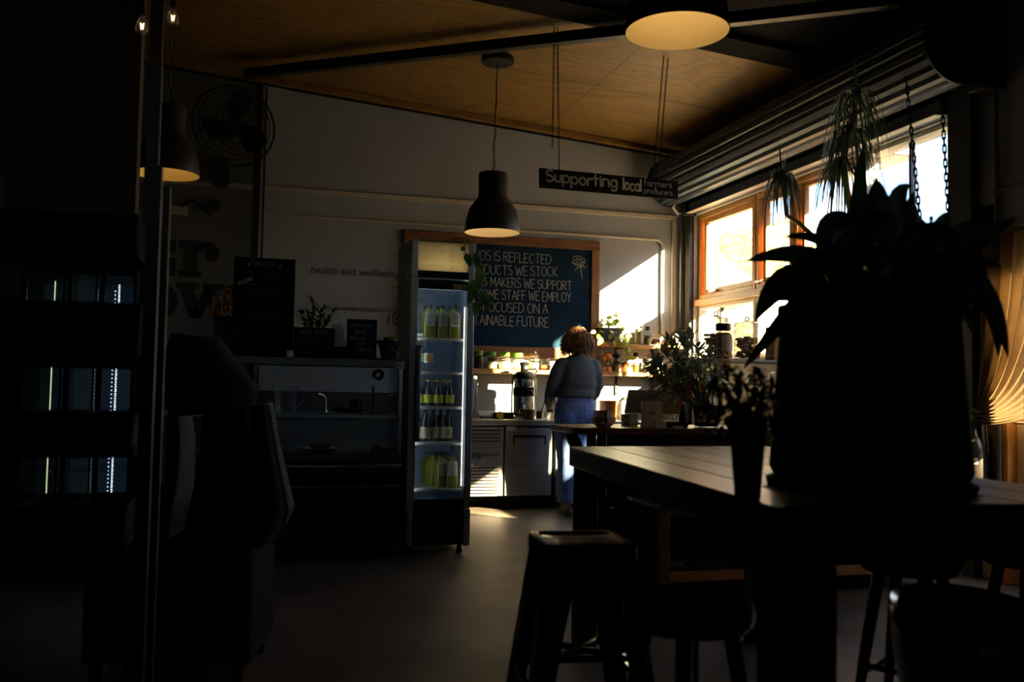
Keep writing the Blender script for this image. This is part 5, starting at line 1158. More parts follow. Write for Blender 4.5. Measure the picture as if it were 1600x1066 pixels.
for i, (px, lab) in enumerate(((666.5, 'front wine bottle with cream label, second from the left'), (679, 'middle wine bottle of five with cream label'), (691, 'wine bottle with cream label, second from the right'), (702, 'rightmost wine bottle on the fourth fridge shelf'))):
    dup(wb_, (FX(px, 670)+.014+.004*i, FY+(.12, .14, .17, .18)[i], z4), (0, .5, -.2, .1)[i], lab, gwn)
sf = thing('salad_pack', 'small dark triangular pack at the left of the top fridge shelf', 'food pack', (FX(656, 515)+.01, FY+.13, ztop))
MB().prism([(-.03, 0), (.06, 0), (-.03, .085)], -.03, .04, 'xz').build('wedge', 'juicer_teal', sf, bev=.003); B(-.028, .03, -.033, -.0305, .01, .03).build('pack_label', 'paper', sf)
# trailing plant on top of the fridge
fp_ = thing('fridge_plant', 'trailing heart-leaf vine growing from a pot on top of the fridge', 'potted plant', (1.42, FY+.44, fz))
MB().lathe([(.07, 0), (.09, .055), (.095, .06), (.085, .06), (.07, .05)], 20).build('pot', 'pot_blue', fp_)
P_ = lambda px, py, Y: aty(px, py, Y)-Vector((1.42, FY+.44, fz))
v1 = [Vector((0, 0, .05)), Vector((.08, -.2, .05)), P_(744, 380, FY-.02), P_(747, 410, FY-.02), P_(744, 440, FY-.02), P_(752, 465, FY-.02), P_(745, 490, FY-.02)]
v2 = [Vector((-.02, 0, .05)), Vector((-.05, -.25, .04)), P_(727, 372, FY-.02), P_(727, 392, FY-.02), P_(731, 408, FY-.02)]
v3 = [Vector((-.05, 0, .05)), Vector((-.25, -.25, .035)), P_(641, 375, FY-.01), P_(637, 400, FY-.01), P_(633, 430, FY-.01), P_(637, 446, FY-.01), P_(626, 463, FY-.01)]
MB().tube(v1, .004, 5).tube(v2, .004, 5).tube(v3, .0035, 5).build('vines', 'stem', fp_)
for (px, py, d, L) in ((742, 395, (.2, -.2, -1), .10), (748, 418, (.15, -.2, -1), .12), (744, 437, (-.4, -.2, -1), .12), (741, 452, (-.5, -.2, -.9), .10), (752, 455, (.5, -.2, -.9), .12), (746, 470, (-.2, -.2, -1), .10), (727, 396, (.4, -.3, -.9), .09), (724, 393, (-.3, -.3, .8), .05), (746, 400, (.3, -.1, -.8), .07), (756, 462, (.3, -.2, -1), .09)):
    q = MB(); heart_leaf(q, (0, 0, 0), d, L, L*.6, (0, -1, .25)); q.build('leaf', 'leaf_green', fp_, P_(px, py, FY-.025))

# ================================================================== GLASS DISPLAY CABINET
CY = 6.30; cx0, cx1 = -.46, 1.005
ztop_ = aty(480, 559, CY).z; ztb = aty(480, 571, CY).z; zgl = aty(520, 708, CY).z; CDp = .62
dc = thing('display_cabinet', 'dark refrigerated display cabinet with glass front beside the drinks fridge', 'display cabinet', (0, CY, 0))
B(cx0, cx1, .0, .34, ztb, ztop_).build('top_shelf', 'stainless_dark', dc, bev=.004)
B(cx0+.02, cx1-.03, -.004, .0, zgl, ztb).build('front_glass', 'glass_blue', dc)
for x in (cx0, cx1-.028): B(x, x+.022, -.006, .02, zgl, ztb).build('glass_post', 'stainless', dc)
B(cx1-.012, cx1-.008, .02, CDp, zgl, ztb).build('side_glass', 'glass_blue', dc)
B(cx1-.06, cx1+.004, -.012, .03, ztb-.012, ztb+.035).build('corner_bracket', 'conduit', dc, bev=.004)
B(cx0+.02, cx1-.03, .12, .50, zgl+.245, zgl+.255).build('inner_glass_shelf', 'glass_blue', dc); B(cx0+.02, cx1-.03, .115, .125, zgl+.24, zgl+.262).build('shelf_edge', 'stainless', dc)
B(cx0, cx1, .02, CDp, .10, zgl-.055).build('body', 'black_matte', dc)
B(cx0, cx1, .0, CDp, zgl-.055, zgl-.0).build('deck', 'stainless_dark', dc, bev=.004)
MB().tube([(cx0, -.02, zgl-.085), (cx1, -.02, zgl-.085)], .018, 10).build('bumper_rail', 'steel_bright', dc)
z = aty(520, 728, CY).z
B(cx0, cx1, -.0, .02, z-.06, z+.02).build('fascia', 'stainless_dark', dc); B(cx0, cx1, -.008, .0, aty(520, 761, CY).z, aty(520, 759.5, CY).z).build('trim_strip', 'label_cream', dc)
B(cx0, cx1, .0, .02, .10, aty(520, 762, CY).z).build('front_panel', 'pot_blue', dc)
B(cx0+.05, cx1-.03, .06, CDp, 0, .10).build('plinth', 'black_matte', dc)
# things in and on it
pl = thing('cake_plate', 'plate of small cakes inside the display cabinet', 'plate', (aty(500, 700, CY+.3).x, CY+.3, zgl))
MB().lathe([(.06, 0), (.12, .012), (.122, .016), (.001, .012)], 22, cap0=False).build('plate', 'ceramic', pl)
for k in range(5): MB().ell((.05*math.cos(k*1.26), .05*math.sin(k*1.26), .03), (.03, .03, .022), 10, 7).build('cake', 'cookie', pl)
pc_ = thing('price_card', 'small price card inside the display cabinet near the fridge', 'card', (aty(587, 704, CY+.08).x, CY+.08, zgl))
B(-.035, .035, -.002, .002, 0, .05).build('card', 'kraft', pc_); mb = MB(); squig(mb, -.025, .025, .05, .012, .0015, -.004); mb.build('price_writing', 'ink', pc_)
ms = thing('steel_beaker', 'steel measuring beaker on the glass shelf inside the cabinet', 'beaker', (aty(555, 660, CY+.25).x, CY+.25, zgl+.256))
MB().lathe([(.045, 0), (.048, .004), (.052, .09), (.056, .094)], 20, cap1=False).build('beaker_body', 'steel_bright', ms); MB().tube([(.05, 0, .075), (.085, 0, .07), (.085, 0, .03), (.05, 0, .02)], .006, 6).build('handle', 'steel_bright', ms)
cl_ = thing('folded_cloth', 'dark crumpled cloth on the glass shelf inside the cabinet', 'cloth', (aty(535, 648, CY+.33).x, CY+.33, zgl+.256))
MB().ell((0, 0, .02), (.07, .05, .02), 14, 8).ell((.06, .01, .016), (.05, .04, .016), 12, 7).ell((-.04, -.02, .026), (.04, .03, .02), 12, 7).build('cloth_heap', 'coat_blue', cl_)
# counter behind it, seen through the glass
bk = thing('sink_bench', 'dark sink bench on the back wall seen through the display cabinet', 'bench', (0, 8.72, 0))
zb_ = aty(500, 646, 8.72).z
B(XL+.1, 1.40, 0, .56, zb_-.04, zb_).build('bench_top', 'stainless', bk, bev=.004); B(XL+.1, 1.40, .03, .56, .08, zb_-.04).build('bench_body', 'stainless_dark', bk)
B(XL+.1, 1.40, .05, .56, 0, .08).build('plinth', 'black_matte', bk)
B(XL+.1, 1.42, .57, .59, zb_, aty(500, 612, WY).z).build('splashback', 'pot_blue', bk)
tp = thing('sink_tap', 'slim chrome tap seen through the display cabinet glass', 'tap', (aty(509, 640, 9.15).x, 9.15, zb_))
MB().lathe([(.02, 0), (.014, .02)], 12).tube([(0, 0, .01), (0, 0, .13), (-.02, -.01, .16), (-.075, -.03, .178)], .008, 8).build('spout', 'steel_bright', tp)
jg2 = thing('plastic_pitcher', 'large clear plastic pitcher on the sink bench behind the glass', 'pitcher', (aty(446, 640, 8.95).x, 8.95, zb_))
MB().lathe([(.085, 0), (.09, .01), (.108, .235), (.112, .24)], 22, cap1=False).build('pitcher_body', 'plastic_clear', jg2); MB().tube([(.105, 0, .21), (.16, 0, .20), (.16, 0, .09), (.095, 0, .05)], .010, 6).build('handle', 'plastic_clear', jg2)
tpr = thing('tape_roll', 'white tape roll hanging on a string inside the cabinet end', 'tape', aty(591, 586, CY+.30))
MB().loft([[Vector((r*math.cos(a), y, r*math.sin(a))) for a in [2*math.pi*i/20 for i in range(20)]] for r, y in ((.042, -.02), (.042, .02), (.016, .02), (.016, -.02), (.042, -.02))], False, False).build('roll', 'ceramic_white', tpr)
MB().tube([(0, 0, .016), (.0, 0, ztb-tpr.location.z)], .002, 4).build('string', 'paper', tpr)
hs = thing('hanging_strip', 'long pale paper strip hanging inside the cabinet below the tape roll', 'strip', aty(583.5, 601, CY+.30))
rows = [[(-.008+.016*j, .006*math.sin(i*.6), -.034*i) for j in range(2)] for i in range(7)]
MB().loft(rows, False, False, closed=False).build('strip_paper', 'paper', hs)
# menu boards on top of the cabinet
def menu(name, label, pxl, pxr, pt, pb, Y, lean=0.0, mt='black_matte'):
    a, b = aty(pxl, pb, Y), aty(pxr, pb, Y); h = aty((pxl+pxr)/2, pt, Y).z-ztop_; w = b.x-a.x
    t = thing(name, label, 'menu board', ((a.x+b.x)/2, Y, ztop_)); p = B(-w/2, w/2, 0, .012, 0, h).build('board', mt, t, rot=(-lean, 0, 0), bev=.002)
    MB().bar((0, .02, h*.6), (0, .12, .005), .03, .008).build('prop', 'black_matte', t)
    return t, p, w, h
rng = random.Random(8)
t, p, w, h = menu('specials_board', 'tallest black menu board headed Specials on the display cabinet', 361, 457.5, 403, 557, CY+.06)
mb = MB(); write(mb, 'Specials', -.08, h-.055, .042, .0022, -.003, fit=.15); mb.build('heading', 'chalk_dim', p)
mb = MB()
for zz, x, ww in ((h-.10, -.17, .28), (h-.125, -.01, .12), (h-.185, -.16, .31), (h-.21, -.13, .28), (h-.235, -.10, .20), (h-.345, -.15, .28), (h-.37, .04, .06), (h-.395, -.12, .30), (h-.415, -.08, .18), (h-.44, -.10, .14)): squig(mb, x, zz, ww, .014, .0013, -.003, rng)
mb.build('handwriting', 'chalk_dim', p); B(-.13, -.03, -.004, -.001, -.012, .012).build('sold_out_strip', 'chalk_dim', p, (-.05, 0, h-.128), (0, -.4, 0))
for s in (-.1, .095):
    mb = MB(); [mb.tube([(s-.014*math.cos(k*1.05), -.003, h-.05+.0+.014*math.sin(k*1.05)), (s+.014*math.cos(k*1.05), -.003, h-.05-.014*math.sin(k*1.05))], .002, 4) for k in range(3)]; mb.build('chalk_star', 'chalk_dim', p)
t, p, w, h = menu('low_menu_board', 'small black menu board with dense writing left of the specials board', 333, 386, 494, 555, CY+.03)
mb = MB(); [squig(mb, -w/2+.02, h-.055-.022*k, w-.05, .012, .0012, -.003, rng) for k in range(6)]; mb.build('handwriting', 'chalk_dim', p)
t, p, w, h = menu('breakfast_board', 'wide black board with heading and two written lines between flowers and cup', 458, 522, 512, 558, CY+.04)
mb = MB(); write(mb, 'BREKKY SPECIALS', -w/2+.04, h-.045, .030, .0011, -.003, fit=w-.08, gap=.18); mb.build('heading', 'chalk_dim', p)
mb = MB(); [squig(mb, -w/2+.02+.02*(k % 2), h-.085-.026*k, w-.05, .014, .0013, -.003, rng) for k in range(3)]; squig(mb, -w/2+.04, .03, .08, .012, .0012, -.003, rng); mb.build('handwriting', 'chalk_dim', p)
t, p, w, h = menu('bread_board', 'blue black board about gluten free bread near the potted plant', 541, 588, 499, 558, CY+.05, mt='chalkboard')
mb = MB()
for tx, x, zz, hh, f in (('gluten free', -.085, h-.055, .032, .145), ('bread', -.045, h-.095, .030, .07), ('delivered', -.085, h-.14, .028, .11), ('every', -.045, h-.175, .028, .07), ('Thursday', -.02, h-.215, .03, .10)): write(mb, tx, x, zz, hh, .0016, -.003, fit=f, gap=.16)
mb.build('handwriting', 'chalk_dim', p)
cupb = thing('paper_cup_stack', 'tilted stack of white takeaway cups on the display cabinet', 'cups', (aty(530, 557, CY+.2).x, CY+.2, ztop_))
M_ = Matrix.Translation((0, 0, .09)) @ Matrix.Rotation(R(-8), 4, 'Y')
for k in range(3): MB().lathe([(.034, .13+.016*k), (.048, .0+.016*k), (.051, -.002+.016*k), (.047, .0+.016*k), (.030, .12+.016*k)], 20, M=M_).build('cup', 'ceramic', cupb)
B(-.07, .07, -.05, .05, 0, .085).build('lid_box', 'black_matte', cupb, bev=.004)
MB().box(-.068, .068, -.054, -.05, .05, .056).box(-.068, .068, -.054, -.05, .065, .071).build('box_stripe', 'coat_lining', cupb)
pp_ = thing('potted_plant', 'small dark bowl pot with drooping leaves at the cabinet end', 'potted plant', (aty(607, 556, CY+.14).x, CY+.14, ztop_))
MB().lathe([(.05, .012), (.07, .10), (.088, .125), (.088, .135), (.078, .13), (.06, .10)], 22).build('pot', 'pot_blue', pp_); MB().lathe([(.07, 0), (.085, .006), (.085, .014), (.06, .012)], 22).build('saucer', 'stainless_dark', pp_)
mb = MB(); rng = random.Random(21)
for d, L in (((-1, -.3, .5), .10), ((-.8, -.5, .1), .09), ((.5, -.4, .6), .11), ((.8, -.3, .2), .08), ((-.2, -.5, .8), .10), ((.9, 0, .8), .13)): leaf_add(mb, (rng.uniform(-.03, .03), 0, .13), d, L, L*.36, .6, n=6)
mb.build('leaves', 'leaf_green', pp_); MB().tube([(-.02, -.06, .13), (-.0, -.10, .10), (.05, -.12, .03), (.07, -.125, .01)], .004, 5).build('runner', 'leaf_pothos', pp_)
MB().ell((.03, .0, .145), (.04, .035, .025), 12, 7).build('stone', 'ceramic', pp_)
# flower vases on the cabinet
def spray(mb, base, top, n, L, W, rng, droop=.2):
    b, t_ = Vector(base), Vector(top); d = (t_-b).normalized()
    for i in range(n):
        k = .25+.75*i/n; c = b.lerp(t_, k); a = rng.uniform(0, 2*math.pi); s = Vector((math.cos(a), math.sin(a), 0)); dr_ = (s+d*rng.uniform(.5, 1.3)).normalized()
        leaf_add(mb, c, dr_, L*rng.uniform(.7, 1.15), W, droop, n=4)
fv = thing('flower_vase', 'glass vase of green native foliage and one yellow bloom on the cabinet', 'vase', (aty(490, 556, CY+.24).x, CY+.24, ztop_))
MB().lathe([(.04, 0), (.045, .006), (.035, .10), (.045, .16)], 18, cap1=False).build('vase_glass', 'glass_blue', fv)
rng = random.Random(31); st = MB(); lf = MB()
for dx, dz in ((-.10, .32), (-.02, .42), (.05, .36), (.12, .33), (-.05, .34), (.02, .30)):
    st.tube([(0, 0, .01), (dx*.4, -.01, .2), (dx, -.02, dz)], .0035, 5); spray(lf, (dx*.3, -.01, .15), (dx, -.02, dz), 15, .085, .022, rng)
st.build('stems', 'stem', fv); lf.build('foliage', 'leaf_green', fv)
MB().ell((-.005, -.06, .19), (.032, .03, .034), 14, 9).build('yellow_bloom', 'flower_yellow', fv)
mb = MB(); [mb.ell((-.085+.01*k, -.05, .12-.012*k), (.02, .012, .014), 8, 6) for k in range(3)]; mb.build('blue_bud', 'coat_lining', fv)
fv2 = thing('wattle_vase', 'glass vase of golden wattle sprigs left of the specials board', 'vase', (aty(349, 556, CY+.20).x, CY+.20, ztop_))
MB().lathe([(.05, 0), (.055, .006), (.05, .14), (.042, .18)], 18, cap1=False).build('vase_glass', 'glass_blue', fv2)
st = MB(); fl = MB()
for dx, dz in ((-.06, .42), (.0, .52), (.04, .46), (-.09, .36), (.06, .38)):
    st.tube([(0, 0, .01), (dx*.3, 0, .22), (dx, -.01, dz)], .003, 5)
    for k in range(16): p = Vector((dx*.3, 0, .25)).lerp(Vector((dx, -.01, dz)), rng.random())+Vector((rng.uniform(-.03, .03), rng.uniform(-.03, .03), rng.uniform(-.01, .03))); fl.ell(p, rng.uniform(.006, .012), 6, 5)
st.build('stems', 'stem', fv2); fl.build('wattle_bloom', 'flower_orange', fv2)
wk = tag(B(-.022, .022, -.03, .03, 0, .045).build('white_block', 'ceramic', bev=.004, loc=(aty(453, 553, CY+.03).x, CY+.0+.035, ztop_)), 'small white block at the foot of the specials board', 'block')

# ================================================================== TILL COUNTER
ZP = .92
pk_ = thing('till_counter', 'dark timber till counter with a rounded end in front of the woman', 'counter', (0, 0, 0))
pl_ = [(1.98, 5.62)]+[(2.06+.11*math.cos(R(a)), 5.56+.11*math.sin(R(a))) for a in range(180, 271, 15)]+[(2.4, 5.43), (4.0, 5.43), (4.0, 6.12), (2.12, 6.12)]+[(2.08+.10*math.cos(R(a)), 6.02+.10*math.sin(R(a))) for a in range(90, 181, 15)]
MB().prism(pl_, ZP-.042, ZP, 'xy').build('counter_top', 'pos_wood', pk_, bev=.006)
B(2.62, 3.98, 5.47, 5.50, ZP-.13, ZP-.043).build('front_apron', 'table_wood', pk_)
x0 = aty(917, 690, 5.95).x; x1 = aty(964, 690, 5.95).x
for k in range(3): B(x0+(x1-x0)*k/3+.004, x0+(x1-x0)*(k+1)/3-.004, 5.95, 5.972, .36, ZP-.043).build('side_board', 'sign_cream', pk_, bev=.003)
B(x0-.02, 3.98, 5.90, 6.05, .30, .355).build('lower_shelf', 'leg_wood', pk_); B(x0-.02, 3.98, 5.96, 6.03, .0, .298).build('plinth_panel', 'black_matte', pk_); B(aty(964, 690, 5.5).x, 3.98, 5.50, 5.53, .0, ZP-.13).build('front_panel', 'black_matte', pk_); B(x1+.01, 3.98, 5.95, 5.97, .355, ZP-.043).build('back_panel', 'black_matte', pk_)
for k in (0, 1):
    a, b = aty(889+21*k, 676, 5.72), aty(912+21*k, 701, 5.72); d = (b-a); e = a+d*((.0-a.z)/d.z*.62)
    MB().bar((a.x-.005, 5.72+.2*k, ZP-.043), (a.x+.42, 5.72+.2*k, .012), .05, .045, (0, 1, 0)).build('splayed_leg', 'black_paint', pk_)
B(3.90, 3.98, 5.55, 6.05, 0, ZP-.043).build('end_panel', 'black_matte', pk_)
def PT(px, py, Y=None): p = atz(px, py, ZP); return (p.x, p.y, ZP) if Y is None else (aty(px, py, Y).x, Y, ZP)
bw = thing('bowl', 'wide grey ceramic bowl on the till counter', 'bowl', PT(943, 662, 5.62))
MB().lathe([(.045, 0), (.05, .006), (.075, .025), (.083, .065), (.080, .066), (.07, .03), (.001, .012)], 26, cap0=False).build('bowl_body', 'ceramic', bw)
cp_ = thing('cup', 'grey cup with a dark spoon resting in the wide bowl', 'cup', (bw.location.x-.005, 5.62, ZP+.040))
MB().lathe([(.035, 0), (.045, .006), (.060, .055), (.062, .066), (.057, .06), (.001, .012)], 24, cap0=False).build('cup_body', 'ceramic', cp_)
MB().tube([(-.058, -.02, .05), (-.075, -.035, .045), (-.07, -.035, .02), (-.05, -.02, .018)], .006, 6).build('handle', 'ceramic', cp_)
MB().tube([(.0, -.03, .05), (.0, -.063, .066), (-.006, -.068, .04), (-.012, -.088, -.01)], [.005, .006, .007, .009], 6).build('spoon', 'black_paint', cp_)
ts = thing('tablet_till', 'pale tablet till on a stand with a small square logo', 'tablet', PT(1020, 664, 5.58))
w = .072; Mt = Matrix.Rotation(R(-10), 4, 'X')
mb = MB(); mb.prism(rrect(-w, w, 0, .175, .016), -.010, .010, 'xz'); mb.v = [tuple(Mt @ Vector(v)) for v in mb.v]; mb.build('tablet_body', 'tablet', ts, bev=.003)
mb = MB(); q = lambda r, n=.0: [(x, z) for x, z in rrect(-r, r, .105-r, .105+r, r*.28)]
for r, m_, y in ((.021, 'ink', -.0115), (.014, 'tablet', -.0125), (.005, 'ink', -.0135)):
    mb = MB().prism(q(r), y, y+.004, 'xz'); mb.v = [tuple(Mt @ Vector(v)) for v in mb.v]; mb.build('logo_square', m_, ts)
B(-.05, .05, -.012, .006, .172, .180).build('top_edge', 'monitor', ts, rot=(0, 0, 0)); MB().prism([(.01, .16), (.09, .0), (.0, .0)], -.05, .05, 'yz').build('stand_wedge', 'tablet', ts)
crd = thing('card_reader', 'small rounded pale card reader in front of the tablet till', 'card reader', PT(1031, 669, 5.47))
mb = MB().prism(rrect(-.040, .040, 0, .05, .014), -.012, .012, 'xz'); mb.build('reader_body', 'tablet', crd, bev=.004); B(-.03, .03, .012, .03, .0, .02).build('reader_foot', 'tablet', crd)
mo = thing('monitor', 'dark flat monitor tilted back behind the tablet till', 'monitor', PT(1022, 655, 6.02))
a, b = aty(985, 609, 6.05), aty(1062, 609, 6.05); c = aty(976, 644, 6.0); x_ = mo.location.x
MB().add([(c.x-x_, -.03, c.z-ZP), (b.x+.03-x_, -.03, c.z-ZP), (b.x-x_, .05, a.z-ZP), (a.x-x_, .05, a.z-ZP), (c.x-x_, -.0, c.z-ZP-.01), (b.x+.03-x_, -.0, c.z-ZP-.01), (b.x-x_, .075, a.z-ZP-.006), (a.x-x_, .075, a.z-ZP-.006)],
         [(0, 1, 2, 3), (7, 6, 5, 4), (0, 4, 5, 1), (1, 5, 6, 2), (2, 6, 7, 3), (3, 7, 4, 0)]).build('screen_shell', 'monitor', mo, bev=.004)
MB().bar((0, .03, c.z-ZP+.02), (0, .06, .012), .06, .02).build('stand_neck', 'monitor', mo); B(-.09, .09, -.0, .085, 0, .014).build('stand_foot', 'monitor', mo, bev=.004)
wc = thing('white_canister', 'small white square canister left of the tablet till', 'canister', PT(988, 658, 5.86))
B(-.03, .03, -.03, .03, 0, .068).build('canister_body', 'ceramic_white', wc, bev=.005); B(-.031, .031, -.031, .031, .068, .082).build('canister_lid', 'ceramic_white', wc, bev=.004)
bx_ = thing('grey_box', 'grey box left of the white canister on the till counter', 'box', PT(976.5, 658, 5.88))
B(-.016, .016, -.03, .03, 0, .078).build('box_body', 'monitor', bx_, bev=.003); B(-.012, .012, -.032, -.03, .02, .05).build('box_label', 'tablet', bx_)
dsh = thing('white_dish', 'shallow white dish right of the tablet till', 'dish', PT(1053, 659, 5.80))
MB().lathe([(.03, 0), (.06, .02), (.075, .034), (.07, .034), (.001, .010)], 22, cap0=False).build('dish_body', 'ceramic_white', dsh)
tl2 = thing('black_cutlery_tray', 'low black tray on the counter right of the card reader', 'tray', PT(1057, 669, 5.55))
MB().loft([[(x, y, z) for x, y in rrect(-.075*k, .075*k, -.05*k, .05*k, .02)] for k, z in ((.85, 0), (1, .03), (1, .036), (.9, .02))]).build('tray_body', 'black_gloss', tl2); B(-.05, .02, -.056, -.053, .0, .015).build('tray_label', 'paper', tl2)
ds = thing('dark_bottle', 'slim dark bottle between the dish and the flower vase', 'bottle', PT(1066, 660, 5.72))
MB().lathe([(.028, 0), (.03, .01), (.028, .07), (.012, .11), (.011, .14)], 16).build('bottle_body', 'bottle_dark', ds); MB().lathe([(.013, .135), (.013, .155), (.008, .16)], 12).build('stopper', 'black_gloss', ds)
# banksia vase on the counter
bv = thing('banksia_vase', 'green glass vase of banksia leaves and orange blooms on the till counter', 'vase', PT(1104, 668, 5.62))
MB().lathe([(.075, 0), (.085, .01), (.10, .16), (.11, .22), (.107, .22)], 22, cap1=False).build('vase_glass', 'glass_blue', bv)
MB().lathe([(.07, .008), (.08, .016), (.095, .15), (.001, .151)], 20).build('stems_water', 'leaf_lily', bv)
rng = random.Random(41)
tips = [(1020, 560), (1012, 582), (1042, 530), (1060, 522), (1032, 545), (1075, 520), (1090, 540), (1052, 560), (1040, 592), (1078, 562), (1100, 560), (1120, 575), (1062, 590), (1112, 600), (1034, 610), (1088, 600), (1018, 570), (1030, 580), (1046, 545), (1068, 535), (1050, 578), (1068, 575), (1085, 575), (1100, 585), (1026, 596), (1056, 612), (1128, 590), (1108, 548)]
for i, (px, py) in enumerate(tips):
    Y = 5.62+rng.uniform(-.12, .12); tp_ = aty(px, py, Y)-Vector(bv.location); base = Vector((rng.uniform(-.04, .04), rng.uniform(-.04, .04), .10)); mid = base*.45+tp_*.55+Vector((0, 0, .03))
    o = bpy.data.objects.new('leafy_stem', None); COL.objects.link(o); o.parent = bv
    MB().tube([base, mid, tp_], [.006, .005, .003], 5).build('stalk', 'stem', o); lf = MB(); dirn = (tp_-mid).normalized()
    for k in range(15):
        a = 2*math.pi*k/11*2.4; c = tp_-dirn*(.006*k); s = dirn.cross(Vector((math.cos(a), math.sin(a), .3))).normalized()
        leaf_add(lf, c, (dirn*rng.uniform(.2, .9)+s), rng.uniform(.08, .125), .030, .12, n=4)
    lf.build('leaves', 'leaf_banksia', o)
for (px, py) in ((1040, 596), (1052, 604), (1062, 612), (1047, 586), (1072, 606), (1066, 626), (1060, 632), (1080, 622), (1108, 640), (1098, 652)):
    q = aty(px, py, 5.55+rng.uniform(-.05, .1))-Vector(bv.location); mb = MB()
    for k in range(9): mb.ell(q+Vector((rng.uniform(-.025, .025), rng.uniform(-.02, .02), rng.uniform(-.03, .03))), rng.uniform(.007, .013), 6, 5)
    mb.build('orange_bloom', 'flower_orange', bv)
q = aty(1096, 605, 5.48)-Vector(bv.location); mb = MB().tube([q+Vector((.028*math.cos(t)*.6, 0, .030*math.sin(t))) for t in [2*math.pi*i/16 for i in range(17)]], .009, 8, False); mb.build('ring_bloom', 'flower_yellow', bv)

# ================================================================== STEEL GANTRY SHELF WITH COOKIE JARS
GY = 5.80
ga = aty(1093, 560, GY); zga = ga.z; gxe = 3.90
gt = thing('gantry_shelf', 'dark steel gantry shelf above the counter carrying the cookie jars', 'shelf', (0, 0, 0))
B(ga.x, gxe, GY, GY+.30, zga-.004, zga).build('shelf_plate', 'stainless_dark', gt)
MB().tube([(ga.x, GY, zga-.008), (gxe, GY, zga-.008)], .010, 8).tube([(ga.x, GY+.30, zga-.008), (gxe, GY+.30, zga-.008)], .010, 8).build('shelf_rail', 'stainless', gt)
zlo = zga-.17
B(ga.x, gxe, GY+.02, GY+.28, zlo-.006, zlo).build('lower_plate', 'stainless_dark', gt)
for x in (ga.x+.015, gxe-.015):
    for y in (GY+.01, GY+.29): MB().tube([(x, y, ZP+.001), (x, y, zga-.004)], .011, 8).build('post', 'stainless', gt)
def cookie_jar(label, loc, r, h, seedv, lid='glass', n_c=70):
    t = thing('cookie_jar', label, 'jar', loc, group='glass cookie jars on the gantry shelf')
    MB().lathe([(r*.92, 0), (r, .01), (r*1.0, h*.78), (r*.95, h*.83), (r*.9, h*.85)], 28, cap1=False).build('glass_body', 'jar_glass', t)
    rg = random.Random(seedv); pass
    for k in range(n_c):
        a = rg.uniform(0, 6.28); rr_ = r*.70*rg.random()**.5; Mx = Matrix.Translation((rr_*math.cos(a), rr_*math.sin(a), .02+h*.48*k/n_c)) @ Matrix.Rotation(rg.uniform(-.4, .4), 4, 'X') @ Matrix.Rotation(rg.uniform(-.4, .4), 4, 'Y')
        cs = MB().lathe([(.001, -.008), (.022, -.006), (.027, 0), (.022, .006), (.001, .009)], 10, M=Mx, cap0=False, cap1=False); cs.build('cookie', 'cookie', t)
    MB().lathe([(r*.97, h*.845), (r*1.02, h*.855), (r*1.0, h*.875), (r*.6, h*.91), (r*.2, h*.935), (r*.12, h*.95)], 28, cap0=False).build('glass_lid', 'jar_glass', t); MB().lathe([(r*1.0, h*.80), (r*1.04, h*.815), (r*1.0, h*.83)], 28, cap0=False, cap1=False).build('glass_rim', 'jar_glass', t)
    MB().tube([(r*.17*math.cos(a), 0, h*.975+r*.17*math.sin(a)) for a in [2*math.pi*i/16 for i in range(17)]], .005, 6, False).build('lid_knob', 'steel_bright', t); return t
s_j = 1450/6.4
c1 = aty(1118, 557, GY+.16); cookie_jar('left glass cookie jar with domed lid, against the window jamb', (c1.x, GY+.16, zga), .088, .335, 1)
c2 = aty(1167, 557, GY+.15); cookie_jar('right glass cookie jar with domed lid and pale biscuits', (c2.x, GY+.15, zga), .092, .305, 2)
bl_ = thing('lidded_jar', 'black-lidded jar with a square kraft label in front of the cookie jars', 'jar', (aty(1130.5, 556, GY+.05).x, GY+.055, zga))
r = .066
MB().lathe([(r*.9, 0), (r, .008), (r, .165), (r*.9, .19), (r*.7, .20), (r*.7, .205)], 24, cap1=False).build('glass_body', 'glass', bl_); MB().lathe([(r*.80, .008), (r*.9, .016), (r*.9, .165), (r*.7, .185), (.001, .187)], 24).build('contents', 'cookie', bl_)
MB().lathe([(r*.80, .203), (r*.82, .21), (r*.82, .245), (r*.76, .25), (.001, .25)], 24, cap0=False).build('lid', 'black_gloss', bl_)
lb = MB().loft([[((r+.002)*math.cos(R(270+a)), (r+.002)*math.sin(R(270+a)), z) for a in range(-38, 39, 8)] for z in (.055, .165)], False, False, closed=False).build('label_paper', 'paper', bl_)
cdk = thing('price_card', 'kraft price card clipped to the gantry shelf under the black-lidded jar', 'card', (aty(1132, 565, GY-.012).x, GY-.013, zga-.07))
B(-.048, .048, -.002, .001, -.02, .068).build('card', 'kraft', cdk); mb = MB(); rng = random.Random(2); [squig(mb, -.036, z, .07, .012, .0016, -.0035, rng) for z in (.045, .022, 0)]; mb.build('price_writing', 'ink', cdk)
for k, px in enumerate((1101, 1156, 1176, 1192, 1208, 1220)):
    t = thing('cup', ('upturned glass at the left end under the gantry shelf', 'upturned glass under the gantry shelf left of the fallen leaf', 'pale cup under the gantry shelf, third along', 'pale cup under the gantry shelf, fourth along', 'glass under the gantry shelf, second from the planter', 'pale cup under the gantry shelf nearest the planter')[k], 'cup', (aty(px, 590, GY+.12).x, GY+.12, zlo), group='cups under the gantry shelf')
    MB().lathe([(.034, 0), (.036, .01), (.03, .085), (.001, .088)] if k in (0, 1, 4) else [(.022, 0), (.034, .03), (.036, .07), (.032, .068), (.001, .01)], 16, cap0=False).build('cup_body', 'glass' if k in (0, 1, 4) else 'ceramic_white', t)
    if k in (2, 3, 5): MB().tube([(.034, 0, .055), (.055, 0, .05), (.05, 0, .02), (.03, 0, .018)], .005, 6).build('handle', 'ceramic_white', t)
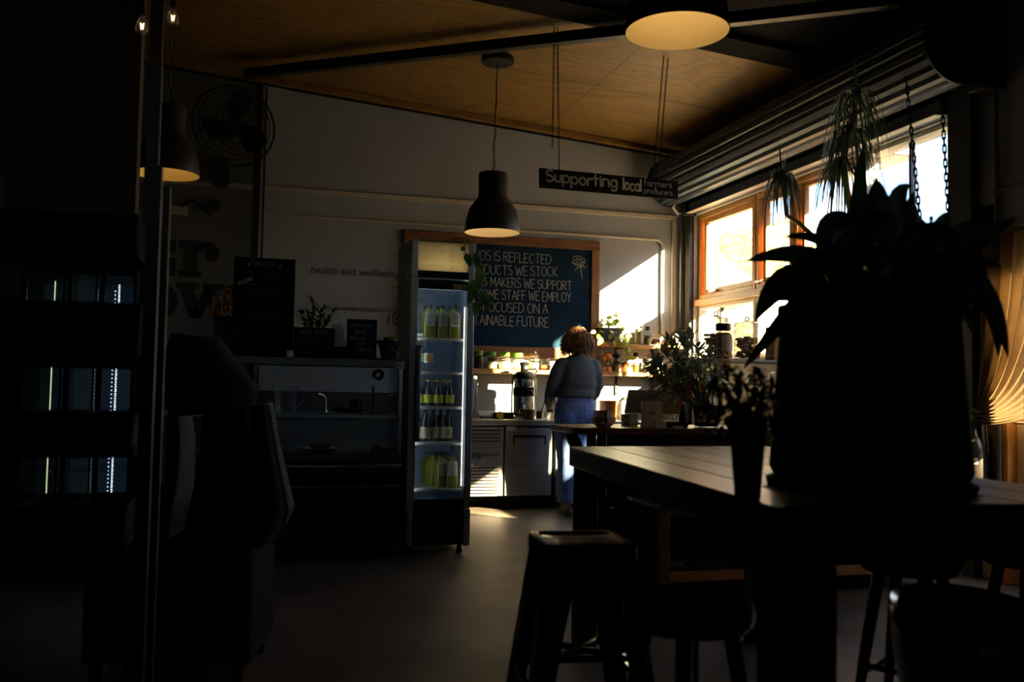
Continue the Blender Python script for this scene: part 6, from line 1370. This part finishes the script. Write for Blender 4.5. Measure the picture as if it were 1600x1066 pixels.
yc = thing('yellow_packet', 'small yellow packet under the gantry shelf by the left post', 'packet', (aty(1112, 592, GY+.07).x, GY+.07, zlo)); B(-.035, .03, -.012, .012, 0, .09).build('packet_body', 'label_yellow', yc, bev=.004); B(-.03, .025, -.014, -.012, .03, .05).build('packet_label', 'paper', yc)
wbx = thing('wicker_box', 'ribbed tan box at the planter end of the gantry shelf', 'box', (aty(1217, 556, GY+.15).x, GY+.16, zga))
for k in range(9): B(-.068, .068, -.058, .058, .0, .24).build('box_core', 'kraft', wbx) if k == 0 else None; B(-.07, .07, -.06, .06, .028*k, .028*k+.024).build('slat', 'kraft', wbx, bev=.003)

# ================================================================== BAR TABLE
ZB = .90; TK = .085
nl, nr, fl_, fr2 = Vector((1.125, 1.83)), Vector((2.135, 1.80)), Vector((1.385, 3.955)), Vector((2.40, 3.985))
bt = thing('bar_table', 'heavy dark timber bar table in the foreground', 'table', (0, 0, 0))
NP = 6
for k in range(NP):
    g = .0012; a = nl.lerp(nr, k/NP+g); b = nl.lerp(nr, (k+1)/NP-g); c = fl_.lerp(fr2, (k+1)/NP-g); d = fl_.lerp(fr2, k/NP+g)
    MB().prism([tuple(a), tuple(b), tuple(c), tuple(d)], ZB-TK, ZB, 'xy').build('plank', wood('table_plank_%d' % k, (0.020, 0.012, 0.007), (0.055, 0.034, 0.02), 'Y', 3+.3*k, .34+.02*k, .10).name, bt, bev=.005)
for k in range(NP): MATS['table_plank_%d' % k].node_tree.nodes['Principled BSDF'].inputs['Specular IOR Level'].default_value = .13
def tleg(u, v, wx, wy):
    p = nl.lerp(nr, u).lerp(fl_.lerp(fr2, u), v); B(p.x-wx/2, p.x+wx/2, p.y-wy/2, p.y+wy/2, 0, ZB-TK).build('leg', 'leg_wood', bt, bev=.006)
tleg(.070, .975, .085, .10); tleg(.10, .045, .14, .12); tleg(.92, .045, .14, .12); tleg(.93, .965, .115, .09)
for v in (.08, .92):
    p, q = nl.lerp(nr, .12).lerp(fl_.lerp(fr2, .12), v), nl.lerp(nr, .88).lerp(fl_.lerp(fr2, .88), v); MB().bar((p.x, p.y, ZB-TK-.04), (q.x, q.y, ZB-TK-.04), .04, .075).build('cross_rail', 'leg_wood', bt)

# ================================================================== STOOLS
sq = thing('square_stool', 'black square metal stool at the left corner of the bar table', 'stool', (.972, 2.655, 0), R(-6))
ZS = .71; hw = .135
rr4 = lambda w, z, r=.028: [(x, y, z) for x, y in rrect(-w, w, -w, w, r, 4)]
MB().loft([rr4(hw+.006, ZS-.045), rr4(hw+.004, ZS-.008), rr4(hw-.004, ZS), rr4(hw-.016, ZS), rr4(hw-.024, ZS-.007), rr4(.04, ZS-.007)], True, True).build('seat', 'black_gloss', sq)
for sx in (-1, 1):
    for sy in (-1, 1):
        t0, t1 = Vector((sx*.118, sy*.118, ZS-.03)), Vector((sx*.205, sy*.205, .012)); mb = MB()
        def ang_ring(c, w): return [c+Vector((sx*.012, sy*.012, 0)), c+Vector((-sx*w, sy*.012, 0)), c+Vector((-sx*w, sy*.004, 0)), c+Vector((0, 0, 0)), c+Vector((sx*.004, -sy*w, 0)), c+Vector((sx*.012, -sy*w, 0))]
        mb.loft([ang_ring(t0, .085), ang_ring(t0.lerp(t1, .4), .058), ang_ring(t1, .030)]).build('leg', 'black_gloss', sq)
        B(-.02, .02, -.02, .02, 0, .014).build('rubber_foot', 'black_matte', sq, (sx*.205, sy*.205, 0))
f_ = .172
for (a, b) in (((-f_, -f_), (f_, -f_)), ((f_, -f_), (f_, f_)), ((f_, f_), (-f_, f_)), ((-f_, f_), (-f_, -f_))): MB().bar((*a, .30), (*b, .30), .012, .022).build('footrest', 'black_gloss', sq)
for s in (-1, 1): MB().bar((-.16, s*.16, .38), (.16, -s*.16, .38), .012, .018).build('cross_brace', 'black_gloss', sq)
def round_stool(label, loc, rz):
    t = thing('round_stool', label, 'stool', loc, rz, group='black round stools around the bar table'); z = .62; r = .168
    MB().lathe([(.10, z-.075), (r*.92, z-.07), (r, z-.05), (r*1.02, z-.03), (r*.99, z-.008), (r*.93, z), (r*.86, z-.003), (r*.6, z-.012), (.001, z-.015)], 36, cap0=True).build('seat', 'black_gloss', t)
    for k in range(4):
        a = R(45+90*k); MB().tube([(.105*math.cos(a), .105*math.sin(a), z-.06), (.15*math.cos(a), .15*math.sin(a), z*.5), (.20*math.cos(a), .20*math.sin(a), .004)], [.022, .020, .015], 10).build('leg', 'black_gloss', t)
    for k in range(4):
        a, b = R(45+90*k), R(135+90*k); q = .175; MB().tube([(q*math.cos(a), q*math.sin(a), .20+.03*(k % 2)), (q*math.cos(b), q*math.sin(b), .20+.03*(k % 2))], .011, 8).build('stretcher', 'black_gloss', t)
    return t
round_stool('black round stool in front, tucked under the left side of the bar table', (1.108, 2.215, 0), R(14))
p = atz(1422, 860, .62); round_stool('black round stool under the right side of the bar table, before the magazine bench', (p.x, p.y, 0), R(30))
p = atz(1612, 852, .62); round_stool('black round stool cut off by the right frame edge', (p.x, p.y, 0), R(10))
tc_ = thing('tub_chair', 'black moulded tub chair blurred in the lower right corner', 'chair', (atz(1560, 930, .70).x+.02, atz(1560, 930, .70).y-.02, 0), R(-150))
rows = []; rows2 = []
NA = 28
def shell(r, z, dip):
    row = []
    for i in range(NA+1):
        a = R(-115+230*i/NA); k = abs(a)/R(115); row.append((r*math.sin(a)*(1.0), -r*math.cos(a)*.92, z-dip*(k**2.2)-.02*math.cos(a*1.0)*(dip > 0)))
    return row
mb = MB(); prof = [(.20, .40, 0), (.255, .47, .0), (.272, .58, .03), (.282, .69, .12), (.276, .702, .122), (.262, .69, .12), (.25, .58, .03), (.235, .48, 0), (.19, .42, 0)]
mb.loft([shell(*q) for q in prof], False, False, closed=False).build('back_shell', 'black_gloss', tc_)
MB().lathe([(.19, .38), (.235, .40), (.24, .44), (.22, .46), (.001, .45)], 28).build('seat_pad', 'black_gloss', tc_)
for sx in (-1, 1):
    for sy in (-1, 1): MB().tube([(sx*.14, sy*.14, .39), (sx*.21, sy*.21, .0)], [.018, .012], 10).build('leg', 'black_paint', tc_)

# ================================================================== MAGAZINE BENCH
mbn = thing('magazine_bench', 'low bench of peeling reclaimed timber with a magazine shelf', 'bench', (0, 4.755, 0))
zt_ = aty(1060, 795, 4.755).z; zr_ = aty(1060, 808, 4.755).z; zs_ = aty(1110, 894, 4.755).z; zs0 = aty(1110, 908, 4.755).z; bxa, bxb = 2.215, 4.07
for x, w in ((2.215, .055), (2.82, .048), (4.0, .055)):
    for y in (0, .40): B(x, x+w, y, y+.05, 0, zt_).build('post', 'peel_wood' if y == 0 else 'black_matte', mbn, bev=.003)  # rear posts coloured black in place of shade
for y in (.002, .402): B(bxa+.055, bxb-.07, y, y+.045, zr_, zt_-.001).build('top_rail', 'peel_wood', mbn)
for y in (.004, .404): B(bxa+.055, bxb-.07, y, y+.04, zs0, zs_).build('shelf_rail', 'crate_wood', mbn)
for k in range(4): B(bxa+.02, bxb, .045+.09*k, .045+.09*k+.082, zs_-.004, zs_+.012).build('shelf_slat', 'pot_blue', mbn)
for k in range(5): B(bxa-.02, bxb+.02, -.01+.094*k, .078+.094*k, zt_, zt_+.022).build('seat_slat', 'table_wood', mbn)
B(bxa+.004, bxa+.02, .052, .398, .03, zt_).build('end_panel', 'black_matte', mbn); B(bxa, bxb, .452, .462, .03, zt_).build('back_panel', 'black_matte', mbn)  # added black sheets standing in for the shade beneath the bench
zm = zs_+.0125
for i, (px, w, d, h, mt_, lab) in enumerate(((1056, .14, .11, .03, 'magazine', 'crumpled blue plastic-wrapped magazines at the left end of the bench shelf'), (1113, .18, .13, .012, 'magazine', 'open grey magazine lying on the bench shelf left of the middle post'),
                                      (1213, .16, .14, .035, 'paper', 'stack of pale papers right of the middle bench post'), (1377, .22, .15, .010, 'magazine', 'spread colourful magazines seen under the round stool'))):
    t = thing('magazine_pile', lab, 'magazines', (aty(px, 890, 4.86).x, 4.92, zm), group='magazines on the bench shelf')
    for k in range(3): B(-w/2, w/2, -d/2, d/2, h*k/3, h*(k+1)/3-.0006).build('magazine', mt_ if k < 2 or i == 2 else 'magazine', t, (0.01*k*(-1)**k, .006*k, 0), (0, 0, .12*k*(-1)**k))
cb2 = tag(MB().tube([(atz(1430+115*t/30, 921+3*math.sin(t*.9)+6*math.sin(t/30*math.pi), 0)+Vector((0, 0, .006))) for t in range(31)], .006, 5).build('floor_cable', 'black_paint'), 'thin black cable lying on the floor beside the door', 'cable')

# ================================================================== BIG LILY PLANTER ON THE BAR TABLE
pp0 = atz(1357, 762, ZB); D0 = (pp0-CAM).dot(_fw)
lp = thing('peace_lily', 'huge dark broad-leaved plant in a black planter on the bar table', 'potted plant', (pp0.x, pp0.y, ZB))
s_ = D0/F_PX
r1, r0 = 134*s_, 150*s_; hp = (762-478)*s_
MB().lathe([(r0*1.02, 0), (r0*1.04, .02), (r0*.95, .03)], 32).build('saucer', 'black_matte', lp)
MB().lathe([(r0*.96, .031), (r0, .05), (r1, hp*.9), (r1*1.03, hp*.92), (r1*1.03, hp), (r1*.94, hp), (r1*.92, hp-.03)], 32).build('pot', 'black_matte', lp)
MB().lathe([(.001, hp-.03), (r1*.92, hp-.028)], 24, cap0=False, cap1=False).build('soil', 'soil', lp)
def L3(px, py, dd): return atd(px, py, D0+dd)-Vector(lp.location)
def big_leaf(base, mid, tip, W, nrm=None, curl=.12, n=9):
    b, m_, t_ = Vector(base), Vector(mid), Vector(tip); mb = MB(); rows = []; nrm = nrm or Vector((-.2, -.8, .55))
    for i in range(n+1):
        t = i/n; c = b*(1-t)**2+m_*2*t*(1-t)+t_*t*t; d = (2*(1-t)*(m_-b)+2*t*(t_-m_)).normalized(); s = d.cross(nrm)
        if s.length < .05: s = d.cross(Vector((0, 0, 1)))
        s.normalize(); q = s.cross(d); w = W*.5*max(.012, math.sin(math.pi*min(1, t**.75*1.0))**.75 if 0 < t < 1 else .012)
        rows.append([c-s*w+q*curl*w, c-s*w*.5+q*curl*w*.1, c-q*curl*w*.35, c+s*w*.5+q*curl*w*.1, c+s*w+q*curl*w])
    mb.loft(rows, False, False, closed=False); return mb.build('leaf', 'leaf_lily', lp, sharp=0)
rng = random.Random(51)
LVX = [((1300+28*k, 470), (1290+30*k+rng.uniform(-25, 25), 425+rng.uniform(-20, 10)), (1255+38*k+rng.uniform(-15, 15), 475+rng.uniform(-15, 40)), rng.uniform(.085, .12), -.17-.04*(k % 2)) for k in range(7)]+[((1320+40*k, 455), (1310+42*k, 400), (1300+44*k, 420+10*(k % 2)), .12, .10) for k in range(5)]+[((1345+36*k, 478), (1340+38*k, 450), (1335+42*k, 425), .13, .14) for k in range(5)]
LV = LVX+[((1330, 430), (1260, 380), (1164, 409), .075, 0), ((1335, 420), (1290, 360), (1222, 371), .05, -.05), ((1300, 450), (1230, 395), (1178, 505), .09, -.1), ((1270, 440), (1225, 500), (1160, 578), .045, -.05), ((1300, 455), (1250, 440), (1195, 470), .10, .05),
      ((1368, 430), (1372, 350), (1369, 276), .11, -.05), ((1345, 430), (1335, 330), (1350, 225), .055, .12), ((1400, 430), (1385, 280), (1428, 291), .055, -.02), ((1405, 430), (1415, 350), (1428, 297), .05, .05), ((1420, 440), (1440, 350), (1420, 302), .04, .0),
      ((1450, 430), (1462, 350), (1484, 330), .05, .0), ((1440, 420), (1520, 380), (1590, 339), .068, 0), ((1430, 430), (1500, 340), (1552, 352), .06, .06), ((1480, 430), (1520, 400), (1568, 418), .05, -.05), ((1480, 420), (1545, 420), (1576, 562), .075, -.05),
      ((1470, 440), (1500, 450), (1524, 530), .06, .05), ((1490, 440), (1560, 470), (1560, 560), .06, .08), ((1300, 440), (1280, 330), (1330, 335), .08, .05), ((1330, 440), (1310, 340), (1400, 340), .11, -.1), ((1420, 440), (1450, 330), (1500, 380), .10, -.1),
      ((1380, 440), (1400, 330), (1450, 350), .10, .0), ((1350, 440), (1300, 380), (1262, 420), .10, -.12), ((1440, 440), (1500, 380), (1540, 440), .10, -.12), ((1330, 430), (1280, 400), (1240, 440), .10, .1), ((1400, 450), (1400, 400), (1370, 380), .12, -.15), ((1450, 450), (1460, 420), (1480, 430), .12, -.15),
      ((1310, 450), (1290, 420), (1285, 400), .11, -.16), ((1350, 460), (1340, 420), (1330, 400), .12, -.16)]
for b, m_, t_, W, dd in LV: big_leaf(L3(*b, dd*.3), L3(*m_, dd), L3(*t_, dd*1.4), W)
mb = MB()
for b, m_, t_, W, dd in LV: mb.tube([(rng.uniform(-.05, .05), rng.uniform(-.05, .05), hp-.03), L3(*b, dd*.3)], .004, 5)
mb.build('petioles', 'leaf_lily', lp)
for (px, py) in ((1368, 382), (1455, 342), (1268, 452)): MB().ell(L3(px, py, -.1), (.006, .006, .009), 8, 6).build('white_bud', 'ceramic_white', lp)
# black vase with dark flowers on the table
vz = atz(1168, 779, ZB); DV = (vz-CAM).dot(_fw); sv = DV/F_PX
bvz = thing('black_vase', 'tapered black vase of dark orange flowers on the bar table', 'vase', vz)
MB().lathe([(19*sv, 0), (20*sv, .004), (26*sv, 82*sv), (30*sv, 130*sv), (28*sv, 130*sv), (24*sv, 84*sv)], 24).build('vase_body', 'black_matte', bvz)
V3 = lambda px, py, dd=0: atd(px, py, DV+dd)-vz
lf = MB(); st = MB()
for i in range(34):
    px, py = rng.uniform(1108, 1222), rng.uniform(572, 668); tpn = V3(px, py, rng.uniform(-.08, .08)); bs = Vector((rng.uniform(-.02, .02), rng.uniform(-.02, .02), 120*sv))
    st.tube([bs, bs.lerp(tpn, .6)+Vector((0, 0, .02)), tpn], .0022, 4)
    for k in range(7): leaf_add(lf, tpn+Vector((rng.uniform(-.02, .02), rng.uniform(-.02, .02), rng.uniform(-.03, .01))), (rng.uniform(-1, 1), rng.uniform(-1, 1), rng.uniform(-.8, .6)), rng.uniform(.025, .05), rng.uniform(.010, .02), .3, n=3)
st.build('stems', 'leaf_lily', bvz); lf.build('foliage', 'leaf_lily', bvz)
for i in range(16):
    px, py = rng.uniform(1112, 1200), rng.uniform(580, 650); q = V3(px, py, -.06); mb = MB()
    for k in range(6): mb.ell(q+Vector((rng.uniform(-.008, .008), rng.uniform(-.008, .008), rng.uniform(-.008, .008))), .005, 6, 5)
    mb.build('orange_bloom', 'flower_orange', bvz)
# small brass knife-like thing behind the planter
kn = tag(MB().bar(atz(1252, 733, ZB)+Vector((0, 0, .006)), atz(1304, 731, ZB)+Vector((0, 0, .006)), .018, .009).build('wooden_block', 'label_cream', bev=.003), 'small pale wooden block on the bar table behind the planter', 'block')

# ================================================================== DRACAENA IN THE WINDOW
DYY = 4.99
dx = aty(1338, 800, DYY)
dra = thing('dracaena', 'tall dracaena with drooping strap-leaf heads before the window', 'potted plant', (dx.x, DYY, zt_+.0225))
MB().lathe([(.14, 0), (.15, .01), (.19, .34), (.20, .35), (.20, .38), (.18, .38), (.17, .34)], 26).build('pot', 'pot_blue', dra); MB().lathe([(.001, .34), (.175, .342)], 20, cap0=False, cap1=False).build('soil', 'soil', dra)
def head(px, py, Y, n, L, rg, wid=.020, spread=1.0):
    c = aty(px, py, Y)-Vector(dra.location); lf = MB()
    for k in range(n):
        a = 2*math.pi*k/n*2.618*1.0+rg.uniform(-.3, .3); up = rg.uniform(-.2, 1.0); d = Vector((math.cos(a)*spread, math.sin(a)*spread, up)).normalized(); l = L*rg.uniform(.7, 1.15)
        s = d.cross(Vector((0, 0, 1))).normalized(); rows = []; N = 8
        for i in range(N+1):
            t = i/N; horiz = Vector((d.x, d.y, 0)); p = c+horiz*l*.42*(1-(1-t)**1.8)+Vector((0, 0, up*.28*l*math.sin(min(1, t*1.5)*math.pi*.5)-l*1.0*t**1.9*(1-.35*max(0, up)))); w = wid*.5*(1-t)**.6*min(1, .35+t*4)+.0006
            rows.append((p-s*w, p+Vector((0, 0, -.002)), p+s*w))
        lf.loft(rows, False, False, closed=False)
    for k in range(4): leaf_add(lf, c, (rg.uniform(-.2, .2), rg.uniform(-.2, .2), 1), L*.55, wid*.8, .02, n=5)
    lf.build('leaf_head', 'leaf_spider', dra, sharp=0); return c
rg = random.Random(61)
h1 = head(1222, 272, 5.03, 60, .36, rg, .012, .62)
h2 = head(1338, 150, 4.97, 70, .50, rg, .013, 1.0); h3 = head(1330, 205, 4.93, 66, .50, rg, .013, .95); h4 = head(1316, 255, 5.02, 60, .46, rg, .013, .95)
mb = MB(); mb.tube([(-.04, 0, .3), aty(1330, 520, DYY)-Vector(dra.location), aty(1290, 388, DYY+.02)-Vector(dra.location), aty(1250, 350, DYY+.03)-Vector(dra.location), aty(1229, 336, 5.03)-Vector(dra.location), h1], [.03, .025, .018, .015, .013, .012], 8)
mb.tube([(.04, 0, .3), aty(1345, 420, DYY)-Vector(dra.location), h4, h3, h2], [.03, .022, .018, .016, .014], 8); mb.build('canes', 'crate_wood', dra)

# ================================================================== DARK LEFT SIDE
ps = thing('steel_post', 'slim black steel post standing between the rack and the amber lamp', 'post', (atd(224, 600, 3.3).x, atd(224, 600, 3.3).y, 0))
zc_ = ceil_z(ps.location.x)
B(-.022, .022, -.022, .022, .012, zc_-.01).build('shaft', 'black_paint', ps, bev=.003); B(-.07, .07, -.07, .07, 0, .012).build('foot_plate', 'black_paint', ps); B(.022, .026, -.02, .0, 1.0, 2.3).build('edge_strip', 'stainless_dark', ps)
RY = 2.7
rk = thing('shelf_rack', 'black shelving rack filling the dark left side', 'rack', (0, RY, 0))
rx0, rx1 = aty(-60, 600, RY).x, aty(222, 600, RY).x
bands = [((395, 330), 206), ((573, 470), 224), ((716, 646), 212), ((862, 790), 206)]
zz_ = []
for (pb, pt_), pr in bands:
    z0_, z1_ = aty(120, pb, RY).z, aty(120, pt_, RY).z; xe = aty(pr, 600, RY).x
    B(rx0, xe, 0, .32, z0_, z0_+.03).build('shelf_board', 'black_matte', rk); zz_.append((z0_+.03, z1_, xe))
B(rx0-.04, rx0, 0, .32, 0, 1.75).build('side_panel', 'black_matte', rk)
B(rx1-.005, rx1+.03, .0, .04, 0, 1.75).build('upright', 'black_paint', rk); B(rx1-.005, rx1+.03, .28, .32, 0, 1.75).build('upright', 'black_paint', rk)
B(rx0, rx1, 0, .32, .02, .08).build('base_board', 'black_matte', rk)
names_ = ['topmost black storage crate row on the left rack', 'black storage crate on the second rack shelf', 'black storage crate on the third rack shelf', 'black storage crate on the lowest rack shelf']
for i, (za, zb2, xe) in enumerate(zz_):
    xe = min(xe, rx1-.012); n = 3; W_ = (xe-rx0)/n
    for k in range(n):
        t = thing('storage_crate', names_[i].replace('row ', '')+(', leftmost', ', middle', ', nearest the post')[k], 'crate', (rx0+W_*(k+.5), RY+.16, za), group='black crates on the rack')
        MB().loft([[(x, y, z) for x, y in rrect(-W_*.5*q, W_*.5*q, -.15*q, .15*q, .02)] for q, z in ((.90, 0), (.985, (zb2-za)*.9), (1, (zb2-za)*.9), (1, zb2-za), (.93, zb2-za), (.90, .02))]).build('crate_body', 'black_matte', t)
        B(-W_*.15, W_*.15, -.153, -.149, (zb2-za)*.6, (zb2-za)*.75).build('hand_slot', 'black_paint', t)
B(rx0, rx1-.01, .30, .32, aty(120, 862, RY).z, .0+.09).build('lower_back', 'black_matte', rk) if False else None
wf = thing('wall_fridge', 'wide black glass-door fridge glowing blue behind the left rack', 'fridge', (0, 5.9, 0))
a0, a1 = aty(28, 600, 5.9).x, aty(208, 600, 5.9).x; zf = 2.0
B(a0-.04, a1+.04, .62, .66, 0, zf).build('back_panel', 'black_matte', wf)
for x in (a0-.04, a1): B(x, x+.04, .0, .62, 0, zf).build('side_panel', 'pot_blue', wf)
B(a0, a1, 0, .62, 0, .22).build('base', 'black_matte', wf); B(a0, a1, 0, .62, zf-.22, zf).build('header', 'black_gloss', wf)
B(a0, a1, .58, .60, .22, zf-.22).build('inner_back', 'fridge_inner', wf)
fxm = aty(148, 600, 5.9).x; fxn = aty(100, 600, 5.9).x
for (xa, xb) in ((a0, fxn-.01), (fxn, fxm), (fxm+.01, a1)):
    d_ = B(xa, xa+.03, -.03, .0, .22, zf-.22).build('door_stile', 'black_gloss', wf); B(xb-.012, xb, -.03, 0, .22, zf-.22).build('door_stile', 'black_gloss', wf)
    B(xa+.03, xb-.012, -.02, -.014, .22, zf-.22).build('door_glass', 'glass_blue', wf)
B(fxn, fxm-.02, .30, .32, .22, zf-.22).build('pale_panel', 'fridge_inner', wf)
mt_ = emit('led_cool', (.85, .93, 1.0), 1.3); mb = MB(); xl2 = aty(181, 600, 5.95).x; xl3 = aty(166, 600, 5.95).x
for i in range(110): z = .26+(zf-.52)*i/110; mb.box(xl2-.006, xl2+.003, .05, .054, z, z+.008)
for i in range(60): z = .26+(zf-.52)*i/60; mb.box(xl3-.006, xl3, .30, .304, z, z+.007).box(xl3+.012, xl3+.017, .36, .364, z, z+.006)
mb.build('led_strip', 'led_cool', wf)
emit('led_warm', (.9, .85, .45), .8); xl4 = aty(79.5, 600, 5.95).x; B(xl4-.003, xl4+.003, .05, .054, .26, zf-.26).build('led_bar', 'led_warm', wf)
for z in (.62, .98, 1.36): B(a0+.02, a1-.02, .10, .56, z, z+.012).build('glass_shelf', 'glass_blue', wf)
# chair with coats
CD = 3.7
co = atd(355, 760, CD)
chx = thing('armchair', 'solid black armchair buried under coats left of the display cabinet', 'armchair', (co.x-.16, co.y+.18, 0), R(-12))
B(-.27, .27, -.22, .24, .06, .40).build('seat_block', 'black_matte', chx, bev=.03); B(-.27, .27, .18, .28, .40, .72).build('backrest', 'black_matte', chx, bev=.03)
for sx in (-1, 1): B(sx*.29-.03, sx*.29+.03, -.24, .28, .06, .50).build('armrest', 'black_matte', chx, bev=.03)
for sx in (-1, 1):
    for sy in (-1, 1): B(sx*.27-.02, sx*.27+.02, sy*.2-.02, sy*.2+.02, 0, .06).build('foot', 'black_matte', chx)
def garment(name, label, left, right, D, mt, th=.06, folds=5, amp=.02):
    """left/right: outlines of the hanging cloth from top to hem (photo points), laid at depth D"""
    base = atd(*left[-1], D); t = thing(name, label, 'coat', (base.x, base.y, base.z)); rows = []; n = 30
    m_ = len(left)
    def interp(pts, u): u *= (m_-1); i = min(int(u), m_-2); f = u-i; return (pts[i][0]*(1-f)+pts[i+1][0]*f, pts[i][1]*(1-f)+pts[i+1][1]*f)
    back = []
    for k in range(23):
        u = k/22; a, b = interp(left, u), interp(right, u); row = []
        for j in range(n+1):
            s = j/n; p = atd(a[0]*(1-s)+b[0]*s, a[1]*(1-s)+b[1]*s, D)-base; off = amp*(.4+u)*math.sin(s*folds*2*math.pi+1.5*u)-th*math.sin(math.pi*s)
            row.append(p+_fw*off)
        rows.append(row+[q+_fw*(th+.02) for q in reversed(row)])
    MB().loft(rows, True, True).build('cloth', mt, t, sharp=60); return t
g1 = garment('blue_coat', 'dark blue coat hanging over the chair beside the display cabinet', [(318, 640), (312, 690), (308, 740), (312, 790), (318, 855)], [(418, 631), (428, 690), (440, 745), (452, 800), (424, 852)], CD, 'coat_blue', folds=4)
ln = MB(); [ln.tube([atd(x, y, CD-.06)-Vector(g1.location) for x, y in P], .006, 5) for P in ([(419, 633), (427, 680), (438, 740), (449, 798), (444, 824), (428, 850)], [(316, 730), (330, 752), (343, 778)])]; ln.build('edge_piping', 'coat_lining', g1)
g2 = garment('grey_coat', 'narrow grey coat hanging between the rack and the blue coat', [(262, 640), (258, 700), (262, 760), (266, 835)], [(288, 640), (294, 690), (290, 760), (272, 838)], CD+.1, 'coat_blue', folds=2, amp=.03)
g3 = garment('black_jacket', 'black hooded jacket slumped above the blue coat', [(268, 520), (252, 560), (250, 610), (262, 650)], [(330, 527), (355, 562), (390, 608), (382, 642)], CD-.08, 'black_matte', th=.10, folds=2)
B(-.02, .02, -.004, .004, -.05, .05).build('white_card', 'coat_lining', rk, atd(207, 358, 3.0)-Vector((0, RY, 0)), (0, 0, R(-30)))
